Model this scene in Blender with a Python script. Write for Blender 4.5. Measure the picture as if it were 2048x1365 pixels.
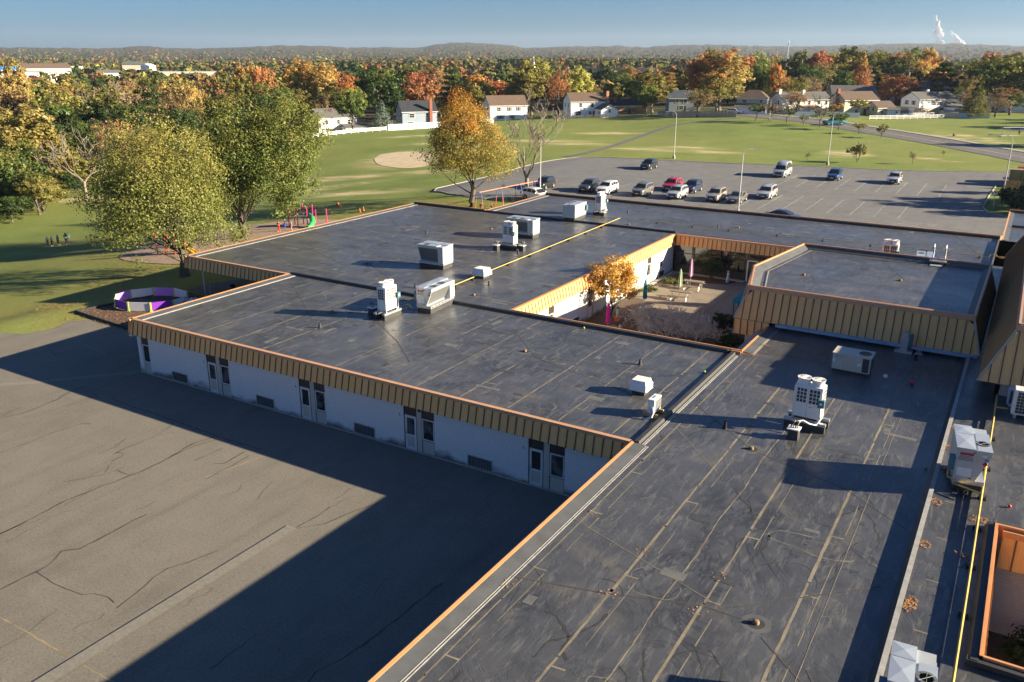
import bpy, bmesh, math, random
import numpy as np
from mathutils import Vector, Matrix
from mathutils.geometry import delaunay_2d_cdt

for o in list(bpy.data.objects): bpy.data.objects.remove(o, do_unlink=True)
scene = bpy.context.scene
COL = scene.collection
R = math.radians

# ------------------------------------------------------------------ camera
cam = bpy.data.cameras.new('camera'); camo = bpy.data.objects.new('camera', cam); COL.objects.link(camo)
cam.sensor_width = 36.0; cam.lens = 29.75; cam.clip_start = 0.5; cam.clip_end = 40000
RT = Vector((0.855594, 0.517632, 0.003968)); DN = Vector((0.169117, -0.272272, -0.947242)); FW = Vector((-0.489242, 0.811126, -0.320494))
mw = Matrix.Identity(4)
for i in range(3):
    mw[i][0] = RT[i]; mw[i][1] = -DN[i]; mw[i][2] = -FW[i]
mw.translation = (0, 0, 21.5)
camo.matrix_world = mw
scene.camera = camo

# ------------------------------------------------------------------ sky, sun, exposure
SUN_EL = R(18.2); SUN_AZ = math.atan2(0.925, 0.379)        # azimuth clockwise from +Y
world = bpy.data.worlds.new('World'); scene.world = world; world.use_nodes = True
nt = world.node_tree; nt.nodes.clear()
wo = nt.nodes.new('ShaderNodeOutputWorld'); wb = nt.nodes.new('ShaderNodeBackground'); sk = nt.nodes.new('ShaderNodeTexSky')
sk.sky_type = 'NISHITA'; sk.sun_disc = False; sk.sun_elevation = SUN_EL; sk.sun_rotation = SUN_AZ
sk.altitude = 100; sk.air_density = 0.9; sk.dust_density = 0.9; sk.ozone_density = 1.5
wb.inputs['Strength'].default_value = 0.05
tn = nt.nodes.new('ShaderNodeMix'); tn.data_type = 'RGBA'; tn.blend_type = 'MULTIPLY'; tn.inputs[0].default_value = 1.0; tn.inputs[7].default_value = (.215, .42, .73, 1)
nt.links.new(sk.outputs[0], tn.inputs[6]); nt.links.new(tn.outputs[2], wb.inputs['Color']); nt.links.new(wb.outputs[0], wo.inputs['Surface'])
sl = bpy.data.lights.new('sun', 'SUN'); sl.energy = 5.0; sl.angle = R(0.5); sl.color = (1.0, 0.85, 0.61)
so = bpy.data.objects.new('sun', sl); COL.objects.link(so)
sdir = Vector((math.sin(SUN_AZ)*math.cos(SUN_EL), math.cos(SUN_AZ)*math.cos(SUN_EL), math.sin(SUN_EL)))
so.rotation_euler = sdir.to_track_quat('Z', 'Y').to_euler()
so.location = (60, 30, 60)
scene.view_settings.view_transform = 'Standard'; scene.view_settings.look = 'None'
scene.view_settings.exposure = 1.8; scene.view_settings.gamma = 1.0
scene.view_settings.use_curve_mapping = False

rnd = random.Random(7)
nrg = np.random.default_rng(11)

# ------------------------------------------------------------------ mesh helpers
class MB:
    """collects geometry for ONE mesh object; mi = material slot of the next faces"""
    def __init__(s): s.v = []; s.f = []; s.m = []; s.mi = 0
    def add(s, vs, fs):
        b = len(s.v); s.v += [tuple(v) for v in vs]
        for f in fs: s.f.append(tuple(b+i for i in f)); s.m.append(s.mi)
        return s
    def box(s, x0, x1, y0, y1, z0, z1, rz=0, piv=None):
        vs = [(x, y, z) for z in (z0, z1) for x, y in ((x0, y0), (x1, y0), (x1, y1), (x0, y1))]
        if rz:
            px, py = piv or ((x0+x1)/2, (y0+y1)/2); c, n = math.cos(rz), math.sin(rz)
            vs = [(px+(x-px)*c-(y-py)*n, py+(x-px)*n+(y-py)*c, z) for x, y, z in vs]
        return s.add(vs, [(0,3,2,1),(4,5,6,7),(0,1,5,4),(1,2,6,5),(2,3,7,6),(3,0,4,7)])
    def hexa(s, b4, t4):
        """bottom ring of 4 points, top ring of 4 points"""
        return s.add(list(b4)+list(t4), [(0,3,2,1),(4,5,6,7),(0,1,5,4),(1,2,6,5),(2,3,7,6),(3,0,4,7)])
    def prism(s, poly, z0, z1, top=None):
        n = len(poly); tp = top or poly
        vs = [(x, y, z0) for x, y in poly]+[(x, y, z1) for x, y in tp]
        return s.add(vs, [tuple(range(n-1, -1, -1)), tuple(range(n, 2*n))]+[(i, (i+1) % n, n+(i+1) % n, n+i) for i in range(n)])
    def extr(s, prof, y0, y1, axis='y'):
        """profile in the (x,z) plane pushed along y (or (y,z) along x)"""
        n = len(prof)
        if axis == 'y': vs = [(a, y0, b) for a, b in prof]+[(a, y1, b) for a, b in prof]
        else: vs = [(y0, a, b) for a, b in prof]+[(y1, a, b) for a, b in prof]
        return s.add(vs, [tuple(range(n)), tuple(range(2*n-1, n-1, -1))]+[((i+1) % n, i, n+i, n+(i+1) % n) for i in range(n)])
    def cyl(s, p0, p1, r0, r1=None, n=10, cap=True):
        r1 = r0 if r1 is None else r1
        p0 = Vector(p0); p1 = Vector(p1); d = (p1-p0)
        if d.length < 1e-6: return s
        q = d.to_track_quat('Z', 'Y'); vs = []
        for p, r in ((p0, r0), (p1, r1)):
            for i in range(n):
                a = 2*math.pi*i/n; vs.append(p+q @ Vector((math.cos(a)*r, math.sin(a)*r, 0)))
        fs = [(i, (i+1) % n, n+(i+1) % n, n+i) for i in range(n)]
        if cap: fs += [tuple(range(n-1, -1, -1)), tuple(range(n, 2*n))]
        return s.add(vs, fs)
    def tube(s, pts, r, n=6):
        pts = [Vector(p) for p in pts]; m = len(pts); rs = r if isinstance(r, (list, tuple)) else [r]*m; vs = []
        for k, p in enumerate(pts):
            d = (pts[min(k+1, m-1)]-pts[max(k-1, 0)]); q = d.to_track_quat('Z', 'Y')
            for i in range(n):
                a = 2*math.pi*i/n; vs.append(p+q @ Vector((math.cos(a)*rs[k], math.sin(a)*rs[k], 0)))
        fs = [(k*n+i, k*n+(i+1) % n, (k+1)*n+(i+1) % n, (k+1)*n+i) for k in range(m-1) for i in range(n)]
        fs += [tuple(range(n-1, -1, -1)), tuple(range((m-1)*n, m*n))]
        return s.add(vs, fs)
    def lathe(s, prof, n=16, c=(0, 0, 0), axis='z'):
        vs = []; m = len(prof)
        for r, z in prof:
            for i in range(n):
                a = 2*math.pi*i/n
                if axis == 'z': vs.append((c[0]+r*math.cos(a), c[1]+r*math.sin(a), c[2]+z))
                elif axis == 'x': vs.append((c[0]+z, c[1]+r*math.cos(a), c[2]+r*math.sin(a)))
                else: vs.append((c[0]+r*math.cos(a), c[1]+z, c[2]+r*math.sin(a)))
        fs = [(k*n+i, k*n+(i+1) % n, (k+1)*n+(i+1) % n, (k+1)*n+i) for k in range(m-1) for i in range(n)]
        fs += [tuple(range(n-1, -1, -1)), tuple(range((m-1)*n, m*n))]
        return s.add(vs, fs)
    def ell(s, c, rx, ry, rz, n=10, m=6):
        prof = [(math.sin(math.pi*k/m), -math.cos(math.pi*k/m)) for k in range(m+1)]; vs = []
        for r, z in prof:
            for i in range(n):
                a = 2*math.pi*i/n; vs.append((c[0]+rx*max(r, .02)*math.cos(a), c[1]+ry*max(r, .02)*math.sin(a), c[2]+rz*z))
        return s.add(vs, [(k*n+i, k*n+(i+1) % n, (k+1)*n+(i+1) % n, (k+1)*n+i) for k in range(m) for i in range(n)])
    def build(s, name, mat, parent=None, smooth=False, bevel=0):
        me = bpy.data.meshes.new(name); me.from_pydata(s.v, [], s.f)
        for k in (mat if isinstance(mat, (list, tuple)) else [mat]): me.materials.append(MAT(k))
        if any(s.m): me.polygons.foreach_set('material_index', s.m)
        bm = bmesh.new(); bm.from_mesh(me); bmesh.ops.recalc_face_normals(bm, faces=bm.faces)
        bm.to_mesh(me); bm.free()
        if smooth:
            me.polygons.foreach_set('use_smooth', [True]*len(me.polygons)); me.set_sharp_from_angle(angle=R(40))
        o = link(name, me, parent)
        if bevel:
            b = o.modifiers.new('bevel', 'BEVEL'); b.width = bevel; b.segments = 2; b.limit_method = 'ANGLE'
        return o

def link(name, me, parent=None):
    o = bpy.data.objects.new(name, me); COL.objects.link(o)
    if parent is not None: o.parent = parent
    return o
def np_mesh(name, V, Q, mat, attrs=None):
    """quads or triangles straight from numpy"""
    me = bpy.data.meshes.new(name); k = Q.shape[1]
    me.vertices.add(len(V)); me.vertices.foreach_set('co', np.ascontiguousarray(V, dtype=np.float32).ravel())
    me.loops.add(Q.size); me.loops.foreach_set('vertex_index', np.ascontiguousarray(Q, dtype=np.int32).ravel())
    me.polygons.add(len(Q)); me.polygons.foreach_set('loop_start', np.arange(0, Q.size, k, dtype=np.int32))
    me.polygons.foreach_set('loop_total', np.full(len(Q), k, dtype=np.int32))
    for n, (typ, arr) in (attrs or {}).items():
        a = me.attributes.new(n, typ, 'POINT')
        a.data.foreach_set('color' if typ == 'FLOAT_COLOR' else 'value', np.ascontiguousarray(arr, dtype=np.float32).ravel())
    me.materials.append(MAT(mat)); me.update(calc_edges=True)
    return me
def tag(o, label=None, cat=None, group=None, kind=None):
    if label: o['label'] = label
    if cat: o['category'] = cat
    if group: o['group'] = group
    if kind: o['kind'] = kind
    return o
def thing(name, label, cat, loc=(0, 0, 0), rz=0, group=None):
    o = link(name, None); o.location = loc; o.rotation_euler = (0, 0, rz); o.empty_display_size = .3
    return tag(o, label, cat, group)
def copy_tree(o, parent=None):
    c = o.copy(); COL.objects.link(c); c.parent = parent
    for ch in list(o.children): copy_tree(ch, c)
    return c
def relabel(o, label=None, loc=None, rz=None, group=None):
    if label: o['label'] = label
    if group: o['group'] = group
    if loc is not None: o.location = loc
    if rz is not None: o.rotation_euler = (0, 0, rz)
    return o
def ball(name, mat, p, r, label, cat='ball', group=None):
    m = MB(); m.ell((0, 0, r), r, r, r, 10, 6); o = m.build(name, mat, None, True); o.location = p
    return tag(o, label, cat, group)

# ------------------------------------------------------------------ materials
_M = {}
def MAT(k): return _M[k] if isinstance(k, str) else k
class N:
    """small node-tree helper"""
    def __init__(s, name):
        s.m = bpy.data.materials.new(name); s.m.use_nodes = True; s.t = s.m.node_tree; s.t.nodes.clear()
        s.out = s.n('ShaderNodeOutputMaterial'); _M[name] = s.m
    def n(s, typ, **kw):
        x = s.t.nodes.new(typ)
        for k, v in kw.items(): setattr(x, k, v)
        return x
    def lk(s, a, b): s.t.links.new(a, b)
    def sock(s, v, inp):
        if hasattr(v, 'node'): s.lk(v, inp)
        elif isinstance(v, (tuple, list)) and len(v) == 3 and inp.type == 'RGBA': inp.default_value = (*v, 1)
        else: inp.default_value = v
    def coord(s, kind='Object'): return s.n('ShaderNodeTexCoord').outputs[kind]
    def mapping(s, vec, scale=(1, 1, 1), rot=(0, 0, 0)):
        x = s.n('ShaderNodeMapping'); s.lk(vec, x.inputs['Vector']); x.inputs['Scale'].default_value = scale; x.inputs['Rotation'].default_value = rot
        return x.outputs[0]
    def noise(s, vec, scale, detail=4, rough=.55, dist=0, out='Fac'):
        x = s.n('ShaderNodeTexNoise'); s.lk(vec, x.inputs['Vector']); x.inputs['Scale'].default_value = scale
        x.inputs['Detail'].default_value = detail; x.inputs['Roughness'].default_value = rough; x.inputs['Distortion'].default_value = dist
        return x.outputs[out]
    def ramp(s, f, stops):
        x = s.n('ShaderNodeValToRGB'); s.lk(f, x.inputs[0]); e = x.color_ramp.elements
        while len(e) < len(stops): e.new(.5)
        for a, (p, c) in zip(e, stops):
            a.position = p; a.color = (*(c if isinstance(c, (tuple, list)) else (c, c, c)), 1)
        return x.outputs[0]
    def mix(s, f, a, b, typ='MIX'):
        x = s.n('ShaderNodeMix', data_type='RGBA', blend_type=typ)
        s.sock(f, x.inputs[0]); s.sock(a, x.inputs[6]); s.sock(b, x.inputs[7])
        return x.outputs[2]
    def math(s, op, a, b=0, c=0, clamp=False):
        x = s.n('ShaderNodeMath', operation=op, use_clamp=clamp); s.sock(a, x.inputs[0]); s.sock(b, x.inputs[1]); s.sock(c, x.inputs[2])
        return x.outputs[0]
    def bump(s, h, st=.3, d=.02):
        x = s.n('ShaderNodeBump'); s.lk(h, x.inputs['Height']); x.inputs['Strength'].default_value = st; x.inputs['Distance'].default_value = d
        return x.outputs[0]
    def pbr(s, col, rough=.7, metal=0, spec=.5, normal=None, **kw):
        x = s.n('ShaderNodeBsdfPrincipled'); s.sock(col, x.inputs['Base Color']); s.sock(rough, x.inputs['Roughness']); s.sock(metal, x.inputs['Metallic'])
        x.inputs['Specular IOR Level'].default_value = spec
        if normal is not None: s.lk(normal, x.inputs['Normal'])
        for k, v in kw.items(): s.sock(v, x.inputs[k.replace('_', ' ')])
        s.lk(x.outputs[0], s.out.inputs['Surface']); return x

def plain(name, col, rough=.6, metal=0, var=.12, scale=2.0, bump=.0, spec=.5, dirt=0, fine=40):
    n = N(name); c = n.coord(); f = n.noise(c, scale, 5, .6)
    lo = tuple(x*(1-var) for x in col); hi = tuple(min(1, x*(1+var)) for x in col)
    k = n.mix(n.ramp(f, [(.3, 0), (.7, 1)]), lo, hi)
    if dirt:
        g = n.noise(c, scale*3.1, 6, .7, .6); k = n.mix(n.ramp(g, [(.52, 0), (.75, dirt)]), k, (.09, .07, .05))
    nm = n.bump(n.noise(c, fine, 3), bump, .01) if bump else None
    n.pbr(k, rough, metal, spec, nm); return n.m
# painted, metal, wood and small-object materials
plain('white_metal', (.74, .73, .70), .42, 0, .05, 3, dirt=.12)
plain('unit_metal', (.52, .54, .54), .38, .35, .08, 2.5, dirt=.15)
plain('galvanised', (.55, .57, .60), .35, .75, .12, 6)
plain('beige_metal', (.50, .46, .38), .5, 0, .06, 3, dirt=.15)
plain('dark_grille', (.035, .04, .045), .6, 0, .2, 8)
plain('coil_fins', (.16, .17, .17), .5, .3, .12, 30)
plain('black_rubber', (.016, .016, .017), .75, 0, .25, 4, bump=.2)
plain('curb_membrane', (.035, .035, .037), .6, 0, .25, 2.5, bump=.25, dirt=.25)
plain('grey_membrane', (.085, .09, .095), .65, 0, .2, 1.2, bump=.15, dirt=.25)
plain('pale_strip', (.31, .305, .29), .6, 0, .2, 3, dirt=.35)
plain('orange_trim', (.58, .265, .105), .45, 0, .08, 1.5, dirt=.1)
plain('copper_band', (.52, .29, .16), .45, 0, .06, 1.5, dirt=.1)
plain('rib_brown', (.13, .062, .03), .5, 0, .1, 2)
plain('gas_yellow', (.46, .33, .08), .7, 0, .2, 1.5, dirt=.45)
plain('tan_trim', (.44, .36, .25), .5, 0, .06, 2)
plain('panel_beige', (.47, .43, .37), .6, 0, .06, 2, dirt=.2)
plain('alu_frame', (.62, .64, .66), .4, .2, .04, 3)
plain('dark_frame', (.03, .028, .026), .5, 0, .1, 3)
plain('concrete', (.36, .33, .28), .85, 0, .14, 1.5, bump=.3, dirt=.3)
plain('kerb_concrete', (.36, .33, .29), .85, 0, .15, 1.0, bump=.3, dirt=.3)
plain('wood_grey', (.22, .17, .125), .8, 0, .25, 4, bump=.3)
plain('wood_new', (.44, .26, .10), .75, 0, .2, 5, bump=.2)
plain('wood_fence', (.34, .28, .22), .85, 0, .3, 2.5, bump=.3)
plain('white_vinyl', (.80, .80, .80), .45, 0, .03, 2)
plain('white_paint', (.72, .72, .70), .6, 0, .06, 2, dirt=.15)
plain('faded_white', (.32, .315, .30), .8, 0, .3, 1.2, dirt=.6)
plain('faded_yellow', (.24, .195, .115), .85, 0, .3, 1.2, dirt=.6)
plain('yellow_paint', (.55, .36, .08), .75, 0, .15, .6, dirt=.3)
plain('bark', (.10, .080, .062), .9, 0, .35, 5, bump=.6, fine=14)
plain('bark_pale', (.21, .175, .14), .9, 0, .3, 5, bump=.5, fine=14)
plain('crack_tar', (.060, .055, .050), .7, 0, .25, 3)
plain('patch_asphalt', (.185, .172, .145), .9, 0, .18, 6, bump=.5, fine=60)
plain('mulch', (.085, .052, .034), .95, 0, .45, 6, bump=.8, fine=30)
plain('play_mulch', (.30, .215, .15), .95, 0, .3, 3, bump=.6, fine=25)
plain('soil_tan', (.54, .43, .27), .95, 0, .14, .5, bump=.3)
plain('leaf_orange', (.36, .17, .065), .8, 0, .5, 9)
plain('red_plastic', (.62, .035, .03), .4, 0, .05, 3)
plain('pink_plastic', (.66, .02, .22), .4, 0, .05, 3)
plain('magenta_cloth', (.70, .015, .33), .7, 0, .12, 4)
plain('teal_cloth', (.015, .26, .34), .7, 0, .12, 4)
plain('lime_cloth', (.33, .58, .16), .7, 0, .12, 4)
plain('violet_cloth', (.36, .12, .42), .7, 0, .12, 4)
plain('pale_cloth', (.66, .60, .62), .7, 0, .1, 4)
plain('green_plastic', (.03, .38, .09), .4, 0, .05, 3)
plain('yellow_plastic', (.68, .40, .03), .4, 0, .05, 3)
plain('blue_plastic', (.03, .12, .52), .4, 0, .05, 3)
plain('purple_panel', (.20, .035, .42), .5, 0, .05, 2)
plain('lilac_panel', (.48, .20, .62), .5, 0, .05, 2)
plain('white_panel', (.66, .65, .66), .5, 0, .04, 2, dirt=.15)
plain('lime_plastic', (.52, .66, .03), .45, 0, .05, 2)
plain('swing_orange', (.60, .17, .06), .45, 0, .05, 2)
plain('swing_blue', (.10, .16, .42), .45, 0, .05, 2)
plain('cone_orange', (.78, .20, .03), .5, 0, .05, 3)
plain('container_olive', (.27, .235, .10), .55, 0, .12, .9, dirt=.3)
plain('container_red', (.50, .12, .05), .55, 0, .1, .9, dirt=.3)
plain('switch_teal', (.05, .16, .20), .5, 0, .08, 5)
plain('label_red', (.50, .02, .05), .5)
plain('label_white', (.72, .72, .70), .5)
plain('label_blue', (.05, .22, .55), .5)
plain('ball_red', (.62, .03, .06), .45)
plain('tennis_green', (.35, .62, .08), .8)
plain('skin', (.46, .27, .19), .6, 0, .04, 5)
for k, c in dict(hair_dark=(.02, .014, .01), hair_fair=(.30, .18, .08), cloth_teal=(.02, .27, .22), cloth_navy=(.015, .02, .09), cloth_black=(.012, .012, .015), cloth_blue=(.03, .06, .42), cloth_pale=(.50, .55, .62), cloth_red=(.60, .02, .05), cloth_grey=(.16, .17, .18), shoe=(.5, .5, .5), cloth_pink=(.62, .33, .36)).items():
    plain(k, c, .8, 0, .12, 6)
for k, c in dict(pale=(.84, .84, .82), grey=(.44, .455, .46), slate=(.24, .28, .34), cream=(.60, .54, .42), tan=(.48, .40, .29), bluegrey=(.30, .36, .44)).items():
    n = N('siding_'+k); co = n.coord(); w = n.n('ShaderNodeTexWave', wave_type='BANDS', bands_direction='Z', wave_profile='SAW')
    n.lk(co, w.inputs['Vector']); w.inputs['Scale'].default_value = 1.25
    f = n.noise(co, .6, 4); k2 = n.mix(n.ramp(f, [(.3, 0), (.7, 1)]), tuple(x*.93 for x in c), c)
    n.pbr(k2, .6, normal=n.bump(w.outputs['Fac'], .5, .02))
for k, c in dict(grey=(.115, .112, .11), brown=(.125, .082, .06), dark=(.03, .034, .044), blue=(.05, .065, .09)).items():
    n = N('shingle_'+k); co = n.coord(); f = n.noise(co, 14, 3); g = n.noise(co, .5, 4)
    k2 = n.mix(f, tuple(x*.72 for x in c), tuple(x*1.3 for x in c)); k2 = n.mix(n.ramp(g, [(.4, 0), (.8, .35)]), k2, tuple(x*.6 for x in c))
    w = n.n('ShaderNodeTexWave', wave_type='BANDS', bands_direction='Z', wave_profile='SAW'); n.lk(co, w.inputs['Vector']); w.inputs['Scale'].default_value = 2.2
    n.pbr(k2, .9, normal=n.bump(w.outputs['Fac'], .35, .02))
plain('brick_red', (.30, .105, .06), .85, 0, .25, 9, bump=.4)
plain('brick_orange', (.42, .20, .10), .85, 0, .2, 9, bump=.4)
n = N('glass_dark'); c = n.coord(); f = n.noise(c, .7, 2)
n.pbr(n.mix(f, (.012, .014, .016), (.035, .036, .034)), .06, 0, .6)
n = N('glass_blind'); c = n.coord(); f = n.noise(c, 1.4, 2)
n.pbr(n.mix(n.ramp(f, [(.42, 0), (.6, 1)]), (.015, .017, .02), (.10, .11, .10)), .08, 0, .6)
# car paints (clear coat)
for k, c, r in (('black', (.010, .011, .014), .3), ('charcoal', (.055, .058, .062), .3), ('white', (.78, .78, .76), .35), ('silver', (.50, .51, .52), .3), ('red', (.42, .012, .03), .3), ('navy', (.018, .035, .085), .3), ('champagne', (.36, .34, .29), .32), ('grey', (.19, .185, .175), .3), ('steel', (.40, .43, .46), .32), ('blue', (.02, .07, .20), .3), ('teal', (.02, .16, .22), .3)):
    n = N('paint_'+k); co = n.coord(); f = n.noise(co, 1.1, 4)
    x = n.pbr(n.mix(f, tuple(v*.9 for v in c), tuple(min(1, v*1.08) for v in c)), r, .25 if k not in ('white', 'red', 'black') else 0, .5)
    x.inputs['Coat Weight'].default_value = .8; x.inputs['Coat Roughness'].default_value = .08
plain('tyre', (.018, .018, .018), .85, 0, .2, 10)
plain('rim', (.42, .43, .44), .35, .7, .08, 8)
plain('plastic_black', (.02, .02, .021), .6, 0, .2, 5)
plain('headlight', (.62, .64, .66), .15, .1, .05, 8)
plain('taillight', (.45, .015, .02), .25, 0, .05, 8)
# ---- fascia panels: ribbed sheet metal
n = N('fascia_tan'); c = n.coord(); w = n.n('ShaderNodeTexWave', wave_type='BANDS', bands_direction='X', wave_profile='SIN'); n.lk(c, w.inputs['Vector']); w.inputs['Scale'].default_value = 4.3
f = n.noise(c, .9, 4); st = n.noise(n.mapping(c, (5, 5, .6)), 1.0, 5, .65); oi = n.n('ShaderNodeObjectInfo').outputs['Random']
k = n.mix(oi, (.80, .43, .15), (.86, .465, .165)); k = n.mix(n.ramp(st, [(.5, 0), (.8, .4)]), k, (.50, .27, .10))
n.pbr(k, .5, .0, .4, n.bump(w.outputs['Fac'], .55, .02))
# ---- black roof membrane with wrinkles, stains and dried puddles
n = N('roof_membrane'); c = n.coord()
big = n.noise(c, .16, 5, .6); mid = n.noise(c, .75, 6, .62, .35); fine = n.noise(c, 9, 4, .7); grain = n.noise(c, 55, 2, .6)
k = n.mix(n.ramp(mid, [(.3, 0), (.72, 1)]), (.036, .039, .045), (.082, .085, .091))
k = n.mix(n.math('MULTIPLY', n.ramp(big, [(.35, 0), (.7, 1)]), .55), k, (.100, .103, .108))
strk = n.noise(n.mapping(c, (2.6, .42, 1)), 1.6, 5, .7, .5); k = n.mix(n.math('MULTIPLY', n.ramp(strk, [(.52, 0), (.68, 1)]), .65), k, (.165, .160, .148))
vein = n.noise(n.mapping(c, (1, .55, 1)), .42, 7, .66, 2.2); vl = n.ramp(n.math('ABSOLUTE', n.math('SUBTRACT', vein, .5)), [(0, 1), (.012, .75), (.04, 0)])
gate = n.ramp(n.noise(c, .22, 3, .5), [(.46, 0), (.60, 1)]); k = n.mix(n.math('MULTIPLY', n.math('MULTIPLY', vl, gate), .5), k, (.010, .010, .011))
dust = n.ramp(n.noise(n.mapping(c, (1, 1, 1), (0, 0, .6)), .33, 6, .6, 1.2), [(.56, 0), (.74, 1)]); k = n.mix(n.math('MULTIPLY', dust, n.ramp(fine, [(.3, .15), (.7, .75)])), k, (.17, .145, .11))
spk = n.ramp(grain, [(.66, 0), (.80, 1)]); k = n.mix(n.math('MULTIPLY', spk, .35), k, (.17, .155, .13))
rg = n.math('ADD', n.math('MULTIPLY', n.ramp(big, [(.3, 0), (.75, 1)]), -.18), .44)
h = n.math('ADD', n.math('MULTIPLY', mid, 1.0), n.math('MULTIPLY', vl, -.25))
n.pbr(k, rg, 0, .5, n.bump(n.math('ADD', h, n.math('MULTIPLY', fine, .12)), .28, .05))
# ---- worn asphalt of the play yard and of the car park
def asphalt(name, lo, hi, tint):
    n = N(name); c = n.coord(); a = n.noise(c, .07, 5, .6); b = n.noise(c, .6, 5, .6, .4); g = n.noise(c, 9, 4, .85); s = n.noise(n.mapping(c, (1.5, .18, 1)), .5, 4, .6)
    k = n.mix(n.ramp(b, [(.3, 0), (.7, 1)]), lo, hi); k = n.mix(n.math('MULTIPLY', n.ramp(a, [(.35, 0), (.65, 1)]), .5), k, tint)
    k = n.mix(n.math('MULTIPLY', n.ramp(s, [(.5, 0), (.72, 1)]), .35), k, tuple(x*.66 for x in lo))
    k = n.mix(n.ramp(g, [(.30, .7), (.48, 0)]), k, tuple(x*.45 for x in lo)); k = n.mix(n.ramp(g, [(.55, 0), (.75, .6)]), k, tuple(min(1, x*1.7) for x in hi))
    n.pbr(k, .9, 0, .35, n.bump(g, .5, .015))
asphalt('asphalt_yard', (.140, .127, .106), (.176, .160, .134), (.192, .175, .148))
asphalt('asphalt_lot', (.120, .120, .121), (.178, .177, .176), (.155, .154, .154))
asphalt('asphalt_road', (.105, .103, .108), (.135, .133, .137), (.125, .122, .126))
# ---- painted brick with mildew rising from the ground
def brick(name, c1, c2, mort, mildew):
    n = N(name); c = n.coord(); b = n.n('ShaderNodeTexBrick'); sp = n.n('ShaderNodeSeparateXYZ'); n.lk(c, sp.inputs[0])
    cb = n.n('ShaderNodeCombineXYZ'); n.lk(n.math('ADD', sp.outputs[0], sp.outputs[1]), cb.inputs[0]); n.lk(sp.outputs[2], cb.inputs[1])
    n.lk(cb.outputs[0], b.inputs['Vector']); b.inputs['Scale'].default_value = 1.0; b.inputs['Brick Width'].default_value = .215; b.inputs['Row Height'].default_value = .078
    b.inputs['Mortar Size'].default_value = .011; b.inputs['Color1'].default_value = (*c1, 1); b.inputs['Color2'].default_value = (*c2, 1); b.inputs['Mortar'].default_value = (*mort, 1)
    k = b.outputs['Color']; f = n.noise(c, .6, 5, .6); k = n.mix(n.ramp(f, [(.45, 0), (.8, .25)]), k, tuple(x*.8 for x in c1))
    if mildew:
        hz = n.math('SUBTRACT', n.noise(n.mapping(c, (.5, .5, 1)), 1.0, 6, .65), n.math('MULTIPLY', sp.outputs[2], .62)); k = n.mix(n.ramp(hz, [(.22, 0), (.46, .85)]), k, (.06, .06, .055))
    n.pbr(k, .75, 0, .35, n.bump(b.outputs['Fac'], -.6, .012))
brick('brick_white', (.80, .79, .77), (.73, .725, .71), (.40, .39, .38), True)
brick('brick_pink', (.50, .43, .41), (.44, .37, .36), (.34, .30, .29), False)
brick('brick_shade', (.52, .44, .36), (.46, .38, .31), (.36, .31, .27), False)
# ---- leaves: tint from the object's colour, second tint from its tint2 property
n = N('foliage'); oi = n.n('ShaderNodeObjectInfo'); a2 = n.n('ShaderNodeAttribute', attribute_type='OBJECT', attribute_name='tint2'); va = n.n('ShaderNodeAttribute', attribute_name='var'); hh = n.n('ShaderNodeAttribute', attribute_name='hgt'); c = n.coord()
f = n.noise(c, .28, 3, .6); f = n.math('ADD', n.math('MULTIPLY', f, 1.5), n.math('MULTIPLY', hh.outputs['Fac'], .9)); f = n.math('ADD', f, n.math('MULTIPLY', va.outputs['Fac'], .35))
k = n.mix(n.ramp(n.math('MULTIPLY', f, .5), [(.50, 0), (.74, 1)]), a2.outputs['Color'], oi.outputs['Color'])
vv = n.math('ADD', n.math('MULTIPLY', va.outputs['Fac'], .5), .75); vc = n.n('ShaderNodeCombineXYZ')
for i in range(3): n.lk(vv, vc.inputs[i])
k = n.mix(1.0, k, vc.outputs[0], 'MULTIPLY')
d = n.n('ShaderNodeBsdfDiffuse'); t = n.n('ShaderNodeBsdfTranslucent'); gl = n.n('ShaderNodeBsdfGlossy'); gl.inputs['Roughness'].default_value = .45
mx = n.n('ShaderNodeMixShader'); mx.inputs[0].default_value = .42; m2 = n.n('ShaderNodeMixShader'); m2.inputs[0].default_value = .015
n.lk(k, d.inputs['Color']); n.lk(k, t.inputs['Color']); n.lk(d.outputs[0], mx.inputs[1]); n.lk(t.outputs[0], mx.inputs[2]); n.lk(mx.outputs[0], m2.inputs[1]); n.lk(gl.outputs[0], m2.inputs[2]); n.lk(m2.outputs[0], n.out.inputs['Surface'])
# ---- distant canopy with a colour per tree
n = N('woodland'); a = n.n('ShaderNodeAttribute', attribute_name='tcol'); d = n.n('ShaderNodeBsdfDiffuse'); n.lk(a.outputs['Color'], d.inputs['Color']); n.lk(d.outputs[0], n.out.inputs['Surface'])
n = N('hill_canopy'); c = n.coord(); g = n.noise(c, .012, 5, .65); v = n.n('ShaderNodeTexVoronoi'); n.lk(c, v.inputs['Vector']); v.inputs['Scale'].default_value = .055
k = n.ramp(v.outputs['Color'], [(.15, (.035, .05, .02)), (.4, (.075, .075, .03)), (.6, (.13, .075, .03)), (.8, (.15, .055, .025)), (.95, (.16, .13, .05))]); k = n.mix(n.ramp(g, [(.35, .0), (.7, .8)]), k, (.04, .055, .022))
d = n.n('ShaderNodeBsdfDiffuse'); n.lk(k, d.inputs['Color']); n.lk(n.bump(v.outputs['Distance'], 1.0, 12), d.inputs['Normal']); n.lk(d.outputs[0], n.out.inputs['Surface'])
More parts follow.
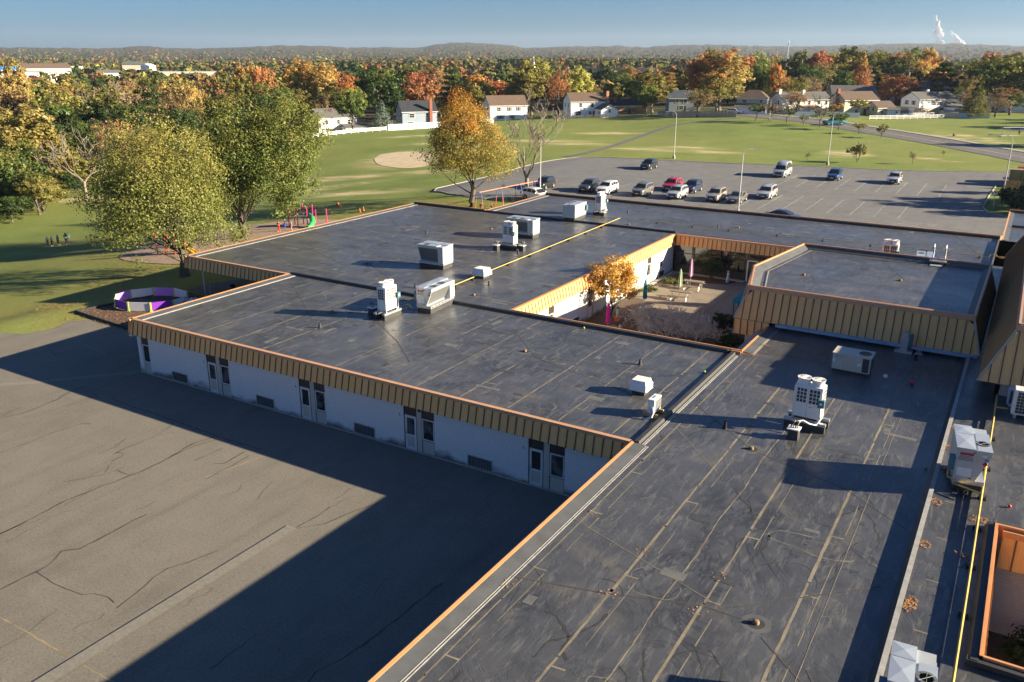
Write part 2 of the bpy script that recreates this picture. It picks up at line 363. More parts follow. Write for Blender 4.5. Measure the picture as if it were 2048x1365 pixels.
# ---- lawn: mown grass, worn and leaf-littered places
n = N('lawn'); c = n.coord(); a = n.noise(c, .018, 5, .6); b = n.noise(c, .12, 6, .65, .3); g = n.noise(c, 2.2, 5, .75); h = n.noise(c, 9, 3, .8)
k = n.mix(n.ramp(b, [(.32, 0), (.68, 1)]), (.115, .165, .034), (.195, .25, .056)); k = n.mix(n.math('MULTIPLY', n.ramp(a, [(.4, 0), (.65, 1)]), .55), k, (.25, .25, .07))
k = n.mix(n.ramp(g, [(.30, .55), (.52, 0)]), k, (.075, .10, .022)); k = n.mix(n.ramp(h, [(.55, 0), (.85, .45)]), k, (.36, .33, .11))
mw_ = n.n('ShaderNodeTexWave', wave_type='BANDS', bands_direction='X'); n.lk(n.mapping(c, (1, .55, 1), (0, 0, .5)), mw_.inputs['Vector']); mw_.inputs['Scale'].default_value = .16; mw_.inputs['Distortion'].default_value = 1.2
k = n.mix(n.math('MULTIPLY', mw_.outputs['Fac'], .14), k, (.16, .17, .05))
w = n.n('ShaderNodeAttribute', attribute_name='worn'); wf = n.math('MULTIPLY', w.outputs['Fac'], n.ramp(n.noise(n.mapping(c, (.35, 1, 1), (0, 0, .55)), .35, 6, .68, .4), [(.36, 0), (.62, 1)])); k = n.mix(n.math('MINIMUM', wf, 1), k, (.56, .45, .25))
l = n.n('ShaderNodeAttribute', attribute_name='litter'); lf = n.math('MULTIPLY', l.outputs['Fac'], n.ramp(n.noise(c, 1.3, 6, .8), [(.42, 0), (.66, 1)])); k = n.mix(n.math('MULTIPLY', lf, .75), k, (.28, .165, .065))
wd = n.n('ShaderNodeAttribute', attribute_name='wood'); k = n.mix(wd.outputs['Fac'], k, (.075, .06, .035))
n.pbr(k, .95, 0, .2, n.bump(n.math('ADD', g, h), .7, .06))
# ------------------------------------------------------------------ terrain
TERR_PTS = [(-69.6, 185.7, 1.3), (-54.5, 193.4, 1.5), (-37.3, 193.8, 1.4), (-23.2, 193.1, 1.3), (-10.4, 206.9, 1.6), (-96.7, 219.9, 0.8), (-80.1, 233.1, 2), (-60.6, 237.4, 2.6), (-41.4, 237.7, 2.2), (-23.4, 235.9, 2), (-6.3, 218.9, 1.5), (-128.9, 252.8, 0.8), (-110.1, 270.2, 1.8), (-85.4, 271.6, 3), (-60.2, 263.2, 3.3), (-40.1, 267.3, 2.9), (-21.2, 272.5, 2.7), (-4, 271.6, 2.6), (-133.5, 271.2, 1.5), (-54.7, 309.4, 3.2), (-35, 338.6, 3.4), (-6.5, 357.3, 3.8), (-184.1, 193.1, -1.5), (-174.4, 209.3, -1), (-163.6, 218.2, -0.5), (-151.6, 169.6, -2), (-121.9, 152.8, -1.6), (-106, 149.9, -0.8), (-107.9, 173.1, 0.2), (-114.4, 127.5, -2), (-101.5, 105.5, -1.8), (-86.1, 81.4, -0.9), (-74.3, 56.5, -0.4), (-116.4, 68.2, -4.4), (-76.7, 38.3, -1.2), (-76.9, 43.1, -1), (-169.8, 89, -6), (-182.2, 116.2, -6), (-141.1, 81.7, -5.4), (-100.2, 71.2, -2.4), (-121.5, 105.9, -3.6), (-153.3, 146.6, -3.6), (-260, 60, -11), (-235, 130, -9), (-215, 200, -6), (-300, 250, -8), (-180, 20, -10), (-150, -40, -10), (-240, 280, -7), (-150, 330, 0), (-60, 360, 3), (40, 340, 4.5), (120, 300, 5), (90, 200, 3), (80, 120, 1), (-500, 200, -10), (-400, 450, -6), (-100, 600, 0), (150, 550, 2), (-700, 700, -6), (0, 1000, 0), (400, 600, 0), (300, 200, 4), (300, -100, 0), (0, -200, -3), (-300, -200, -12), (-60, -10, 0), (-60, 30, 0), (-60, 70, 0), (-60, 110, 0.8), (-60, 150, 0.8), (-40, -10, 0), (-40, 30, 0), (-40, 70, 0), (-40, 110, 0.8), (-40, 150, 0.8), (-15, -10, 0), (-15, 30, 0), (-15, 70, 0), (-15, 110, 0.8), (-15, 150, 0.8), (10, -10, 0), (10, 30, 0), (10, 70, 0), (10, 110, 0.8), (10, 150, 0.8), (35, -10, 0), (35, 30, 0), (35, 70, 0), (35, 110, 0.8), (35, 150, 0.8), (-62, 60, 0), (-62, 80, 0), (-70, 100, 0.2), (-75, 125, 0.7), (-62, 165, 0.8), (-30, 168, 0.8), (-66, 20, 0), (-66, 0, 0), (-40, 165, 0.8)]
_W = np.array(TERR_PTS); _P = _W[:, :2]/100.0; _n = len(_P)
def _K(r2): return np.where(r2 > 0, .5*r2*np.log(r2+1e-12), 0)
_A = np.zeros((_n+3, _n+3)); _A[:_n, :_n] = _K(((_P[:, None]-_P[None])**2).sum(-1))+np.eye(_n)*.004
_A[:_n, _n] = 1; _A[:_n, _n+1:] = _P; _A[_n, :_n] = 1; _A[_n+1:, :_n] = _P.T
_w = np.linalg.solve(_A, np.r_[_W[:, 2], 0, 0, 0])
_ramp = lambda Y: -.04+.8*np.clip((Y-100)/14, 0, 1)
FLATS = [(-66, 60, -60, 100, _ramp, 7), (-70.5, -60, -60, 40.5, _ramp, 7), (-70, 20, 96, 128, _ramp, 8), (-78, -6, 113, 166, _ramp, 8)]
def far_base(X, Y):
    q = np.clip((np.arctan2(X, Y)+1.0)/.55, 0, 1); return -10+10*q*q*(3-2*q)
def ground_np(X, Y):
    X = np.asarray(X, float); Y = np.asarray(Y, float); q = np.stack([X, Y], -1)/100.0
    z = _w[_n]+q @ _w[_n+1:]
    for i in range(_n): z = z+_w[i]*_K((q[..., 0]-_P[i, 0])**2+(q[..., 1]-_P[i, 1])**2)
    r = np.hypot(X+40, Y-150); b = np.clip((r-500)/500, 0, 1); b = b*b*(3-2*b); z = z*(1-b)+far_base(X, Y)*b
    for x0, x1, y0, y1, z0, bl in FLATS:
        d = np.hypot(np.maximum(np.maximum(x0-X, X-x1), 0), np.maximum(np.maximum(y0-Y, Y-y1), 0)); f = np.clip(d/bl, 0, 1); f = f*f*(3-2*f)
        z = z*f+z0(Y)*(1-f)
    return z
def gnd(x, y): return float(ground_np(np.array([x]), np.array([y]))[0])

def blob(X, Y, cx, cy, rx, ry, rot=0, soft=.45):
    c, s = math.cos(rot), math.sin(rot); dx = X-cx; dy = Y-cy
    d = np.hypot((dx*c+dy*s)/rx, (-dx*s+dy*c)/ry); return np.clip((1-d)/soft, 0, 1)
NG = 440; kk = 6.3; AA = 53.0
u = np.linspace(-1, 1, NG); ax = AA*np.sinh(kk*u)
GX, GY = np.meshgrid(ax-50, ax+110); GZ = ground_np(GX, GY)
worn = np.zeros_like(GX)
for c in [(-122, 128, 22, 5, .5), (-112, 118, 14, 4, .9), (-100, 112, 16, 4, .3), (-108, 195, 16, 5, .2), (-96, 190, 12, 4, .1), (-103, 222, 13, 4, .2), (-75, 184, 12, 3.5, 0), (-60, 186, 9, 3, .1), (-68, 191, 10, 3, .1), (-34.5, 197, 7, 7, 0), (-22, 232+14, 16, 3, -.6), (-8, 240, 14, 3, -.9), (-15, 250, 12, 2.5, -.6), (-132, 186, 14, 3.5, .6), (-150, 196, 12, 3, .7), (-16, 196, 8, 2, -.5), (-118, 178, 14, 3, .4), (-150, 100, 20, 5, .4), (-165, 92, 18, 3, .5), (-123, 157, 20, 14, -.9), (-105, 138, 12, 5, .5)]:
    worn = np.maximum(worn, blob(GX, GY, *c, soft=.6))
litter = np.zeros_like(GX)
for c in [(-74, 50, 22, 14, 0), (-96, 64, 26, 16, .3), (-80, 38, 16, 8, .2), (-72, 103, 14, 9, 0), (-88, 90, 16, 9, .5), (-118, 66, 18, 8, .4), (-75, 42, 14, 8, .3), (-68, 40, 8, 5, .3)]:
    litter = np.maximum(litter, blob(GX, GY, *c, soft=.8)*.8)
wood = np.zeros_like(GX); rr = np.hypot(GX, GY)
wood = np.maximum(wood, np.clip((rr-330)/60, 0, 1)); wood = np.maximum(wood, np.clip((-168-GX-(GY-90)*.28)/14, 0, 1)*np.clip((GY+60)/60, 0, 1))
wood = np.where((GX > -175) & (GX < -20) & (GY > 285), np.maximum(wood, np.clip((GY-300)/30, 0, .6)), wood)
idx = np.arange(NG*NG).reshape(NG, NG)
Q = np.stack([idx[:-1, :-1], idx[:-1, 1:], idx[1:, 1:], idx[1:, :-1]], -1).reshape(-1, 4)
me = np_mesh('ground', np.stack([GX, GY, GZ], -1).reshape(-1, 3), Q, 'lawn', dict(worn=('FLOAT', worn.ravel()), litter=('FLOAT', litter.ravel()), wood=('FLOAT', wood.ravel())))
me.polygons.foreach_set('use_smooth', [True]*len(me.polygons))
GROUND = tag(link('ground', me), kind='structure')

def sheet(name, mat, poly, dz, step=3.0, parent=None, kind='structure', zf=None):
    """a thin sheet laid over the ground inside a polygon"""
    P2 = [Vector(p) for p in poly]; n = len(P2); pts = []; edges = []
    for i in range(n):
        a, b = P2[i], P2[(i+1) % n]; m = max(1, int((b-a).length/step))
        for k in range(m): pts.append(a+(b-a)*(k/m))
    nb = len(pts); edges = [(i, (i+1) % nb) for i in range(nb)]
    xs = [p.x for p in P2]; ys = [p.y for p in P2]
    def inside(x, y):
        r = False; j = n-1
        for i in range(n):
            if (P2[i].y > y) != (P2[j].y > y) and x < (P2[j].x-P2[i].x)*(y-P2[i].y)/(P2[j].y-P2[i].y)+P2[i].x: r = not r
            j = i
        return r
    x = min(xs)+step/2
    while x < max(xs):
        y = min(ys)+step/2
        while y < max(ys):
            if inside(x, y): pts.append(Vector((x, y)))
            y += step
        x += step
    vs, es, fs, *_ = delaunay_2d_cdt(pts, edges, [], 1, 1e-4)
    Z = ground_np(np.array([v.x for v in vs]), np.array([v.y for v in vs]))+dz if zf is None else [zf]*len(vs)
    me = bpy.data.meshes.new(name); me.from_pydata([(v.x, v.y, float(z)) for v, z in zip(vs, Z)], [], fs); me.materials.append(MAT(mat))
    bm = bmesh.new(); bm.from_mesh(me)
    for f in bm.faces:
        if f.normal.z < 0: f.normal_flip()
    bm.to_mesh(me); bm.free(); me.polygons.foreach_set('use_smooth', [True]*len(me.polygons))
    o = link(name, me, parent)
    if parent is None and kind: o['kind'] = kind
    return o
def dense(pts, step=1.5):
    out = []
    for a, b in zip(pts[:-1], pts[1:]):
        a = Vector(a); b = Vector(b); m = max(1, int((b-a).length/step))
        out += [a+(b-a)*(k/m) for k in range(m)]
    return out+[Vector(pts[-1])]
def smooth_line(pts, it=2):
    for _ in range(it):
        q = [pts[0]]
        for a, b in zip(pts[:-1], pts[1:]): q += [(a[0]*.75+b[0]*.25, a[1]*.75+b[1]*.25), (a[0]*.25+b[0]*.75, a[1]*.25+b[1]*.75)]
        pts = q+[pts[-1]]
    return pts
def ribbon(mb, pts, w, dz, jit=0, zf=None, step=1.0, seed=0):
    """a strip of width w along a line, added to mb"""
    r = random.Random(seed); p = dense(pts, step); L = []; Rr = []
    for i, a in enumerate(p):
        d = (p[min(i+1, len(p)-1)]-p[max(i-1, 0)]); d = d.normalized() if d.length else Vector((1, 0)); nn = Vector((-d.y, d.x))
        ww = w/2*(1+jit*r.uniform(-1, 1)); o = nn*(jit*w*r.uniform(-.7, .7)); L.append(a+o+nn*ww); Rr.append(a+o-nn*ww)
    al = L+Rr; Z = ground_np(np.array([q.x for q in al]), np.array([q.y for q in al]))+dz if zf is None else [zf]*len(al)
    k = len(p); mb.add([(q.x, q.y, float(z)) for q, z in zip(al, Z)], [(i, k+i, k+i+1, i+1) for i in range(k-1)])
def kerb(name, pts, h=.13, w=.18, mat='kerb_concrete', base=-.1):
    mb = MB(); p = dense(pts, 2.0); rows = []
    for i, a in enumerate(p):
        d = (p[min(i+1, len(p)-1)]-p[max(i-1, 0)]).normalized(); nn = Vector((-d.y, d.x))*w/2; z = gnd(a.x, a.y)
        rows.append([(a.x+nn.x, a.y+nn.y, z+base), (a.x+nn.x, a.y+nn.y, z+h), (a.x-nn.x, a.y-nn.y, z+h), (a.x-nn.x, a.y-nn.y, z+base)])
    vs = [q for r_ in rows for q in r_]; fs = []
    for i in range(len(rows)-1):
        for j in range(3): fs.append((i*4+j, i*4+j+1, (i+1)*4+j+1, (i+1)*4+j))
    fs += [(0, 1, 2, 3), tuple(len(vs)-4+j for j in (3, 2, 1, 0))]; mb.add(vs, fs)
    return tag(mb.build(name, mat), kind='structure')

# play yard in front of the classrooms
YARD = sheet('asphalt_yard', 'asphalt_yard', [(-14.3, -40), (-14.3, 34.7), (-51.6, 34.7), (-51.6, 40.2), (-60.3, 40.0), (-66.5, 40.3), (-67.4, 39.2), (-66.6, 37.2), (-67.2, 35.2), (-69.5, 34.1), (-73, 33.6), (-90, 31), (-90, -40)], .03, 3)
CR = [[(-51.68, 34.52), (-51.41, 31.59), (-51.55, 30.55), (-51.96, 30.07)], [(-51.3, 30.57), (-50.67, 30.35), (-50.35, 29.66), (-50.28, 28.98), (-50.39, 28.17)], [(-52.48, 31.07), (-52.57, 29.91), (-51.99, 28.56), (-51.72, 27.1), (-51.66, 25.82), (-52.02, 25.06)], [(-52.08, 24.86), (-52.63, 25.93), (-52.69, 26.5)], [(-47.24, 22.17), (-47.22, 23.26), (-47.29, 25.23)], [(-47.29, 25.23), (-47.15, 26.44), (-47.06, 27.05), (-46.54, 27.31)], [(-49.1, 30.48), (-47.13, 30.3), (-44.67, 30.37), (-42.58, 30.27), (-39.0, 30.18), (-37.86, 30.15), (-35.1, 30.24)], [(-42.5, 30.2), (-42.11, 29.66), (-41.81, 28.65), (-41.65, 27.91), (-41.73, 26.94), (-41.79, 26.31), (-41.66, 25.81), (-41.62, 25.5)], [(-41.77, 25.64), (-41.25, 25.77), (-41.0, 25.54), (-40.95, 24.83)], [(-38.68, 29.95), (-38.91, 28.98), (-38.92, 28.18), (-38.66, 27.36), (-38.54, 26.5), (-38.54, 25.58), (-38.49, 24.9), (-38.62, 24.21), (-38.63, 23.45), (-38.88, 22.8), (-38.82, 22.11), (-38.99, 20.95), (-38.71, 18.7), (-38.63, 17.39), (-38.7, 12)], [(-38.24, 29.81), (-38.62, 28.56), (-38.7, 26.96)], [(-40.93, 22.0), (-40.46, 22.74), (-39.97, 23.47), (-39.8, 24.27), (-39.81, 24.75)], [(-39.74, 24.31), (-38.75, 24.31), (-38.29, 24.68)], [(-37.03, 29.24), (-37.08, 27.3)], [(-35.02, 29.41), (-34.83, 27.87), (-34.83, 26.81), (-34.82, 26.13)], [(-35.58, 29.55), (-35.43, 27.95), (-35.92, 27.56)], [(-42.9, 27.14), (-42.43, 26.02), (-42.35, 25.0)], [(-38.63, 17.39), (-38.71, 18.7)], [(-34.3, 12), (-34.25, 14.96), (-34.24, 15.9), (-34.19, 16.5), (-34.27, 17.25), (-34.81, 18.05), (-34.3, 18.58), (-34.29, 19.9), (-34.37, 21.37), (-34.32, 22.13)], [(-34.19, 16.5), (-32.8, 16.4), (-31.8, 16.46), (-30.96, 16.56), (-30.61, 16.88), (-29.89, 17.0), (-29.33, 16.91)], [(-28.92, 16.73), (-29.17, 17.98), (-29.47, 18.91), (-29.55, 19.65), (-29.15, 20.49), (-28.8, 21.79)], [(-27.18, 25.07), (-27.06, 26.51), (-27.19, 27.43)], [(-27.14, 25.03), (-26.25, 26.11), (-26.02, 27.1), (-25.68, 28.18), (-25.29, 29.07)], [(-22.69, 16.25), (-22.8, 17.17), (-22.77, 17.78), (-22.81, 18.59)], [(-19.13, 17.62), (-19.3, 18.19), (-18.96, 19.23), (-18.74, 21.01), (-18.7, 22.48), (-18.65, 23.89), (-18.57, 25.12)]]
mb = MB()
for i, c in enumerate(CR): ribbon(mb, c, .085 if i in (9, 6, 2, 18, 24) else .05, .036, .55, step=.35, seed=i)
r_ = random.Random(5)
for i in range(70):
    x = r_.uniform(-60, -16); y = r_.uniform(4, 33); pts = [(x, y)]
    for k in range(r_.randint(2, 7)): pts.append((pts[-1][0]+r_.gauss(0, .16), pts[-1][1]+r_.uniform(.25, .6)))
    ribbon(mb, pts, .022, .035, .5, step=.3, seed=100+i)
tag(mb.build('crack_filler', 'crack_tar', YARD), kind='stuff')
mb = MB(); mb.add([(-27.58, 6, .0365), (-27.64, 25.02, .0365), (-27.05, 25.04, .0365), (-26.94, 6, .0365)], [(0, 3, 2, 1)])
ribbon(mb, [(-58.2, 27.6), (-56.0, 29.6), (-54.6, 31.5), (-51.75, 34.55)], .5, .0355)
mb.build('repair_patch', 'patch_asphalt', YARD)
mb = MB()
for l in ([(-38, 13.9), (-27.7, 13.95)], [(-26.9, 13.95), (-24.5, 13.97)], [(-35.3, 24.8), (-34.2, 30)], [(-62, 36.4), (-57, 35.6)], [(-63, 33.6), (-59.5, 33.1)]): ribbon(mb, l, .07, .034, .5, step=.3, seed=3)
mb.build('game_line', 'faded_yellow', YARD)

# mulch corner with the ball pit, walkway to the side entrance
sheet('mulch_bed', 'mulch', [(-69.2, 41.1), (-60.4, 40.5), (-52.2, 41), (-52.2, 49), (-57, 50), (-67.0, 50.6), (-68.6, 46)], .04, 2.5)
mb = MB()
for a, b in (((-69.4, 41), (-60.4, 40.25)), ((-60.4, 40.25), (-52.4, 40.3)), ((-69.4, 41), (-68.8, 45.8)), ((-68.8, 45.8), (-67.2, 50.7))):
    d = Vector((b[0]-a[0], b[1]-a[1])); nn = Vector((-d.y, d.x)).normalized()*.07; za, zb = gnd(*a), gnd(*b)
    mb.hexa([(a[0]-nn.x, a[1]-nn.y, za-.1), (b[0]-nn.x, b[1]-nn.y, zb-.1), (b[0]+nn.x, b[1]+nn.y, zb-.1), (a[0]+nn.x, a[1]+nn.y, za-.1)], [(a[0]-nn.x, a[1]-nn.y, za+.22), (b[0]-nn.x, b[1]-nn.y, zb+.22), (b[0]+nn.x, b[1]+nn.y, zb+.22), (a[0]+nn.x, a[1]+nn.y, za+.22)])
tag(mb.build('timber_edging', 'black_rubber'), kind='structure')
sheet('walkway', 'asphalt_road', [(-67.3, 51.2), (-57.0, 50.4), (-51.9, 49.6), (-51.9, 53), (-57, 56), (-66.0, 57.5), (-67.2, 54.4)], .03, 2.5)
# play area surfacing
sheet('playground_surface', 'play_mulch', smooth_line([(-76, 60), (-83, 58.5), (-92, 60), (-96, 66), (-95, 74), (-92, 84), (-86, 88.5), (-74, 88), (-70, 80), (-72, 66), (-76, 60)])[:-1], .05, 2.5)
sheet('ball_field', 'soil_tan', smooth_line([(-133.6, 157.7), (-137.2, 165), (-131.5, 169.5), (-123, 166.5), (-118, 160), (-112.5, 152), (-110, 146), (-112.5, 143.6), (-118, 145), (-126, 149.4), (-133.6, 157.7)])[:-1], .05, 3)
sheet('pitch_patch', 'asphalt_road', smooth_line([(-9, 275), (-7.6, 281), (-3.5, 286), (6, 285), (9, 277), (2, 270), (-5, 270), (-9, 275)])[:-1], .07, 4)

# car park
LOTP = smooth_line([(-84.9, 131.4), (-86.0, 140), (-86.9, 148), (-86.9, 157), (-84.3, 164.4), (-77.9, 167.5), (-63.9, 169.4), (-48.1, 171.4), (-34.0, 175.2), (-21.6, 176.4), (-12, 180), (-3.5, 184)], 1)
LOT = sheet('parking_lot', 'asphalt_lot', [(-85.5, 117), (-84.6, 124)]+LOTP+[(16, 190), (16, 170), (-4.6, 166), (-5.0, 152), (-5.1, 140), (-4.2, 135.2), (-1.8, 133), (12, 132.5), (12, 98.9), (-53, 98.9), (-53, 101.5), (-66, 110.5), (-72, 108.5), (-78.4, 110.7), (-83, 113)], .06, 2.5)
kerb('kerb', [(-70.5, 109), (-78.4, 110.4), (-83, 112.7), (-85.7, 117), (-84.9, 124)]+LOTP+[(-3.5, 184.2), (6, 187)])
kerb('kerb', [(-4.4, 166), (-4.8, 152), (-4.9, 140), (-4.0, 135.4), (-1.6, 133.2), (12, 132.7)])
mb = MB()
for k in range(9):
    x = -38.3+k*3.03; ribbon(mb, [(x, 123.2 if k > 2 else 120.5), (x-.25, 136.4)], .11, .067, .35, step=.6, seed=k)
for k in range(9):
    x = -36.0+k*3.08; ribbon(mb, [(x, 146.5), (x-.3, 162.5)], .11, .067, .35, step=.6, seed=20+k)
for k in range(6): ribbon(mb, [(-57.5+k*3.03, 126), (-57.7+k*3.03, 136)], .08, .067, .6, step=.6, seed=40+k)
for k in range(5): ribbon(mb, [(-14.0+k*.9, 118.6), (-12.6+k*.9, 121.4)], .10, .067, .3, step=.5, seed=60+k)
for l in ([(-14.2, 118.4), (-9.6, 118.4)], [(-12.8, 121.6), (-8.2, 121.6)], [(-8.2, 116.2), (-5.4, 114)], [(-8.8, 119.5), (-6.2, 116.8)]): ribbon(mb, l, .10, .067, .3, step=.5, seed=9)
mb.build('stall_marking', 'faded_white', LOT)
mb = MB()
for i in range(26):
    x = r_.uniform(-78, -12); y = r_.uniform(112, 165); pts = [(x, y)]
    for k in range(r_.randint(5, 16)): pts.append((pts[-1][0]+r_.uniform(.5, 1.1), pts[-1][1]+r_.gauss(0, .22)))
    ribbon(mb, pts, .06, .064, .5, step=.5, seed=i)
tag(mb.build('crack_filler', 'crack_tar', LOT), kind='stuff')
tag(sheet('pavement', 'soil_tan', smooth_line([(-10.5, 112), (-8.2, 115.4), (-5, 117.6), (0, 118), (8, 117), (8, 99.2), (-12, 99.2), (-10.5, 112)])[:-1], .10, 2.5))
# path up the grass, street with pavement
PATH = smooth_line([(-86.6, 165.2), (-85.0, 172), (-85.3, 188), (-90.0, 214), (-92.6, 237), (-91.5, 250), (-88.2, 257), (-84.0, 263), (-80.5, 270)])
mb = MB(); ribbon(mb, PATH, 1.9, .07, step=2.0); tag(mb.build('path', 'asphalt_road'), kind='structure')
RN = [(18, 181), (8, 191), (-1.1, 198.6), (-12.1, 215.0), (-22.2, 227.0), (-33.8, 239.0), (-44.6, 248.2), (-51.5, 253.8), (-61.8, 262.2), (-70.1, 267.3), (-77.7, 272.5), (-83.6, 278.8), (-92, 292), (-104, 318)]
RF = [(28, 190), (16, 201.5), (5.5, 210.5), (-6.5, 225.5), (-16.5, 237.2), (-28.3, 249.0), (-39.4, 258.2), (-46.4, 264.0), (-56.7, 272.4), (-65.4, 277.5), (-71.5, 282.0), (-76.4, 288), (-83.5, 299), (-94, 322)]
RN = smooth_line(RN, 1); RF = smooth_line(RF, 1)
ROAD = sheet('road', 'asphalt_road', RN+RF[::-1], .07, 3.5)
mb = MB(); mid = [((a[0]+b[0])/2, (a[1]+b[1])/2) for a, b in zip(RN, RF)]
for off in (-.16, .16): ribbon(mb, [(a+off*.65, b+off*.75) for a, b in mid], .15, .077, step=2)
mb.build('centre_line', 'yellow_paint', ROAD)
kerb('kerb', [(x+.3, y+.35) for x, y in RF], .15, .25)
mb = MB(); ribbon(mb, [(x+1.2, y+1.3) for x, y in RF], 1.5, .12, step=2.5); tag(mb.build('pavement', 'concrete'), kind='structure')

# ------------------------------------------------------------------ far hills
SKY = [(-500, 94), (0, 94), (100, 95), (200, 96), (240, 95), (265, 92), (285, 90.5), (305, 92), (330, 96), (400, 96), (480, 94), (530, 91.5), (600, 90), (650, 91), (700, 94.5), (780, 94), (830, 95), (850, 93), (870, 88), (900, 84.5), (930, 84), (960, 85.5), (1000, 87), (1025, 90), (1045, 95), (1080, 94.5), (1120, 92.5), (1150, 92), (1200, 92), (1240, 90), (1270, 93), (1300, 93.5), (1340, 90), (1400, 88), (1450, 89), (1500, 91), (1560, 91), (1600, 92), (1700, 90), (1800, 86), (1900, 86), (2000, 89), (2048, 91), (2600, 92)]
# skyline heights as bearings (from north, clockwise) and rises above eye level
AZ = []; RI = []
for px, py in SKY:
    r = FW+RT*((px-1024)/1692.5)+DN*((py-682.5)/1692.5); AZ.append(math.atan2(r.x, r.y)); RI.append(r.z/math.hypot(r.x, r.y))
na, nr = 420, 46; az = np.linspace(R(-88), R(25), na); rad = np.geomspace(1500, 8200, nr)
AZg, RAg = np.meshgrid(az, rad); ris = np.interp(AZg, AZ, RI); D0 = 7000.0
wav = np.sin(AZg*37+1)*.5+np.sin(AZg*83+RAg*.0011)*.3+np.sin(AZg*171-RAg*.0021)*.2
t = np.clip((RAg-2300)/(D0-2300), 0, 1); t = t**1.7
FB = far_base(np.sin(AZg)*RAg, np.cos(AZg)*RAg)-2
HZ = FB+(21.5+ris*D0-FB)*t+wav*5*np.clip((RAg-1700)/1500, 0, 1)*(1-t*.85)
HZ = np.where(RAg > D0, HZ-(RAg-D0)*.12, HZ)
HZ += nrg.normal(0, 1, HZ.shape)*np.clip((RAg-1500)/2000, 0, 1)*2.2
idx = np.arange(na*nr).reshape(nr, na); Q = np.stack([idx[:-1, :-1], idx[1:, :-1], idx[1:, 1:], idx[:-1, 1:]], -1).reshape(-1, 4)
tag(link('hills', np_mesh('hills', np.stack([np.sin(AZg)*RAg, np.cos(AZg)*RAg, HZ], -1).reshape(-1, 3), Q, 'hill_canopy')), kind='structure')
def hill_z(x, y):
    rd = np.hypot(x, y); a = np.arctan2(x, y); ri = np.interp(a, AZ, RI); tt = np.clip((rd-2300)/(D0-2300), 0, 1)**1.7
    fb = far_base(x, y)-1; return fb+(21.5+ri*D0-fb)*tt
plain('vent_grey', (.17, .175, .18), .6, .1, .15, 4)
plain('patch_dark', (.048, .050, .055), .6, 0, .25, 3)
plain('patch_grey', (.115, .117, .117), .7, 0, .25, 2, dirt=.3)
plain('puddle_rim', (.125, .122, .115), .8, 0, .35, 2, dirt=.5)
def text_mesh(name, body, size, mat, parent, loc, rot, ext=.004):
    t = bpy.data.curves.new('text', 'FONT'); t.body = body; t.size = size; t.extrude = ext; o = bpy.data.objects.new('text', t); COL.objects.link(o)
    bpy.context.view_layer.update(); me = bpy.data.meshes.new_from_object(o.evaluated_get(bpy.context.evaluated_depsgraph_get())); bpy.data.objects.remove(o); me.materials.clear(); me.materials.append(MAT(mat))
    q = link(name, me, parent); q.location = loc; q.rotation_euler = rot; return q
n = N('glass_court'); c = n.coord(); n.pbr((.02, .017, .013), .03, 0, .9)
plain('stain_black', (.034, .033, .032), .7, 0, .3, 3)
plain('pale_seam', (.19, .165, .12), .85, 0, .35, 1.3, dirt=.55)
plain('gutter_blue', (.30, .42, .56), .45, .2, .06, 2)
# ------------------------------------------------------------------ school: helpers
def box_part(name, mat, parent, *b, **k):
    m = MB(); m.box(*b); return m.build(name, mat, parent, **k)
_PANEL = {}
def fascia_panel_mesh(w, sl, z0, z1):
    """one ribbed panel with its standing seam: x 0..w, foot at y=0, head leaning back by sl"""
    key = (round(w, 3), round(sl, 3), round(z0, 2), round(z1, 2))
    if key in _PANEL: return _PANEL[key]
    m = MB(); t = .03
    m.hexa([(.03, 0, z0), (w, 0, z0), (w, t, z0), (.03, t, z0)], [(.03, sl, z1), (w, sl, z1), (w, sl+t, z1), (.03, sl+t, z1)])
    m.mi = 1
    m.hexa([(-.025, -.045, z0-.012), (.027, -.045, z0-.012), (.027, t, z0-.012), (-.025, t, z0-.012)], [(-.025, sl-.045, z1), (.027, sl-.045, z1), (.027, sl+t, z1), (-.025, sl+t, z1)])
    o = m.build('panel', ['fascia_tan', 'rib_brown']); me = o.data; bpy.data.objects.remove(o); _PANEL[key] = me
    return me
def fascia(parent, a, b, z0=2.9, z1=3.86, lean=.22, step=.49, cap='copper_band', capz=(3.84, 4.02), name='fascia', skip=None):
    """run of panels along the FOOT line a->b (outside is on the right hand of a->b); returns the cap band that carries them"""
    a = Vector(a); b = Vector(b); d = b-a; L = d.length; rz = math.atan2(d.y, d.x); nn = Vector((-d.y, d.x)).normalized()
    n = max(1, round(L/step)); w = L/n; me = fascia_panel_mesh(w, lean, z0, z1)
    m = MB(); y0, y1 = lean-.05, lean+.02; m.box(0, L, y0-.02, y1+.16, capz[0], capz[1])
    m.mi = 1; m.box(0, L, .12, .2, z0+.05, z0+.12)
    c = m.build(name, [cap, 'dark_frame'], parent); c.location = (a.x, a.y, 0); c.rotation_euler = (0, 0, rz)
    for i in range(n):
        p = link('panel', me, c); p.location = (i*w, 0, 0)
    return c
def wall_run(parent, a, b, z0, z1, th=.25, mat='brick_white', openings=()):
    """wall along a->b (outside on the right hand); openings = [(s0, s1, zb, zt)] leave real holes"""
    a = Vector(a); b = Vector(b); d = b-a; L = d.length; rz = math.atan2(d.y, d.x); m = MB(); s = 0
    for s0, s1, zb, zt in sorted(openings):
        if s0 > s: m.box(s, s0, 0, th, z0, z1)
        if zb > z0: m.box(s0, s1, 0, th, z0, zb)
        if zt < z1: m.box(s0, s1, 0, th, zt, z1)
        s = s1
    if s < L: m.box(s, L, 0, th, z0, z1)
    o = m.build('wall', mat, parent); o.location = (a.x, a.y, 0); o.rotation_euler = (0, 0, rz)
    return o
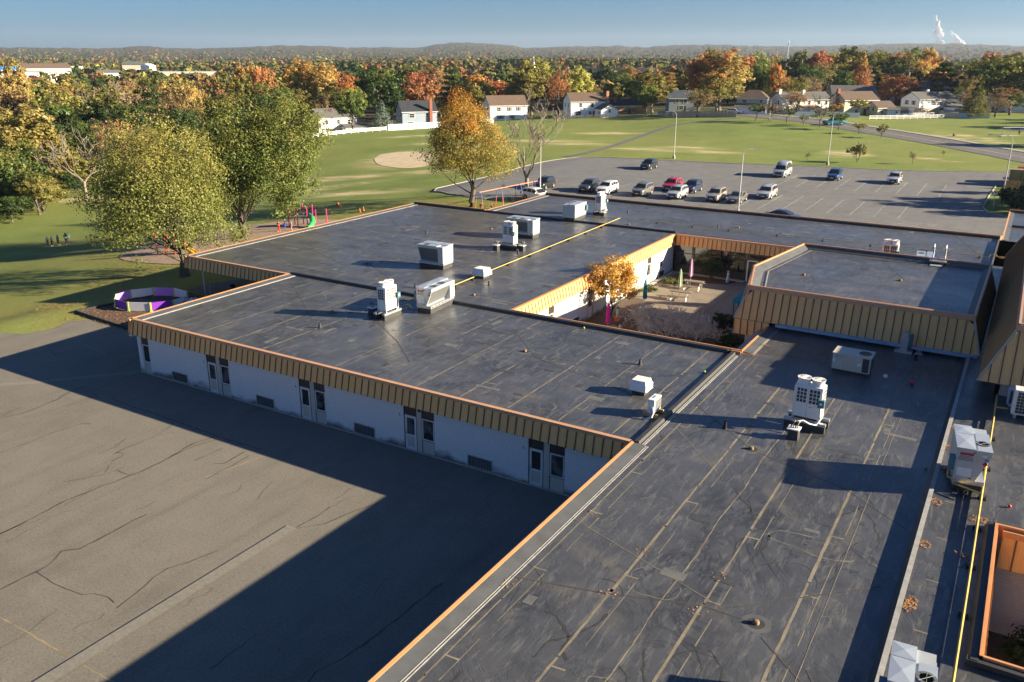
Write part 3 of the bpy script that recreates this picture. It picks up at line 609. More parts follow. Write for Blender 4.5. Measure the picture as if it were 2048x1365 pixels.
def roof_slab(parent, poly, z=3.95, th=.3, name='roof', mat='roof_membrane'):
    m = MB(); m.prism(poly, z-th, z); return m.build(name, mat, parent)
def roof_kerb(parent, a, b, w=.3, h=.18, z=3.95, mat='curb_membrane', name='roof_kerb'):
    a = Vector(a); b = Vector(b); d = b-a; L = d.length; m = MB(); m.extr([(0, z-.02), (w, z-.02), (w-.06, z+h), (.06, z+h)], 0, L)
    o = m.build(name, mat, parent); o.location = (a.x, a.y, 0); o.rotation_euler = (0, 0, math.atan2(d.y, d.x)-math.pi/2); return o
def edge_strip(parent, a, b, z=3.95, lip=.10, cant=.62, bars=True):
    """orange edge trim, sloping membrane strip and the pair of pale clamping bars; outside is on the left hand of a->b"""
    a = Vector(a); b = Vector(b); d = b-a; L = d.length; rz = math.atan2(d.y, d.x)-math.pi/2
    def put(o): o.location = (a.x, a.y, 0); o.rotation_euler = (0, 0, rz)
    m = MB(); m.extr([(-.06, z-.22), (.07, z-.22), (.07, z+lip), (-.06, z+lip+.02)], 0, L); put(m.build('edge_trim', 'orange_trim', parent))
    m = MB(); m.extr([(.07, z-.01), (cant, z-.01), (cant, z+.012), (.07, z+lip-.015)], 0, L); put(m.build('cant_strip', 'grey_membrane', parent))
    if bars:
        m = MB(); m.box(cant+.03, cant+.07, 0, L, z-.005, z+.02); m.box(cant+.13, cant+.165, 0, L, z-.005, z+.02); put(m.build('clamping_bar', 'pale_strip', parent))
def seams(parent, x0, x1, y0, y1, z, along='y', first=0, step=3.02, seed=0, w=.085, mat='pale_seam', off=.5):
    """worn tan lap seams of the roofing sheets"""
    r = random.Random(seed); m = MB(); lo, hi = (x0, x1) if along == 'y' else (y0, y1); a0, a1 = (y0, y1) if along == 'y' else (x0, x1)
    def rib(c, s0, s1, ww, jit):
        pts = [(c, s0), (c, s1)] if along == 'y' else [(s0, c), (s1, c)]
        ribbon(m, pts, ww, 0, jit, zf=z+.004+.0005*r.random(), step=.55, seed=r.randint(0, 9999))
    c = lo+first
    while c < hi-.15:
        s = a0+.2
        while s < a1-.3:
            ln = r.uniform(2.5, 9); e = min(a1-.2, s+ln)
            if r.random() < .86: rib(c+r.uniform(-.015, .015), s, e, w*r.uniform(.55, 1.15), .35)
            s = e+r.uniform(0, .5)
        s = a0+r.uniform(.5, 2)
        while s < a1-1:
            ln = r.uniform(.8, 3.2); e = min(a1-.3, s+ln)
            if r.random() < .6: rib(c+off, s, e, w*.35, .4)
            s = e+r.uniform(.2, 2.2)
        s = a0+r.uniform(1, 3)
        while s < a1-1:
            ln = r.uniform(.35, .75); pts = [(c, s), (c+ln, s+r.uniform(-.03, .03))] if along == 'y' else [(s, c), (s+r.uniform(-.03, .03), c+ln)]
            ribbon(m, pts, w*.7, 0, .3, zf=z+.0055, step=.25, seed=r.randint(0, 9999)); s += r.uniform(4, 9)
        c += step
    return tag(m.build('seam_strip', mat, parent), kind='stuff')
def weathering(parent, x0, x1, y0, y1, z, n, seed):
    """repair patches and dried puddle rims on a roof"""
    r = random.Random(seed); A, B, C = MB(), MB(), MB()
    for i in range(n):
        x, y = r.uniform(x0+.5, x1-.9), r.uniform(y0+.5, y1-.9); w, h = r.choice([(.35, .5), (.6, .25), (.9, .5), (.25, .25), (.3, 1.2), (1.5, .3)]); (A if r.random() < .5 else B).box(x, x+w, y, y+h, z-.01, z+.0065+.001*r.random(), r.uniform(-.06, .06))
    for i in range(int(n*.55)):
        x, y = r.uniform(x0+1, x1-1), r.uniform(y0+1, y1-1); a, b = r.uniform(.3, 1.5), r.uniform(.25, 1.0); ph = [r.uniform(0, 6.28) for _ in range(3)]; t0 = r.uniform(0, 6.28); span = r.uniform(2.4, 6.2); pts = []
        for k in range(22): t = t0+span*k/21; q = 1+.16*math.sin(2*t+ph[0])+.10*math.sin(3*t+ph[1])+.06*math.sin(5*t+ph[2]); pts.append((min(x1-.05, max(x0+.05, x+a*q*math.cos(t))), min(y1-.05, max(y0+.05, y+b*q*math.sin(t)))))
        ribbon(C, pts, r.uniform(.02, .06), 0, .5, zf=z+.0035, step=.25, seed=i)
    for m, mt, nm in ((A, 'patch_dark', 'repair_patch'), (B, 'patch_grey', 'repair_patch'), (C, 'puddle_rim', 'puddle_rim')): tag(m.build(nm, mt, parent), kind='stuff')
def ridge_lines(parent, lines, z, mat='grey_membrane', w=.07):
    m = MB()
    for i, l in enumerate(lines): ribbon(m, l, w, 0, .25, zf=z+.007, step=.6, seed=i)
    return tag(m.build('ridge_line', mat, parent), kind='stuff')
def pane(parent, name, x0, x1, z0, z1, y, mat='glass_dark', fr='alu_frame', t=.06, glass=True):
    """framed window in local wall coordinates: frame ring plus glass"""
    m = MB(); m.box(x0, x1, y-.03, y+.05, z0, z0+t); m.box(x0, x1, y-.03, y+.05, z1-t, z1); m.box(x0, x0+t, y-.03, y+.05, z0+t, z1-t); m.box(x1-t, x1, y-.03, y+.05, z0+t, z1-t)
    f = m.build(name, fr, parent)
    box_part('pane', mat, f, x0+t, x1-t, y+.005, y+.025, z0+t, z1-t)
    return f
def door_unit(wall, s, seed=0):
    """classroom door, pier and window with the dark transom above, in wall coordinates"""
    box_part('transom', 'dark_frame', wall, s, s+.86, .05, .10, 2.17, 2.95); box_part('transom', 'dark_frame', wall, s+1.24, s+2.1, .05, .10, 2.17, 2.95)
    box_part('pier', 'panel_beige', wall, s+.88, s+1.22, .03, .16, 0, 2.95)
    d = MB(); d.box(s+.03, s+.83, .04, .10, .04, .2); d.box(s+.03, s+.83, .04, .10, 2.0, 2.14); d.box(s+.03, s+.16, .04, .10, .2, 2.0); d.box(s+.70, s+.83, .04, .10, .2, 2.0); d.box(s+.16, s+.70, .04, .10, .88, .98)
    d = d.build('door', 'alu_frame', wall)
    box_part('pane', 'glass_dark' if seed % 2 else 'glass_blind', d, s+.16, s+.70, .055, .075, .98, 2.0); box_part('lower_panel', 'panel_beige', d, s+.16, s+.70, .055, .075, .2, .88)
    m = MB(); m.cyl((s+.10, .03, 1.02), (s+.10, -.03, 1.02), .035, .03, 8); m.box(s+.07, s+.13, .03, .045, .9, 1.15); m.build('handle', 'galvanised', d)
    w = pane(wall, 'window', s+1.26, s+2.08, .86, 2.15, .06, 'glass_blind'); box_part('sill_panel', 'panel_beige', wall, s+1.26, s+2.08, .05, .11, .05, .82)
    m = MB(); m.box(s+1.24, s+2.10, .04, .12, .82, .86); m.box(s-.02, s+.03, .03, .13, 0, 2.95); m.box(s+.83, s+.88, .03, .13, 0, 2.95); m.box(s+1.22, s+1.26, .03, .13, 0, 2.95); m.box(s+2.08, s+2.12, .03, .13, 0, 2.95); m.build('window_frame', 'dark_frame', wall)
def wall_vent(wall, s, z=.15, w=1.5, h=.58, mat='galvanised'):
    m = MB(); m.box(s-.05, s+w+.05, -.04, .02, z-.05, z); m.box(s-.05, s+w+.05, -.04, .02, z+h, z+h+.04); m.box(s-.05, s, -.04, .02, z, z+h); m.box(s+w, s+w+.05, -.04, .02, z, z+h)
    f = m.build('vent_grille', mat, wall); box_part('backing', 'vent_grey', f, s, s+w, -.012, .01, z, z+h)
    m = MB(); n = 15
    for i in range(n): x = s+(i+.5)*w/n; m.box(x-.018, x+.018, -.03, -.01, z, z+h)
    m.build('slat_set', 'stain_black', f)

# ------------------------------------------------------------------ classroom building round the courtyard
CB = thing('classroom_building', 'long white brick classroom building with black flat roofs around the courtyard', 'school building')
# roofs
FR = roof_slab(CB, [(-51.65, 34.5), (-14.05, 34.5), (-14.05, 49.65), (-51.65, 49.65)])
BR = roof_slab(CB, [(-64.45, 49.65), (-30.35, 49.65), (-30.35, 83.4), (-64.45, 83.4)], 3.95)
KR = roof_slab(CB, [(-54.1, 83.4), (-1.4, 83.4), (-1.4, 98.2), (-54.1, 98.2)], 4.0)
LR = roof_slab(CB, [(-12.0, 72.6), (-1.4, 72.6), (-1.4, 83.4), (-12.0, 83.4)], 3.97)
for nm, args in (('a', (FR, (-51.6, 49.5), (-14.2, 49.5))), ('b', (BR, (-54.1, 83.25), (-30.4, 83.25)))):
    p, a, b = args; roof_kerb(p, b, a, .32, .2)
# parapet kerbs on the far edges (dark inner face), left edges with orange trim
roof_kerb(BR, (-54.1, 83.2), (-64.4, 83.2), .3, .26); roof_kerb(KR, (-1.5, 97.9), (-54.0, 97.9), .32, .28)
m = MB(); m.box(-64.5, -54.1, 83.44, 83.56, 3.7, 4.24); m.box(-54.15, -1.4, 98.2, 98.32, 3.7, 4.31); m.build('edge_trim', 'orange_trim', CB)
edge_strip(BR, (-64.45, 49.6), (-64.45, 83.4)); edge_strip(FR, (-51.65, 34.5), (-51.65, 49.6)); edge_strip(KR, (-54.1, 83.5), (-54.1, 98.2), z=4.0)
# courtyard rim on the near side
m = MB(); m.box(-30.3, -13.4, 49.66, 49.98, 3.6, 4.06); m.build('roof_kerb', 'curb_membrane', FR); box_part('edge_trim', 'orange_trim', FR, -30.3, -13.4, 49.98, 50.08, 3.55, 4.12)
# fascias (outside on the right hand of the run)
fascia(CB, (-52.0, 34.25), (-14.06, 34.25))
c = fascia(CB, (-52.0, 49.4), (-52.0, 34.25)); 
fascia(CB, (-64.8, 49.2), (-52.0, 49.2)); fascia(CB, (-64.8, 83.6), (-64.8, 49.2))
fascia(CB, (-30.12, 50.1), (-30.12, 82.6), cap='orange_trim', lean=.2); fascia(CB, (-30.12, 82.62), (-12.2, 82.62), cap='copper_band', lean=.2)
box_part('soffit', 'dark_frame', CB, -51.9, -14.1, 34.3, 34.9, 2.93, 2.96); box_part('soffit', 'panel_beige', CB, -64.6, -52.2, 49.3, 56.5, 2.93, 2.96); box_part('soffit', 'dark_frame', CB, -30.7, -30.15, 50.2, 82.5, 2.93, 2.96); box_part('soffit', 'dark_frame', CB, -30.2, -12.2, 82.65, 83.2, 2.93, 2.96)
# front wall of the classrooms
units = [-44.54, -36.17, -28.05, -19.86]; x0w = -51.7
ops = [(u-x0w-.02, u-x0w+2.12, -.1, 2.95) for u in units]+[(.42, 1.2, -.1, 2.95)]
FW_ = wall_run(CB, (x0w, 34.65), (-14.1, 34.65), -.1, 3.7, openings=ops)
for i, u_ in enumerate(units): door_unit(FW_, u_-x0w, i)
pane(FW_, 'window', .44, 1.18, .86, 2.15, .06, 'glass_dark'); box_part('sill_panel', 'panel_beige', FW_, .44, 1.18, .05, .11, .02, .84); box_part('transom', 'dark_frame', FW_, .44, 1.18, .05, .1, 2.17, 2.95)
for v in (-48.23, -40.02, -31.8, -23.65): wall_vent(FW_, v-x0w)
box_part('footing', 'concrete', CB, -51.75, -14.1, 34.60, 34.66, -.1, .06)
for i, u_ in enumerate(units):      # room numerals beside the doors
    text_mesh('room_number', '3456'[i], .22, 'cloth_black', FW_, (u_-x0w-.36, -.006, 2.0), (R(90), 0, 0))
m = MB(); m.box(24.7, 24.84, -.07, 0, 2.55, 2.85); m.build('wall_lamp', 'plastic_black', FW_)
# floodlight on the corner
m = MB(); m.tube([(0, .1, 2.62), (-.28, .05, 2.72), (-.45, .02, 2.70)], .025, 6); m.box(-.68, -.42, -.1, .12, 2.60, 2.69); m.build('floodlight', 'white_metal', FW_)
wall_run(CB, (-51.7, 49.4), (-51.7, 34.9), -.1, 3.7)
# recessed side entrance and west wall of the rear block
wall_run(CB, (-57.0, 51.4), (-51.7, 51.4), -.1, 3.7); wall_run(CB, (-57.0, 83), (-57.0, 51.4), -.1, 3.7, openings=[(24, 26, -.1, 2.2)]); wall_run(CB, (-53.7, 98.0), (-53.7, 83.4), -.1, 3.7)
wall_run(CB, (-1.5, 97.9), (-53.7, 97.9), -.1, 3.7)
m = MB(); m.cyl((-64.0, 50.55, -.1), (-64.0, 50.55, 2.95), .065, n=12); m.build('canopy_column', 'alu_frame', CB); m = MB(); m.cyl((-64.0, 66, -.1), (-64.0, 66, 2.95), .065, n=12); m.build('canopy_column', 'alu_frame', CB)
# sunlit courtyard wall (faces east), glass wall at its far end
CO = (-30.4, 50.0); cops = []
for y in (55.9, 63.0, 70.0, 76.0): cops.append((y-50, y-50+.95, .0, 2.95))
for y in (79.3,): cops.append((y-50, y-50+.9, 1.1, 1.75))
CW = wall_run(CB, (-30.4, 50.0), (-30.4, 83.0), -.1, 3.7, openings=cops)
for y in (55.9, 63.0, 70.0, 76.0):
    s = y-50; pane(CW, 'window', s+.06, s+.9, .9, 2.1, .06, 'glass_blind', 'white_metal'); box_part('transom', 'dark_frame', CW, s+.05, s+.9, .05, .1, 2.14, 2.95); box_part('sill_panel', 'white_metal', CW, s+.05, s+.9, .05, .12, .0, .88)
    m = MB(); m.box(s-.03, s+.04, .0, .13, 0, 2.95); m.box(s+.91, s+.98, .0, .13, 0, 2.95); m.build('window_frame', 'copper_band', CW)
pane(CW, 'window', 29.3, 30.2, 1.1, 1.75, .06, 'glass_dark', 'white_metal')
for y in (59.9, 67.3, 79.15): wall_vent(CW, y-50, .1, 1.35, .6, 'white_metal')
m = MB(); m.box(20.5, 20.75, -.16, 0, .2, 1.0); m.build('meter_box', 'galvanised', CW)
GW = link('glass_wall', None, CB); GW.location = (-30.4, 82.85, 0)
xs = [0.3, 2.15, 4.0, 5.0, 6.0, 7.6, 9.2, 10.8, 12.4, 14.0]
for i in range(len(xs)-1):
    if i in (2, 3): pass
    for z0, z1, mt in ((.06, .75, 'dark_frame'), (.82, 2.05, 'glass_court'), (2.12, 2.95, 'glass_court')):
        box_part('pane' if mt != 'dark_frame' else 'sill_panel', mt, GW, xs[i]+.04, xs[i+1]-.04, .05, .08, z0, z1)
m = MB()
for x in xs: m.box(x-.045, x+.045, .0, .13, 0, 2.95)
for z in (0, .75, 2.05, 2.92): m.box(.3, 14, .01, .12, z, z+.07)
m.build('mullion_frame', 'dark_frame', GW)
wall_run(CB, (-16.4, 82.85), (-12.1, 82.85), -.1, 3.7, mat='brick_shade'); box_part('inner_wall', 'brick_shade', CB, -30.2, -12.1, 85.5, 85.7, -.1, 3.6); box_part('inner_floor', 'concrete', CB, -30.2, -12.1, 83.1, 85.5, -.08, -.01)
m = MB(); m.box(-22.55, -21.45, 82.74, 82.84, 2.1, 2.2); m.box(-22.55, -22.42, 82.74, 82.84, 0, 2.1); m.box(-21.58, -21.45, 82.74, 82.84, 0, 2.1); d_ = m.build('door', 'white_metal', CB); box_part('pane', 'glass_dark', d_, -22.42, -21.58, 82.78, 82.80, .1, 2.1)
wall_run(CB, (-13.5, 50.02), (-30.4, 50.02), -.1, 3.6); wall_run(CB, (-12.2, 83), (-12.2, 72.8), -.1, 3.6)
# worn lap seams and tapered-insulation ridges
seams(FR, -51.4, -14.3, 34.7, 49.4, 3.95, 'y', 3.1, 3.0, 1); seams(BR, -63.6, -30.6, 49.9, 83.0, 3.95, 'x', 2.1, 3.05, 2); seams(KR, -53.3, -1.7, 83.6, 97.8, 4.0, 'x', 1.6, 3.05, 3, .05)
ridge_lines(FR, [[(-23.8, 42.4), (-19.0, 41.0), (-14.3, 39.2)], [(-23.8, 42.5), (-21.4, 43.2), (-14.4, 44.9)], [(-36.5, 43.0), (-41, 41.0), (-45.5, 44.5), (-49.5, 47.5)], [(-36.5, 42.8), (-33, 40.4), (-30, 37.8)], [(-33, 44), (-27, 45.6), (-23.9, 42.5)]], 3.95, 'crack_tar', .06)
ridge_lines(FR, [[(-44.5, 42.0), (-48.5, 45.5)], [(-33.4, 42.4), (-31.5, 39.7)], [(-23.5, 42.4), (-16.8, 40.3)]], 3.951, 'grey_membrane', .05)
ridge_lines(BR, [[(-63.6, 50.2), (-57, 57.5), (-50, 54.4)], [(-48.6, 56.0), (-43, 52.4)], [(-34.9, 52.2), (-31, 55.5)], [(-62, 75), (-55, 69.2), (-47.8, 74.9)]], 3.95, 'crack_tar', .06)
ridge_lines(KR, [[(-26, 97.6), (-25.7, 89.6), (-30, 84)], [(-25.7, 89.6), (-20, 84)], [(-14, 97.6), (-8.5, 88.4)], [(-5.5, 97.6), (-2.5, 88)]], 4.0, 'crack_tar', .07)

# ------------------------------------------------------------------ office wing (right) and the strip of higher roof beside it
OW = thing('office_wing', 'black flat-roofed wing with worn tan seams running toward the library block', 'school building')
RW = roof_slab(OW, [(-14.0, -6), (-1.25, -6), (-1.25, 58.5), (-13.4, 58.5), (-13.4, 49.7), (-14.0, 49.6)])
edge_strip(RW, (-14.0, -6), (-14.0, 34.45)); edge_strip(RW, (-13.45, 50.1), (-13.45, 56.4))
roof_kerb(RW, (-14.0, 34.45), (-14.0, 49.62), .34, .15, mat='curb_membrane'); m = MB(); m.box(-13.58, -13.53, 34.5, 49.3, 3.945, 3.975); m.box(-13.48, -13.44, 34.5, 49.3, 3.945, 3.975); m.build('clamping_bar', 'pale_strip', RW)
m = MB(); m.box(-14.0, -13.4, 49.62, 49.72, 3.9, 4.14); m.mi = 0; m.build('edge_trim', 'orange_trim', RW)
m = MB(); m.extr([(-1.55, 3.94), (-1.2, 3.94), (-1.2, 4.265), (-1.34, 4.265)], -6, 55.9); m.build('roof_step', 'curb_membrane', RW); m = MB(); m.box(-1.34, -1.17, -6, 55.9, 4.262, 4.29); m.build('coping', 'pale_strip', RW)
m = MB(); r_ = random.Random(4)
for x, w in ((-12.9, .08), (-9.9, .11), (-6.95, .10), (-4.2, .11)):
    s = 0
    while s < 48:
        e = s+r_.uniform(3, 8); ribbon(m, [(x, s), (x+r_.uniform(-.02, .02), min(e, 49))], w*r_.uniform(.7, 1.1), 0, .14, zf=3.9545, step=.5, seed=r_.randint(0, 999)); s = e+r_.uniform(-.2, .25)
    s = 1.0
    while s < 48:
        e = s+r_.uniform(.8, 4); ribbon(m, [(x+.5, s), (x+.5, e)], .035, 0, .3, zf=3.9545, step=.5, seed=r_.randint(0, 999)); s = e+r_.uniform(.2, 2.5)
    s = 2.0+r_.uniform(0, 2)
    while s < 48: ribbon(m, [(x-.05, s), (x+.5, s+.03)], .08, 0, .3, zf=3.956, step=.25, seed=r_.randint(0, 999)); s += r_.uniform(4, 8)
s = 0
while s < 44: ribbon(m, [(-8.2+math.sin(s)*.05, s), (-8.2+math.sin(s+1.5)*.06, s+1.5)], .05, 0, .4, zf=3.9545, step=.3, seed=int(s*10)); s += 1.5
tag(m.build('seam_strip', 'pale_seam', RW), kind='stuff')
ridge_lines(RW, [[(-13.5, 26.87), (-6.4, 24.25)], [(-3.5, 44.8), (-3.3, 8)], [(-12.9, 37.2), (-9.6, 33.6)]], 3.951, 'pale_seam', .028)
ridge_lines(RW, [[(-13.3, 22.1), (-10.1, 22.9), (-7.0, 24.0), (-5.2, 24.0)], [(-4.8, 23.4), (-1.6, 20.5)], [(-9.0, 36.7), (-4.4, 35), (-1.7, 32.8)], [(-9, 36.8), (-13, 40.5)], [(-12.6, 50.6), (-8.2, 51.0), (-6, 49.5)], [(-3.2, 22.6), (-1.6, 19.8)], [(-6.2, 24.3), (-2.0, 28.3)]], 3.95, 'crack_tar', .06)
m = MB()                                                            # dark flow stains dried on the membrane
for i in range(34):
    x = r_.uniform(-13, -2.5); y = r_.uniform(9, 40); pts = [(x, y)]; a = r_.uniform(1.1, 2.0)
    for k in range(r_.randint(3, 8)): a += r_.gauss(0, .35); pts.append((pts[-1][0]+math.cos(a)*.35, pts[-1][1]+math.sin(a)*.45))
    ribbon(m, smooth_line(pts, 1), r_.uniform(.03, .085), 0, .8, zf=3.9535, step=.2, seed=i)
tag(m.build('flow_stain', 'stain_black', RW), kind='stuff')
wall_run(OW, (-13.85, 49.9), (-13.85, 56.5), -.1, 3.7, mat='brick_pink'); wall_run(OW, (-13.85, 34.3), (-13.85, -6), -.1, 3.7, mat='brick_white'); fascia(OW, (-14.25, 34.2), (-14.25, -6), lean=.18)
# higher strip with the gas line; low step part-way; small open court at its right
SR = roof_slab(OW, [(-1.2, -6), (.06, -6), (.24, 44), (.30, 49.4), (.9, 96), (-1.4, 96), (-1.4, 72), (-1.2, 72)], 4.2, .28)
SR2 = roof_slab(OW, [(.06, -6), (30, -6), (30, 25.2), (1.1, 25.2), (1.28, 33.9), (30, 33.9), (30, 51.5), (.33, 51.5), (.24, 44)], 4.29, .34)
seams(SR2, 2.2, 14, 35, 48.8, 4.29, 'x', 2.2, 3, 6, .05); seams(SR, -.9, .2, 12, 48, 4.2, 'x', 1.2, 3.2, 7, .05); ridge_lines(SR2, [[(.3, 30.4), (.9, 32.5), (1.25, 35.5), (2.4, 39)], [(.4, 24), (1, 24.6), (4, 24.8)]], 4.29, 'crack_tar', .06)
m = MB(); m.extr([(.80, 4.27), (1.16, 4.27), (1.16, 4.54), (.94, 4.54)], 24.9, 34.1); m.box(1.16, 30, 33.9, 34.15, 4.36, 4.56); m.box(.85, 30, 24.85, 25.1, 4.36, 4.52); m.build('court_kerb', 'curb_membrane', OW)
m = MB(); m.box(1.16, 1.27, 25.1, 33.95, 3.9, 4.62); m.box(1.27, 30, 33.84, 33.95, 3.9, 4.62); m.box(1.16, 30, 25.1, 25.2, 3.9, 4.60); m.build('edge_trim', 'orange_trim', OW)
fascia(OW, (1.42, 25.2), (1.42, 33.6), z0=3.0, z1=4.3, lean=.2, cap='orange_trim', capz=(4.25, 4.5)); fascia(OW, (1.45, 33.5), (20, 33.5), z0=3.0, z1=4.3, lean=.2, cap='orange_trim', capz=(4.25, 4.5))
wall_run(OW, (1.3, 33.75), (20, 33.75), -.1, 4, mat='brick_pink'); wall_run(OW, (1.15, 25.3), (1.15, 33.8), -.1, 4, mat='brick_pink')
sheet('court_soil', 'mulch', [(1.3, 25.2), (20, 25.2), (20, 33.8), (1.3, 33.8)], 0, 3, zf=.03)
weathering(FR, -51, -14.4, 35, 49.3, 3.95, 60, 1); weathering(BR, -63.5, -30.7, 50, 83, 3.95, 80, 2); weathering(KR, -53, -1.8, 83.8, 97.6, 4.0, 50, 3); weathering(RW, -13, -1.7, 6, 48, 3.95, 26, 4); weathering(SR2, 1.4, 12, 34.5, 48, 4.29, 14, 5)
# ------------------------------------------------------------------ library block with the faceted mansard
LB = thing('library_block', 'raised flat-roofed block with tan mansard and faceted corner over the courtyard', 'school building')
T = [(-15.1, 56.6), (-16.5, 62.5), (-15.2, 72.7), (-1.25, 72.4), (-1.32, 56.7)]; B_ = [(-15.8, 56.0), (-17.25, 62.5), (-15.8, 73.4), (-.62, 73.1), (-.72, 56.0)]
roof_slab(LB, [(-14.75, 57.0), (-16.0, 62.5), (-14.85, 72.3), (-1.65, 72.0), (-1.7, 57.05)], 6.22, .3, 'roof')
def mansard(parent, a, b, ta, tb, z0, z1, step=.5, cap='copper_band', capz=.28, reveal=.02):
    """one mansard face between foot line a-b and head line ta-tb (corners may be hips): clipped panels + ribs + cap band"""
    a, b, ta, tb = (Vector(p) for p in (a, b, ta, tb)); d = (b-a); L = d.length; ex = d.normalized(); nn = Vector((-ex.y, ex.x))
    lean = (ta-a).dot(nn); o0 = (ta-a).dot(ex); o1 = (tb-a).dot(ex); n = round(L/step); w = L/n
    root = MB(); root.hexa([(o0-.05, lean-.06, z1-.02), (o1+.05, lean-.06, z1-.02), (o1+.05, lean+.1, z1-.02), (o0-.05, lean+.1, z1-.02)], [(o0-.03, lean-.03, z1+capz), (o1+.03, lean-.03, z1+capz), (o1+.03, lean+.1, z1+capz), (o0-.03, lean+.1, z1+capz)])
    if reveal:
        for s0, s1 in ((0, o0), (L, o1)):
            root.mi = 1; root.hexa([(s0-.07, -.05, z0), (s0+.07, -.05, z0), (s0+.07, .03, z0), (s0-.07, .03, z0)], [(s1-.07, lean-.05, z1), (s1+.07, lean-.05, z1), (s1+.07, lean+.03, z1), (s1-.07, lean+.03, z1)])
    c = root.build('fascia', [cap, 'tan_trim'], parent); c.location = (a.x, a.y, 0); c.rotation_euler = (0, 0, math.atan2(d.y, d.x))
    def zmax(s):                                                    # height at which a vertical line meets a hip
        t = 1.0
        if o0 > 0 and s < o0: t = s/o0
        if o1 < L and s > o1: t = min(t, (L-s)/(L-o1))
        return max(.0, min(1, t))
    H = z1-z0
    for i in range(n):
        s0, s1 = i*w+.03, (i+1)*w; t0, t1 = zmax(s0), zmax(s1)
        if max(t0, t1) < .04: continue
        m = MB(); m.hexa([(s0, 0, z0), (s1, 0, z0), (s1, .03, z0), (s0, .03, z0)], [(s0, lean*t0, z0+H*t0), (s1, lean*t1, z0+H*t1), (s1, lean*t1+.03, z0+H*t1), (s0, lean*t0+.03, z0+H*t0)])
        m.mi = 1; m.hexa([(s0-.05, -.045, z0-.01), (s0, -.045, z0-.01), (s0, .03, z0-.01), (s0-.05, .03, z0-.01)], [(s0-.05, lean*t0-.045, z0+H*t0), (s0, lean*t0-.045, z0+H*t0), (s0, lean*t0+.03, z0+H*t0), (s0-.05, lean*t0+.03, z0+H*t0)])
        if t0 > .985 and t1 > .985:
            key = ('mans', round(lean, 3), z0, z1, round(w, 3))
            if key not in _PANEL:
                m2 = MB(); m2.v = [(x-s0, y, z) for x, y, z in m.v]; m2.f = m.f; m2.m = m.m; o = m2.build('panel', ['fascia_tan', 'rib_brown']); _PANEL[key] = o.data; bpy.data.objects.remove(o)
            p = link('panel', _PANEL[key], c); p.location = (s0, 0, 0)
        else: m.build('panel', ['fascia_tan', 'rib_brown'], c)
    return c
B4 = [(x, y) for x, y in B_]
mansard(LB, B_[0], B_[4], T[0], T[4], 4.32, 6.3)                      # front, above the wing roof: lower skirt follows
mansard(LB, (-15.8+.0, 56.0), (-13.4, 56.0), (-15.8+.0, 56.0+.0), (-13.4, 56.0), 3.2, 4.31, capz=.001, reveal=0)
mansard(LB, B_[1], B_[0], T[1], T[0], 3.2, 6.3); mansard(LB, B_[2], B_[1], T[2], T[1], 3.2, 6.3); mansard(LB, B_[3], B_[2], T[3], T[2], 4.0, 6.3); mansard(LB, B_[4], B_[3], T[4], T[3], 4.32, 6.3)
m = MB()
for i in range(5):
    a = Vector(T[i]); b = Vector(T[(i+1) % 5]); cx = Vector((-8.5, 64.5)); ia = a+(cx-a).normalized()*.75; ib = b+(cx-b).normalized()*.75
    m.hexa([(a.x, a.y, 6.2), (b.x, b.y, 6.2), (ib.x, ib.y, 6.2), (ia.x, ia.y, 6.2)], [(a.x, a.y, 6.56), (b.x, b.y, 6.56), (ib.x, ib.y, 6.26), (ia.x, ia.y, 6.26)])
m.build('cant_strip', 'grey_membrane', LB)
m = MB()
for i in range(5):
    a = Vector(T[i]); b = Vector(T[(i+1) % 5]); d = (b-a).normalized(); nn = Vector((-d.y, d.x)); 
    if nn.dot(Vector((-8.5, 64.5))-a) < 0: nn = -nn
    m.hexa([(a.x, a.y, 6.5), (b.x, b.y, 6.5), (b.x+nn.x*.1, b.y+nn.y*.1, 6.5), (a.x+nn.x*.1, a.y+nn.y*.1, 6.5)], [(a.x, a.y, 6.6), (b.x, b.y, 6.6), (b.x+nn.x*.1, b.y+nn.y*.1, 6.6), (a.x+nn.x*.1, a.y+nn.y*.1, 6.6)])
m.build('edge_trim', 'orange_trim', LB)
ridge_lines(LB, [[(-14.3, 57.6), (-15.4, 62.6), (-14.3, 71.7)]], 6.26, 'pale_strip', .09)
m = MB(); m.box(-12.9, -.8, 55.72, 55.98, 4.16, 4.34); m.build('gutter', 'gutter_blue', LB)
wall_run(LB, (-15.2, 72.5), (-16.5, 62.5), -.1, 4.4, mat='brick_pink'); wall_run(LB, (-16.5, 62.5), (-15.1, 56.6), -.1, 4.4, mat='brick_pink'); wall_run(LB, (-15.1, 56.6), (-13.6, 56.6), -.1, 4.4, mat='brick_pink'); wall_run(LB, (-12.2, 72.7), (-15.2, 72.7), -.1, 4.4, mat='brick_pink'); box_part('wall', 'brick_pink', LB, -15.0, -1.5, 57.2, 72, 3.9, 6.0)
seams(LB, -14.4, -1.8, 57.6, 72, 6.22, 'x', 1.9, 3.0, 9, .035, 'crack_tar', .3); ridge_lines(LB, [[(-12.6, 62.3), (-10.6, 59.2)], [(-6.9, 65.4), (-4.0, 60.2)], [(-7.1, 66), (-8.5, 71.5)]], 6.22, 'grey_membrane', .05); ridge_lines(LB, [[(-13.2, 67), (-14.2, 71)], [(-5.9, 64.2), (-9.0, 71.6)]], 6.22, 'crack_tar', .06)
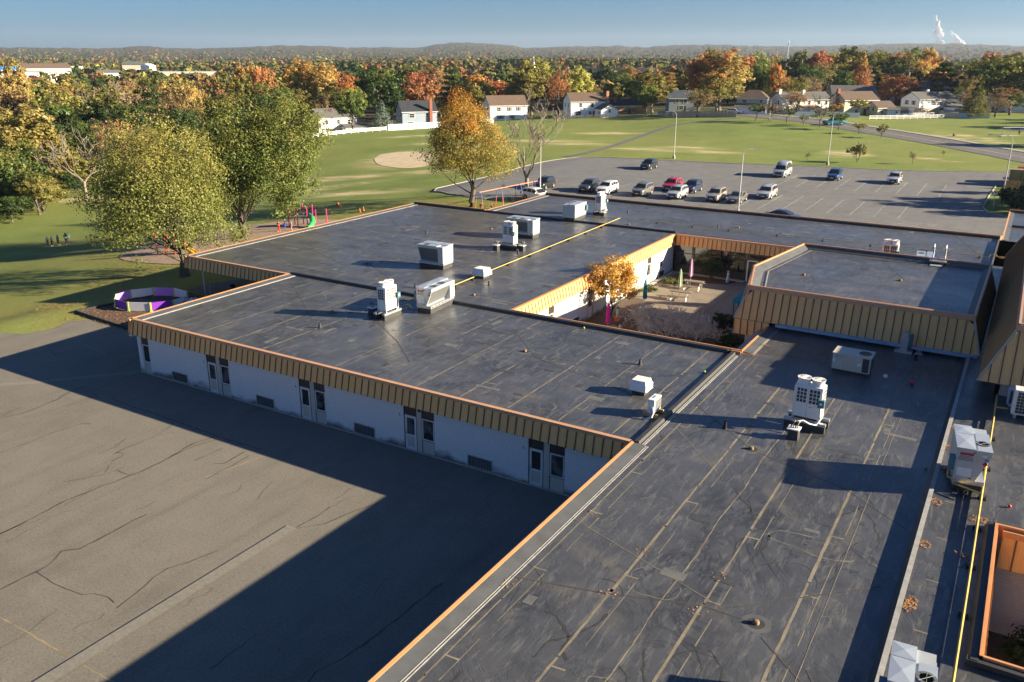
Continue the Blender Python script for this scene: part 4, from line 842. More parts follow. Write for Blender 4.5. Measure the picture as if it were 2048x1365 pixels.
# ------------------------------------------------------------------ gymnasium
GY_ = thing('gymnasium', 'tall gymnasium block with steep brown metal mansard roof beside the gas line', 'school building')
mansard(GY_, (-.5, 83.7), (-.5, 48.75), (.85, 82.3), (.85, 50.2), 5.2, 7.85, capz=.3); mansard(GY_, (-.5, 48.75), (32, 48.75), (.85, 50.2), (30.6, 50.2), 5.2, 7.85, capz=.3); mansard(GY_, (32, 83.7), (-.5, 83.7), (30.6, 82.3), (.85, 82.3), 5.2, 7.85, step=1.0, capz=.3)
roof_slab(GY_, [(.9, 50.3), (30.5, 50.3), (30.5, 82.2), (.9, 82.2)], 7.95, .3); m = MB(); m.box(.88, 1.0, 50.25, 82.2, 7.9, 8.2); m.box(1.0, 30.6, 50.25, 50.37, 7.9, 8.2); m.build('edge_trim', 'copper_band', GY_)
wall_run(GY_, (.35, 49.6), (31, 49.6), 4.2, 5.6, mat='brick_pink'); wall_run(GY_, (.35, 83), (.35, 49.6), -.1, 5.6, mat='brick_pink'); box_part('soffit', 'dark_frame', GY_, -.42, 31, 48.85, 49.6, 5.16, 5.2); box_part('soffit', 'dark_frame', GY_, -.42, .35, 49.6, 83.5, 5.16, 5.2)
# ------------------------------------------------------------------ entrance wing beyond
EW = thing('entrance_wing', 'low entrance wing with black flat roof reaching out beside the shrubs', 'school building')
roof_slab(EW, [(-1.15, 96.1), (26, 96.1), (26, 115.3), (-1.15, 115.3)], 4.18); edge_strip(EW, (-1.15, 96.2), (-1.15, 115.3), z=4.18, bars=False, cant=.5); roof_kerb(EW, (26, 115.0), (-1.0, 115.0), .3, .25, z=4.18); m = MB(); m.box(-1.2, 26, 115.3, 115.42, 3.9, 4.48); m.build('edge_trim', 'orange_trim', EW); m = MB(); m.extr([(104.6, 4.16), (105, 4.16), (104.9, 4.4), (104.7, 4.4)], -.6, 20, 'x'); m.build('roof_kerb', 'curb_membrane', EW)
wall_run(EW, (-.95, 115.1), (-.95, 98), -.1, 4, mat='brick_pink'); wall_run(EW, (26, 115.1), (-.95, 115.1), -.1, 4, mat='brick_pink')
roof_slab(CB, [(-1.4, 83.5), (26, 83.5), (26, 96.05), (-1.4, 96.05)], 4.2); m = MB(); m.extr([(-1.62, 3.98), (-1.36, 3.98), (-1.36, 4.3), (-1.5, 4.3)], 83.5, 96.1); m.build('roof_step', 'grey_membrane', CB)
plain('rust', (.22, .145, .085), .9, 0, .35, 9, bump=.4)
plain('unit_top', (.50, .55, .60), .35, .45, .06, 1.5, dirt=.08)
# ------------------------------------------------------------------ rooftop plant
def bars(m, x0, x1, z0, z1, y, nx, nz, t=.014):
    for i in range(nx+1): x = x0+(x1-x0)*i/nx; m.box(x-t, x+t, y-.02, y, z0, z1)
    for i in range(nz+1): z = z0+(z1-z0)*i/nz; m.box(x0, x1, y-.021, y-.001, z-t, z+t)
def vrf_unit(name, label, loc, rz, w=1.24, dark=False, kerbs=True):
    """tall white condenser with bell-mouth fan outlets; front is local -y"""
    t = thing(name, label, 'air conditioner', loc, rz, 'tall white condensers on the roofs'); d = .77; h0 = .62; h1 = 2.28
    m = MB(); m.box(-w/2-.3, w/2+.3, -.48, -.30, 0, .36); m.box(-w/2-.3, w/2+.3, .30, .48, 0, .36); m.build('support_kerb', 'curb_membrane', t)
    m = MB(); m.box(-w/2-.32, w/2+.32, -.5, -.28, .36, .5); m.box(-w/2-.32, w/2+.32, .28, .5, .36, .5); m.box(-w/2, -w/2+.1, -.4, .4, .5, h0); m.box(w/2-.1, w/2, -.4, .4, .5, h0); m.build('base_rail', 'galvanised', t)
    m = MB(); m.box(-w/2, w/2, -d/2, d/2, h0, h1); b = m.build('casing', 'white_metal', t, bevel=.03)
    half = [(-w/2+.14, -.06), (.06, w/2-.10)] if w > 1 else [(-w/2+.1, w/2-.1)]
    g0, g1 = h0+(.12 if dark else .78), h1-.12
    for x0, x1 in half:
        g = box_part('grille', 'dark_grille', b, x0, x1, -d/2-.012, -d/2+.02, g0, g1); m = MB(); bars(m, x0, x1, g0, g1, -d/2-.012, 3, 4); m.build('grille_bar', 'white_metal', b)
        g = box_part('grille', 'dark_grille', b, x0, x1, d/2-.02, d/2+.012, h0+.78, h1-.12)
    for sx in (-1, 1):
        m = MB(); m.box(min(sx*w/2, sx*(w/2+.012)), max(sx*w/2, sx*(w/2+.012)), -d/2+.14, d/2-.12, h0+.78, h1-.14); m.build('grille', 'dark_grille', b)
        m = MB()
        for i in range(4): y = -d/2+.14+i*(d-.26)/3; m.box(min(sx*w/2, sx*(w/2+.03)), max(sx*w/2, sx*(w/2+.03)), y-.012, y+.012, h0+.78, h1-.14)
        for i in range(5): z = h0+.78+i*(h1-.92-h0)/4; m.box(min(sx*w/2, sx*(w/2+.031)), max(sx*w/2, sx*(w/2+.031)), -d/2+.14, d/2-.12, z-.012, z+.012)
        m.build('grille_bar', 'white_metal', b)
    m = MB(); m.box(-.006, .006, -d/2-.006, -d/2+.01, h0, g0); m.build('door_joint', 'coil_fins', b)
    for cx in ([-w/4, w/4] if w > 1 else [0]):
        m = MB(); rr_ = .34; m.lathe([(rr_*.99, 0), (rr_*.86, .12), (rr_*.84, .2), (rr_*.96, .30), (rr_, .32), (rr_*.9, .32), (rr_*.8, .26)], 24, (cx, 0, h1)); f = m.build('fan_outlet', 'white_metal', t, True)
        m = MB(); m.cyl((cx, 0, h1+.24), (cx, 0, h1+.25), rr_*.84, n=24); m.build('fan', 'dark_grille', f)
        m = MB(); m.lathe([(.12, .315), (.12, .335), (.01, .335)], 14, (cx, 0, h1))
        for i in range(16):
            a = 2*math.pi*i/16; m.cyl((cx+.1*math.cos(a), math.sin(a)*.1, h1+.325), (cx+rr_*.95*math.cos(a), math.sin(a)*rr_*.95, h1+.325), .011, n=4)
        m.build('fan_guard', 'white_metal', f)
    m = MB(); m.box(w/2-.14, w/2+.16, -d/2-.2, -d/2-.03, 1.35, 1.75); s_ = m.build('switch_box', 'switch_teal', t); box_part('switch_label', 'label_white', s_, w/2-.05, w/2+.07, -d/2-.204, -d/2-.2, 1.5, 1.62)
    m = MB(); m.tube([(w/2, -d/2-.1, 1.36), (w/2, -d/2-.1, .7), (w/2-.2, -d/2-.1, .5)], .03, 6); m.build('conduit', 'galvanised', t)
    m = MB(); m.box(.1, .14, -d/2-.008, -d/2, h0+.58, h0+.62); m.box(.16, .24, -d/2-.008, -d/2, h0+.585, h0+.61); m.build('maker_mark', 'label_red', b)
    return t
def pipe_box(label, loc, rz=0):
    """small black-kerbed pedestal where refrigerant pipes leave the roof"""
    t = thing('pipe_pedestal', label, 'pipe pedestal', loc, rz, 'pipe pedestals beside the condensers'); m = MB(); m.hexa([(-.26, -.24, 0), (.26, -.24, 0), (.26, .24, 0), (-.26, .24, 0)], [(-.23, -.21, .5), (.23, -.21, .5), (.23, .21, .5), (-.23, .21, .5)]); m.build('kerb', 'curb_membrane', t)
    box_part('cap', 'white_metal', t, -.29, .29, -.27, .27, .5, .56)
    for i, x in enumerate((-.15, -.05, .06, .16)):
        m = MB(); m.tube([(x, 0, .56), (x, 0, .74), (x+.03, .06, .84), (x+.05, .16, .86)], .03, 6); m.build('pipe', 'pale_strip' if i % 2 else 'black_rubber', t)
    return t
def rtu(name, label, loc, rz, L=3.0, W=1.25, H=1.35, group='packaged rooftop units', marks=True):
    """packaged unit: long axis local y, service end faces -y, slanted coil on +x"""
    t = thing(name, label, 'rooftop unit', loc, rz, group)
    box_part('roof_kerb', 'curb_membrane', t, -W/2+.06, W/2-.12, -L/2+.06, L/2-.06, 0, .38); m = MB(); m.box(-W/2, W/2-.06, -L/2, L/2, .38, .58)
    for i in range(7): y = -L/2+.25+i*(L-.5)/6; m.mi = 1; m.box(W/2-.06, W/2-.05, y-.06, y+.06, .44, .5)
    m.build('base_rail', ['galvanised', 'dark_grille'], t)
    x1 = W/2; xs_ = x1-.42; b = MB(); b.extr([(-W/2, .58), (xs_, .58), (x1+.02, .58+H-.28), (x1+.02, .58+H-.1), (-W/2, .58+H-.1)], -L/2, L/2-.72*L*.28); b.box(-W/2, W/2, L/2-.72*L*.28, L/2, .58, .58+H-.1); body = b.build('casing', 'unit_metal', t)
    m = MB(); yb = L/2-.72*L*.28-.06; q = .035; m.hexa([(xs_+.03, -L/2+.12, .64), (xs_+.03, yb, .64), (xs_+.0, yb, .64), (xs_+.0, -L/2+.12, .64)], [(x1+.02+q*.2, -L/2+.12, .58+H-.32), (x1+.02+q*.2, yb, .58+H-.32), (x1-.02, yb, .58+H-.32), (x1-.02, -L/2+.12, .58+H-.32)]); m.build('coil', 'coil_fins', body)
    z = .58+H-.1; yj = .12*L
    tp = MB()
    def crowned(x0, x1_, y0, y1, zz, hh):
        cx, cy = (x0+x1_)/2, (y0+y1)/2; tp.add([(x0, y0, zz), (x1_, y0, zz), (x1_, y1, zz), (x0, y1, zz), (cx, cy, zz+hh)], [(0, 1, 4), (1, 2, 4), (2, 3, 4), (3, 0, 4)])
    tp.box(-W/2-.03, .06, -L/2-.03, yj, z, z+.07); tp.box(-W/2-.03, .06, yj+.03, L/2+.03, z, z+.07); crowned(-W/2-.02, .05, -L/2-.02, yj-.01, z+.071, .035); crowned(-W/2-.02, .05, yj+.04, L/2+.02, z+.071, .035); tp.build('lid', 'unit_top', t)
    tp = MB(); tp.box(.13, W/2+.05, -L/2-.03, L/2-.6, z, z+.05); cl = tp.build('condenser_lid', 'unit_top', t)
    for cy in ([-L*.26, L*.06] if L > 2.8 else [-L*.2]):
        m = MB(); m.cyl((W/4+.06, cy, z+.05), (W/4+.06, cy, z+.062), .26, n=22); m.build('fan', 'dark_grille', cl); m = MB()
        for k in range(3): m.lathe([(.08+k*.085, .066), (.094+k*.085, .076)], 18, (W/4+.06, cy, z))
        for k in range(8): a = math.pi*k/4; m.cyl((W/4+.06, cy, z+.074), (W/4+.06+.26*math.cos(a), cy+.26*math.sin(a), z+.074), .008, n=4)
        m.build('fan_guard', 'coil_fins', cl)
    m = MB(); m.box(-W/2+.04, .1, -L/2-.012, -L/2, .66, z-.06); dr = m.build('service_door', 'unit_metal', body)
    if marks:
        box_part('maker_plate', 'label_red', dr, -W/2+.12, .0, -L/2-.018, -L/2-.012, z-.24, z-.13); mm = MB()
        for i in range(4): mm.box(-W/2+.1-.03*i+.03, .02+.02*i-.06, -L/2-.017, -L/2-.012, z-.30-.06*i, z-.27-.06*i)
        mm.build('rating_text', 'coil_fins', dr); box_part('louvre_panel', 'white_metal', dr, -W/2+.1, .02, -L/2-.02, -L/2-.012, .74, 1.12)
        mm = MB(); mm.box(.3, .5, -L/2-.006, -L/2, z-.24, z-.14); mm.build('data_plate', 'label_white', dr); mm = MB(); mm.add([(.46, -L/2-.004, 1.28), (.57, -L/2-.004, 1.4), (.46, -L/2-.004, 1.52), (.35, -L/2-.004, 1.4)], [(0, 1, 2, 3)]); mm.build('warning_diamond', 'label_red', dr)
        mm = MB(); mm.box(.42, .58, -L/2-.03, -L/2, 1.56, 1.62); mm.build('vent_hood', 'label_blue', dr)
        mm = MB(); mm.box(-.06, .06, -L/2-.03, -L/2-.012, z-.1, z-.07); mm.box(-.06, .06, -L/2-.03, -L/2-.012, .66, .69); mm.build('hinge', 'dark_grille', dr)
    m = MB(); m.box(-W/2-.22, -W/2, -L/2+.05, -L/2+.4, .9, 1.5); m.build('switch_box', 'switch_teal', t)
    return t
Z1 = 3.95
vrf_unit('condenser_unit', 'tall white condenser with two fan outlets on the front roof beside a slant-sided unit', (-36.98, 44.35, Z1), R(90))
pipe_box('black kerbed pipe pedestal tucked against the front roof condenser', (-38.25, 44.25, Z1), R(90))
vrf_unit('condenser_unit', 'broad white condenser in front of a slant-sided unit on the rear roof', (-41.25, 67.95, Z1), 0)
pipe_box('black kerbed pipe pedestal before the rear roof condenser', (-41.9, 66.5, Z1))
pipe_box('small pipe pedestal at the right foot of the rear roof condenser', (-39.7, 67.6, Z1))
vrf_unit('condenser_unit', 'narrow-sided white condenser near the car park edge of the roof', (-41.75, 88.9, 4.0), R(90))
pipe_box('small pipe pedestal at the foot of the car park side condenser', (-40.8, 87.6, 4.0))
vrf_unit('condenser_unit', 'white condenser with grid grilles and teal switch box on the wing roof', (-7.4, 40.75, Z1), R(-2), 1.36)
pipe_box('black pipe pedestal with white hose before the wing roof condenser', (-7.62, 39.05, Z1))
m = MB(); m.tube([(-7.55, 39.2, 4.8), (-7.3, 39.35, 4.84), (-7.05, 39.6, 4.62), (-6.8, 39.95, 4.47), (-6.65, 40.3, 4.8)], .035, 7); tag(m.build('refrigerant_hose', 'white_metal', None, True), 'white refrigerant hose looping from pedestal to the wing roof condenser', 'hose')
vrf_unit('condenser_unit', 'condenser with tall dark grilles behind the library roof edge', (-9.1, 78.2, 3.97), 0, 1.24, True)
rtu('rooftop_unit', 'long slant-sided unit with two fans on the front roof', (-35.4, 47.95, Z1), R(4), 3.2)
rtu('rooftop_unit', 'slant-sided unit set crosswise alone on the rear roof', (-42.9, 58.2, Z1), R(-88), 2.6, 1.6, 1.5, marks=False)
rtu('rooftop_unit', 'slant-sided unit set crosswise behind the broad condenser', (-43.0, 73.4, Z1), R(-88), 3.0, 1.5, 1.4, marks=False)
rtu('rooftop_unit', 'boxy grey unit beside the narrow condenser at the car park side', (-42.9, 84.6, 4.0), R(182), 3.0, 1.5, 1.3, marks=False)
rtu('rooftop_unit', 'grey unit with red nameplate beside the yellow gas line', (-.15, 38.1, 4.2), R(8), 2.5, 1.25, 1.45)
rtu('rooftop_unit', 'cropped grey unit with crossed lid creases on the narrow roof strip', (-.42, 21.7, 4.2), R(4), 1.75, 1.1, 1.2)
rtu('rooftop_unit', 'grey unit with white access ladder behind the library roof edge', (-6.1, 77.0, 3.97), R(185), 2.6, 1.5, 1.35, marks=False)
# beige packaged unit on the wing roof
t = thing('beige_package_unit', 'low beige packaged unit with round fan opening in the gym shadow', 'rooftop unit', (-6.97, 50.35, Z1), R(-1)); box_part('base_rail', 'dark_grille', t, -1.0, 1.0, -.6, .6, 0, .16); b = box_part('casing', 'beige_metal', t, -1.05, 1.05, -.66, .66, .16, 1.1, bevel=.02); box_part('lid', 'beige_metal', t, -1.08, 1.08, -.69, .69, 1.1, 1.15)
box_part('coil', 'dark_grille', b, .62, .98, -.672, -.66, .22, 1.05); box_part('coil', 'dark_grille', b, 1.05, 1.062, -.5, .5, .25, 1.0); m = MB(); m.lathe([(.34, 1.15), (.34, 1.19), (.30, 1.19), (.30, 1.16)], 22, (.62, 0, 0)); f_ = m.build('fan_ring', 'rib_brown', t, True); m = MB(); m.cyl((.62, 0, 1.152), (.62, 0, 1.156), .3, n=20); m.build('fan', 'dark_grille', f_)
text_mesh('maker_plate', 'YORK', .1, 'dark_grille', b, (-.72, -.668, .92), (R(90), 0, 0)); box_part('maker_emblem', 'label_blue', b, -.86, -.76, -.67, -.66, .9, 1.02); box_part('data_plate', 'label_white', b, .36, .52, -.67, -.66, .55, .72); box_part('data_plate', 'label_white', b, -1.0, -.88, -.67, -.66, .62, .78); box_part('door_joint', 'dark_grille', b, -.42, -.41, -.667, -.66, .2, 1.08)
m = MB(); m.box(-1.2, -1.06, -.4, -.1, .3, .8); m.build('switch_box', 'switch_teal', t)
# louvred vents
def louvre(label, loc, s=1.0):
    t = thing('louvred_vent', label, 'roof vent', loc, 0, 'louvred roof vents'); box_part('roof_kerb', 'curb_membrane', t, -.42*s, .42*s, -.42*s, .42*s, 0, .26)
    for i in range(3):
        z = .26+i*.13; m = MB(); m.hexa([(-.6*s, -.6*s, z), (.6*s, -.6*s, z), (.6*s, .6*s, z), (-.6*s, .6*s, z)], [(-.5*s, -.5*s, z+.15), (.5*s, -.5*s, z+.15), (.5*s, .5*s, z+.15), (-.5*s, .5*s, z+.15)]); m.build('louvre_blade', 'white_metal', t)
    m = MB(); m.hexa([(-.5*s, -.5*s, .67), (.5*s, -.5*s, .67), (.5*s, .5*s, .67), (-.5*s, .5*s, .67)], [(-.46*s, -.46*s, .84), (.46*s, -.46*s, .84), (.46*s, .46*s, .84), (-.46*s, .46*s, .84)]); m.build('cap', 'white_paint', t)
louvre('white louvred box vent beside the gas line on the rear roof', (-37.45, 57.2, Z1), 1.05); louvre('white louvred box vent next to the small split condenser', (-16.2, 40.55, Z1), .85)
# small split condenser on timber bearers
t = thing('split_condenser', 'small white split condenser on timber bearers with curved pipes', 'air conditioner', (-14.45, 38.15, Z1), R(0)); 
for y in (-.42, .36): box_part('bearer', 'wood_new', t, -.42, .36, y, y+.1, 0, .2)
b = box_part('casing', 'white_metal', t, -.2, .18, -.46, .46, .24, .98, bevel=.02); m = MB(); m.box(-.16, .14, -.4, -.32, .2, .24); m.box(-.16, .14, .32, .4, .2, .24); m.build('foot', 'galvanised', t)
box_part('grille', 'coil_fins', b, .18, .192, -.34, .4, .34, .9); m = MB()
for i in range(5): z = .34+i*.14; m.box(.19, .204, -.34, .4, z-.008, z+.008)
for i in range(5): y = -.34+i*.185; m.box(.19, .203, y-.008, y+.008, .34, .9)
m.build('grille_bar', 'pale_strip', b); box_part('maker_mark', 'label_blue', b, -.1, .0, -.2, .2, .98, .984); box_part('cover', 'white_metal', b, .0, .14, -.52, -.46, .34, .62)
m = MB(); m.tube([(.1, -.5, .55), (.2, -.62, .35), (.18, -.75, .16), (-.05, -.85, .08), (-.2, -.87, -.02)], .045, 8); m.build('pipe', 'white_metal', t, True); m = MB(); m.tube([(.02, -.5, .5), (.12, -.65, .28), (.06, -.78, .12), (-.1, -.88, .06), (-.3, -.88, .05)], .04, 8); m.build('pipe', 'gutter_blue', t, True)
# pipe vents and drains
def pipe_vent(loc, label, h=.34, r=.075):
    m = MB(); m.lathe([(r*2.1, 0), (r*1.35, .05), (r*1.05, h*.75), (r*1.05, h), (r*.75, h), (r*.75, h*.8)], 10); o = m.build('pipe_vent', 'curb_membrane', None, True); o.location = loc; tag(o, label, 'pipe vent', 'stub pipe vents on the roofs')
VL = 'short black stub pipe vent standing on the flat roof'
for x, y, z, w in ((-39.24, 39.92, Z1, 'in front of the front roof condenser'), (-18.0, 44.7, Z1, 'on the front roof by the courtyard rim'), (-40.1, 51.63, Z1, 'behind the front roof condenser'), (-35.57, 55.37, Z1, 'right of the louvred vent and gas pipe'), (-39.43, 66.38, Z1, 'before the broad rear condenser'), (-52.18, 69.33, Z1, 'alone in the middle of the rear roof'), (-39.44, 91.61, 4.0, 'beside the car park side condenser'), (-27.5, 88.2, 4.0, 'on the corridor roof near the thin gas pipe')): pipe_vent((x, y, z), 'short stub pipe vent '+w); pipe_vent((-4.0, 54.3, 3.95), 'stub pipe vent close under the library gutter', .3); pipe_vent((-10.78, 38.37, Z1), 'short stub pipe vent in the wing condenser shadow', .4)
def drain(x, y, z=Z1, lab='rusty domed roof drain in its shallow round sump'):
    t = thing('roof_drain', lab, 'roof drain', (x, y, z), 0, 'roof drains'); m = MB(); m.lathe([(.50, .003), (.30, .006), (.28, .004)], 22); m.build('sump_ring', 'grey_membrane', t); m = MB(); m.cyl((0, 0, .005), (0, 0, .008), .29, n=20); m.build('sump', 'stain_black', t)
    m = MB(); m.lathe([(.11, 0), (.12, .04), (.10, .12), (.07, .14), (.01, .135)], 12); m.build('strainer', 'rust', t, True)
for x, y, z, w in ((-25.04, 43.09, Z1, 'on the front roof near the courtyard rim'), (-8.99, 36.76, Z1, 'before the pipe pedestal on the wing roof'), (-5.14, 24.0, Z1, 'in a pale ring on the wing roof'), (-41.03, 43.1, Z1, 'in the front roof condenser shadow'), (-34.94, 52.24, Z1, 'between the long unit and the louvred vent'), (-48.65, 55.89, Z1, 'in the shadow of the crosswise rear unit'), (-47.79, 74.93, Z1, 'in the open middle of the rear roof'), (-36.34, 84.83, 4.0, 'near the end of the thick gas pipe'), (-25.69, 89.57, 4.0, 'on the corridor roof by the thin gas pipe'), (-12.9, 62.9, 6.22, 'on the library roof near its faceted corner'), (-6.6, 64.9, 6.22, 'on the library roof at the shadow edge')): drain(x, y, z, 'rusty domed roof drain '+w)
# gas line: two runs, each with its saddles
def gas_run(label, pts, r, sad, z, name='gas_pipe'):
    t = thing(name, label, 'gas pipe'); m = MB(); m.tube([Vector(p) for p in pts], r, 8); m.build('pipe', 'gas_yellow', t, True)
    for x, y, rz in sad:
        m = MB(); c, s = math.cos(rz), math.sin(rz)
        m.box(-.16, .16, -.09, .09, 0, .07); m.box(-.03, .03, -.05, .05, .07, .16); m.box(-.13, -.09, -.03, .03, .07, .2); m.box(.09, .13, -.03, .03, .07, .2); o = m.build('pipe_saddle', 'black_rubber', t); o.location = (x, y, z); o.rotation_euler = (0, 0, rz)
    return t
gas_run('yellow gas pipe running across the rear roof between the plant units', [(-37.9, 46.4, 4.1), (-37.55, 51.5, 4.14), (-38.39, 87.0, 4.2)], .042, [(-37.6, y, 0) for y in (53.5, 56)]+[(-37.6-.0235*(y-51.5), y, 0) for y in (62, 66, 70, 74, 78, 82)], Z1)
gas_run('thin yellow gas branch along the corridor roof', [(-42.0, 86.3, 4.2), (-38.4, 87.0, 4.2), (-23.7, 87.2, 4.2), (-10.4, 87.6, 4.2), (-1.8, 87.0, 4.2), (-1.75, 87, 4.5), (-1.25, 87, 4.5), (-1.2, 87, 4.35), (1.0, 87, 4.35)], .03, [(x, 87.3, R(90)) for x in (-34, -30, -26, -21, -16.5, -12, -7, -2.6)], 4.0)
gas_run('zigzag yellow gas branch beside the front roof condenser', [(-37.9, 46.45, 4.12), (-36.9, 46.1, 4.12), (-36.75, 46.1, 4.12), (-36.7, 46.1, 4.5), (-36.3, 46.0, 4.5), (-36.1, 46.0, 4.3)], .03, [], Z1)
gas_run('yellow gas pipe along the narrow roof strip by the gymnasium', [(.62, 4, 4.47), (.60, 23.8, 4.47), (.59, 30.4, 4.47), (.57, 36, 4.47), (.55, 49.0, 4.47)], .045, [(.6, y, 0) for y in (15, 19.4, 23.4, 27.4, 30.6, 33.6, 36.4, 39.4, 43)], 4.29)
gas_run('yellow gas branch stepping up to the nameplate unit', [(.58, 36.3, 4.55), (-.55, 36.75, 4.55), (-.62, 36.78, 4.75), (-.78, 36.85, 4.75), (-.8, 37.1, 4.78), (-.8, 37.15, 5.1), (-.68, 37.2, 5.1)], .04, [(0, 36.5, R(90))], 4.3)
gas_run('short yellow gas branch to the condenser under the gymnasium eave', [(.56, 46.9, 4.56), (1.1, 47.0, 4.56)], .04, [], 4.29)
# condenser under the gym eave
t = thing('wall_condenser', 'large white condenser with square grid grille below the gymnasium eave', 'air conditioner', (1.95, 46.9, 4.29), R(2)); box_part('foot', 'galvanised', t, -.6, -.45, -.35, .35, 0, .2); box_part('foot', 'galvanised', t, .45, .6, -.35, .35, 0, .2); b = box_part('casing', 'white_metal', t, -.72, .72, -.38, .38, .2, 1.5, bevel=.03); box_part('grille', 'dark_grille', b, -.56, .66, -.392, -.38, .3, 1.42); m = MB(); bars(m, -.56, .66, .3, 1.42, -.392, 8, 7, .009); m.build('grille_bar', 'galvanised', b)
t = thing('wall_condenser', 'smaller pale condenser tucked behind the grid-grille one', 'air conditioner', (1.5, 48.3, 4.29), 0); b = box_part('casing', 'gutter_blue', t, -.5, .6, -.25, .25, .1, 1.0, bevel=.02); box_part('grille', 'dark_grille', b, -.4, .2, -.262, -.25, .2, .9); box_part('foot', 'galvanised', t, -.4, .5, -.2, .2, 0, .1)
# exhaust hood and access ladder at the library block
t = thing('exhaust_hood', 'grey sheet-metal exhaust hood against the library gutter', 'exhaust hood', (-4.85, 55.55, Z1), R(-3)); box_part('base', 'galvanised', t, -.5, .5, -.3, .2, 0, .14); m = MB(); m.extr([(-.22, .14), (.22, .14), (.22, 1.15), (.1, 1.32), (-.12, 1.3), (-.22, 1.0)], -.25, .2); m.build('duct', 'galvanised', t); box_part('side_plate', 'switch_teal', t, .28, .42, -.1, .2, .3, 1.2); m = MB()
for i in range(3): m.cyl((.75+.12*i, .1, 0), (.75+.12*i, .1, .3), .03, .02, 6)
m.box(.65, 1.1, -.05, .25, 0, .05); m.build('pipe_stub_plate', 'galvanised', t)
t = thing('roof_ladder', 'white steel access ladder with handrails over the library parapet', 'ladder', (-4.9, 72.55, 0), 0)
for x in (-.42, .42):
    m = MB(); m.tube([(x, 1.1, 4.0), (x, .45, 6.2), (x, .1, 7.5), (x, -.2, 7.7), (x, -.35, 7.5), (x, -.35, 6.3)], .04, 6); m.build('handrail', 'white_metal', t, True)
    m = MB(); m.tube([(x, .35, 6.6), (x, -.3, 6.9)], .03, 6); m.build('brace', 'white_metal', t)
for i in range(9): m = MB(); q = i/8; m.box(-.42, .42, 1.05-q*.65, 1.17-q*.65, 4.15+q*2.15, 4.19+q*2.15); m.build('rung', 'white_metal', t)
m = MB(); m.box(-.6, .6, -.75, -.1, 6.42, 6.5); m.build('platform', 'galvanised', t); m = MB(); m.box(-.45, .45, -1.5, -.95, 6.23, 6.27); m.build('step_pad', 'pale_strip', t)
# balls left on the roofs
ball('soccer_ball', 'white_paint', (-5.09, 50.0, Z1), .13, 'white football lying in shade on the wing roof'); ball('playground_ball', 'ball_red', (-3.65, 49.75, Z1), .14, 'pinkish red playground ball lying in shade on the wing roof')
ball('tennis_ball', 'tennis_green', (-24.0, 49.2, Z1), .07, 'bright green tennis ball near the courtyard rim'); ball('tennis_ball', 'tennis_green', (-14.25, 45.4, Z1), .07, 'green tennis ball against the wing kerb'); ball('small_ball', 'ball_red', (-.95, 38.6, 4.2), .07, 'small red ball beside the nameplate unit'); ball('small_ball', 'green_plastic', (-1.72, 38.9, Z1), .07, 'small green ball below the roof step'); ball('small_ball', 'ball_red', (1.6, 36.2, 4.29), .07, 'small red ball on the roof near the gymnasium')
# leaf drifts caught along the kerbs
V_ = []; F_ = []
def leaves_at(cx, cy, rx, ry, n, z, ring=False):
    for _ in range(n):
        a = rnd.uniform(0, 6.28); q = rnd.uniform(.72, 1) if ring else math.sqrt(rnd.random()); x = cx+rx*q*math.cos(a); y = cy+ry*q*math.sin(a); s = rnd.uniform(.03, .06); b = rnd.uniform(0, 6.28); zz = z+rnd.uniform(.006, .03); k = len(V_)
        V_.extend([(x+s*math.cos(b+i*1.57)*(1 if i % 2 else .6), y+s*math.sin(b+i*1.57)*(1 if i % 2 else .6), zz+rnd.uniform(-.005, .015)) for i in range(4)]); F_.append((k, k+1, k+2, k+3))
for y in (20.2, 20.9, 24.6, 27.3, 27.6, 31.6, 35.3, 38.9, 41.2, 44, 16, 13): leaves_at(-.96, y, .2, .28, 34, 4.2, True); leaves_at(-1.02, y+rnd.uniform(-.3, .3), .14, .3, 26, 4.2)
for y in (21, 23, 26.5, 30, 33): leaves_at(1.0, y, .16, .25, 20, 4.29, True)
for x, y in ((-12.3, 15.9), (-12.95, 27.6), (-6.98, 23.7), (-9.9, 22.9), (-13.2, 21.6), (-6.95, 26), (-9.95, 26.0)): leaves_at(x, y, .34, .36, 9, Z1)
leaves_at(-12.6, 52.2, .35, .12, 60, Z1); leaves_at(-12.9, 49.9, .6, .3, 80, Z1); leaves_at(-.75, 87.5, .3, .5, 90, 4.2); leaves_at(-.5, 96.6, .4, .2, 60, 4.18); leaves_at(-.2, 104.2, .6, .2, 70, 4.18)
for k in range(9): leaves_at(-63.4, 60+k*2.6, .25, .9, 70, Z1)
leaves_at(-62.8, 82.6, 1.5, .3, 120, Z1); leaves_at(.6, 34.5, .5, .25, 70, 4.29); leaves_at(-14.1, 48.9, .1, .3, 30, Z1); leaves_at(.4, 31.4, .4, .2, 60, 4.3); leaves_at(-6, 52, 4, 2, 40, Z1)
me = bpy.data.meshes.new('fallen_leaves'); me.from_pydata(V_, [], F_); me.materials.append(MAT('leaf_orange')); tag(link('fallen_leaves', me), 'dry orange fallen leaves caught along the roof kerbs', 'leaves', kind='stuff')
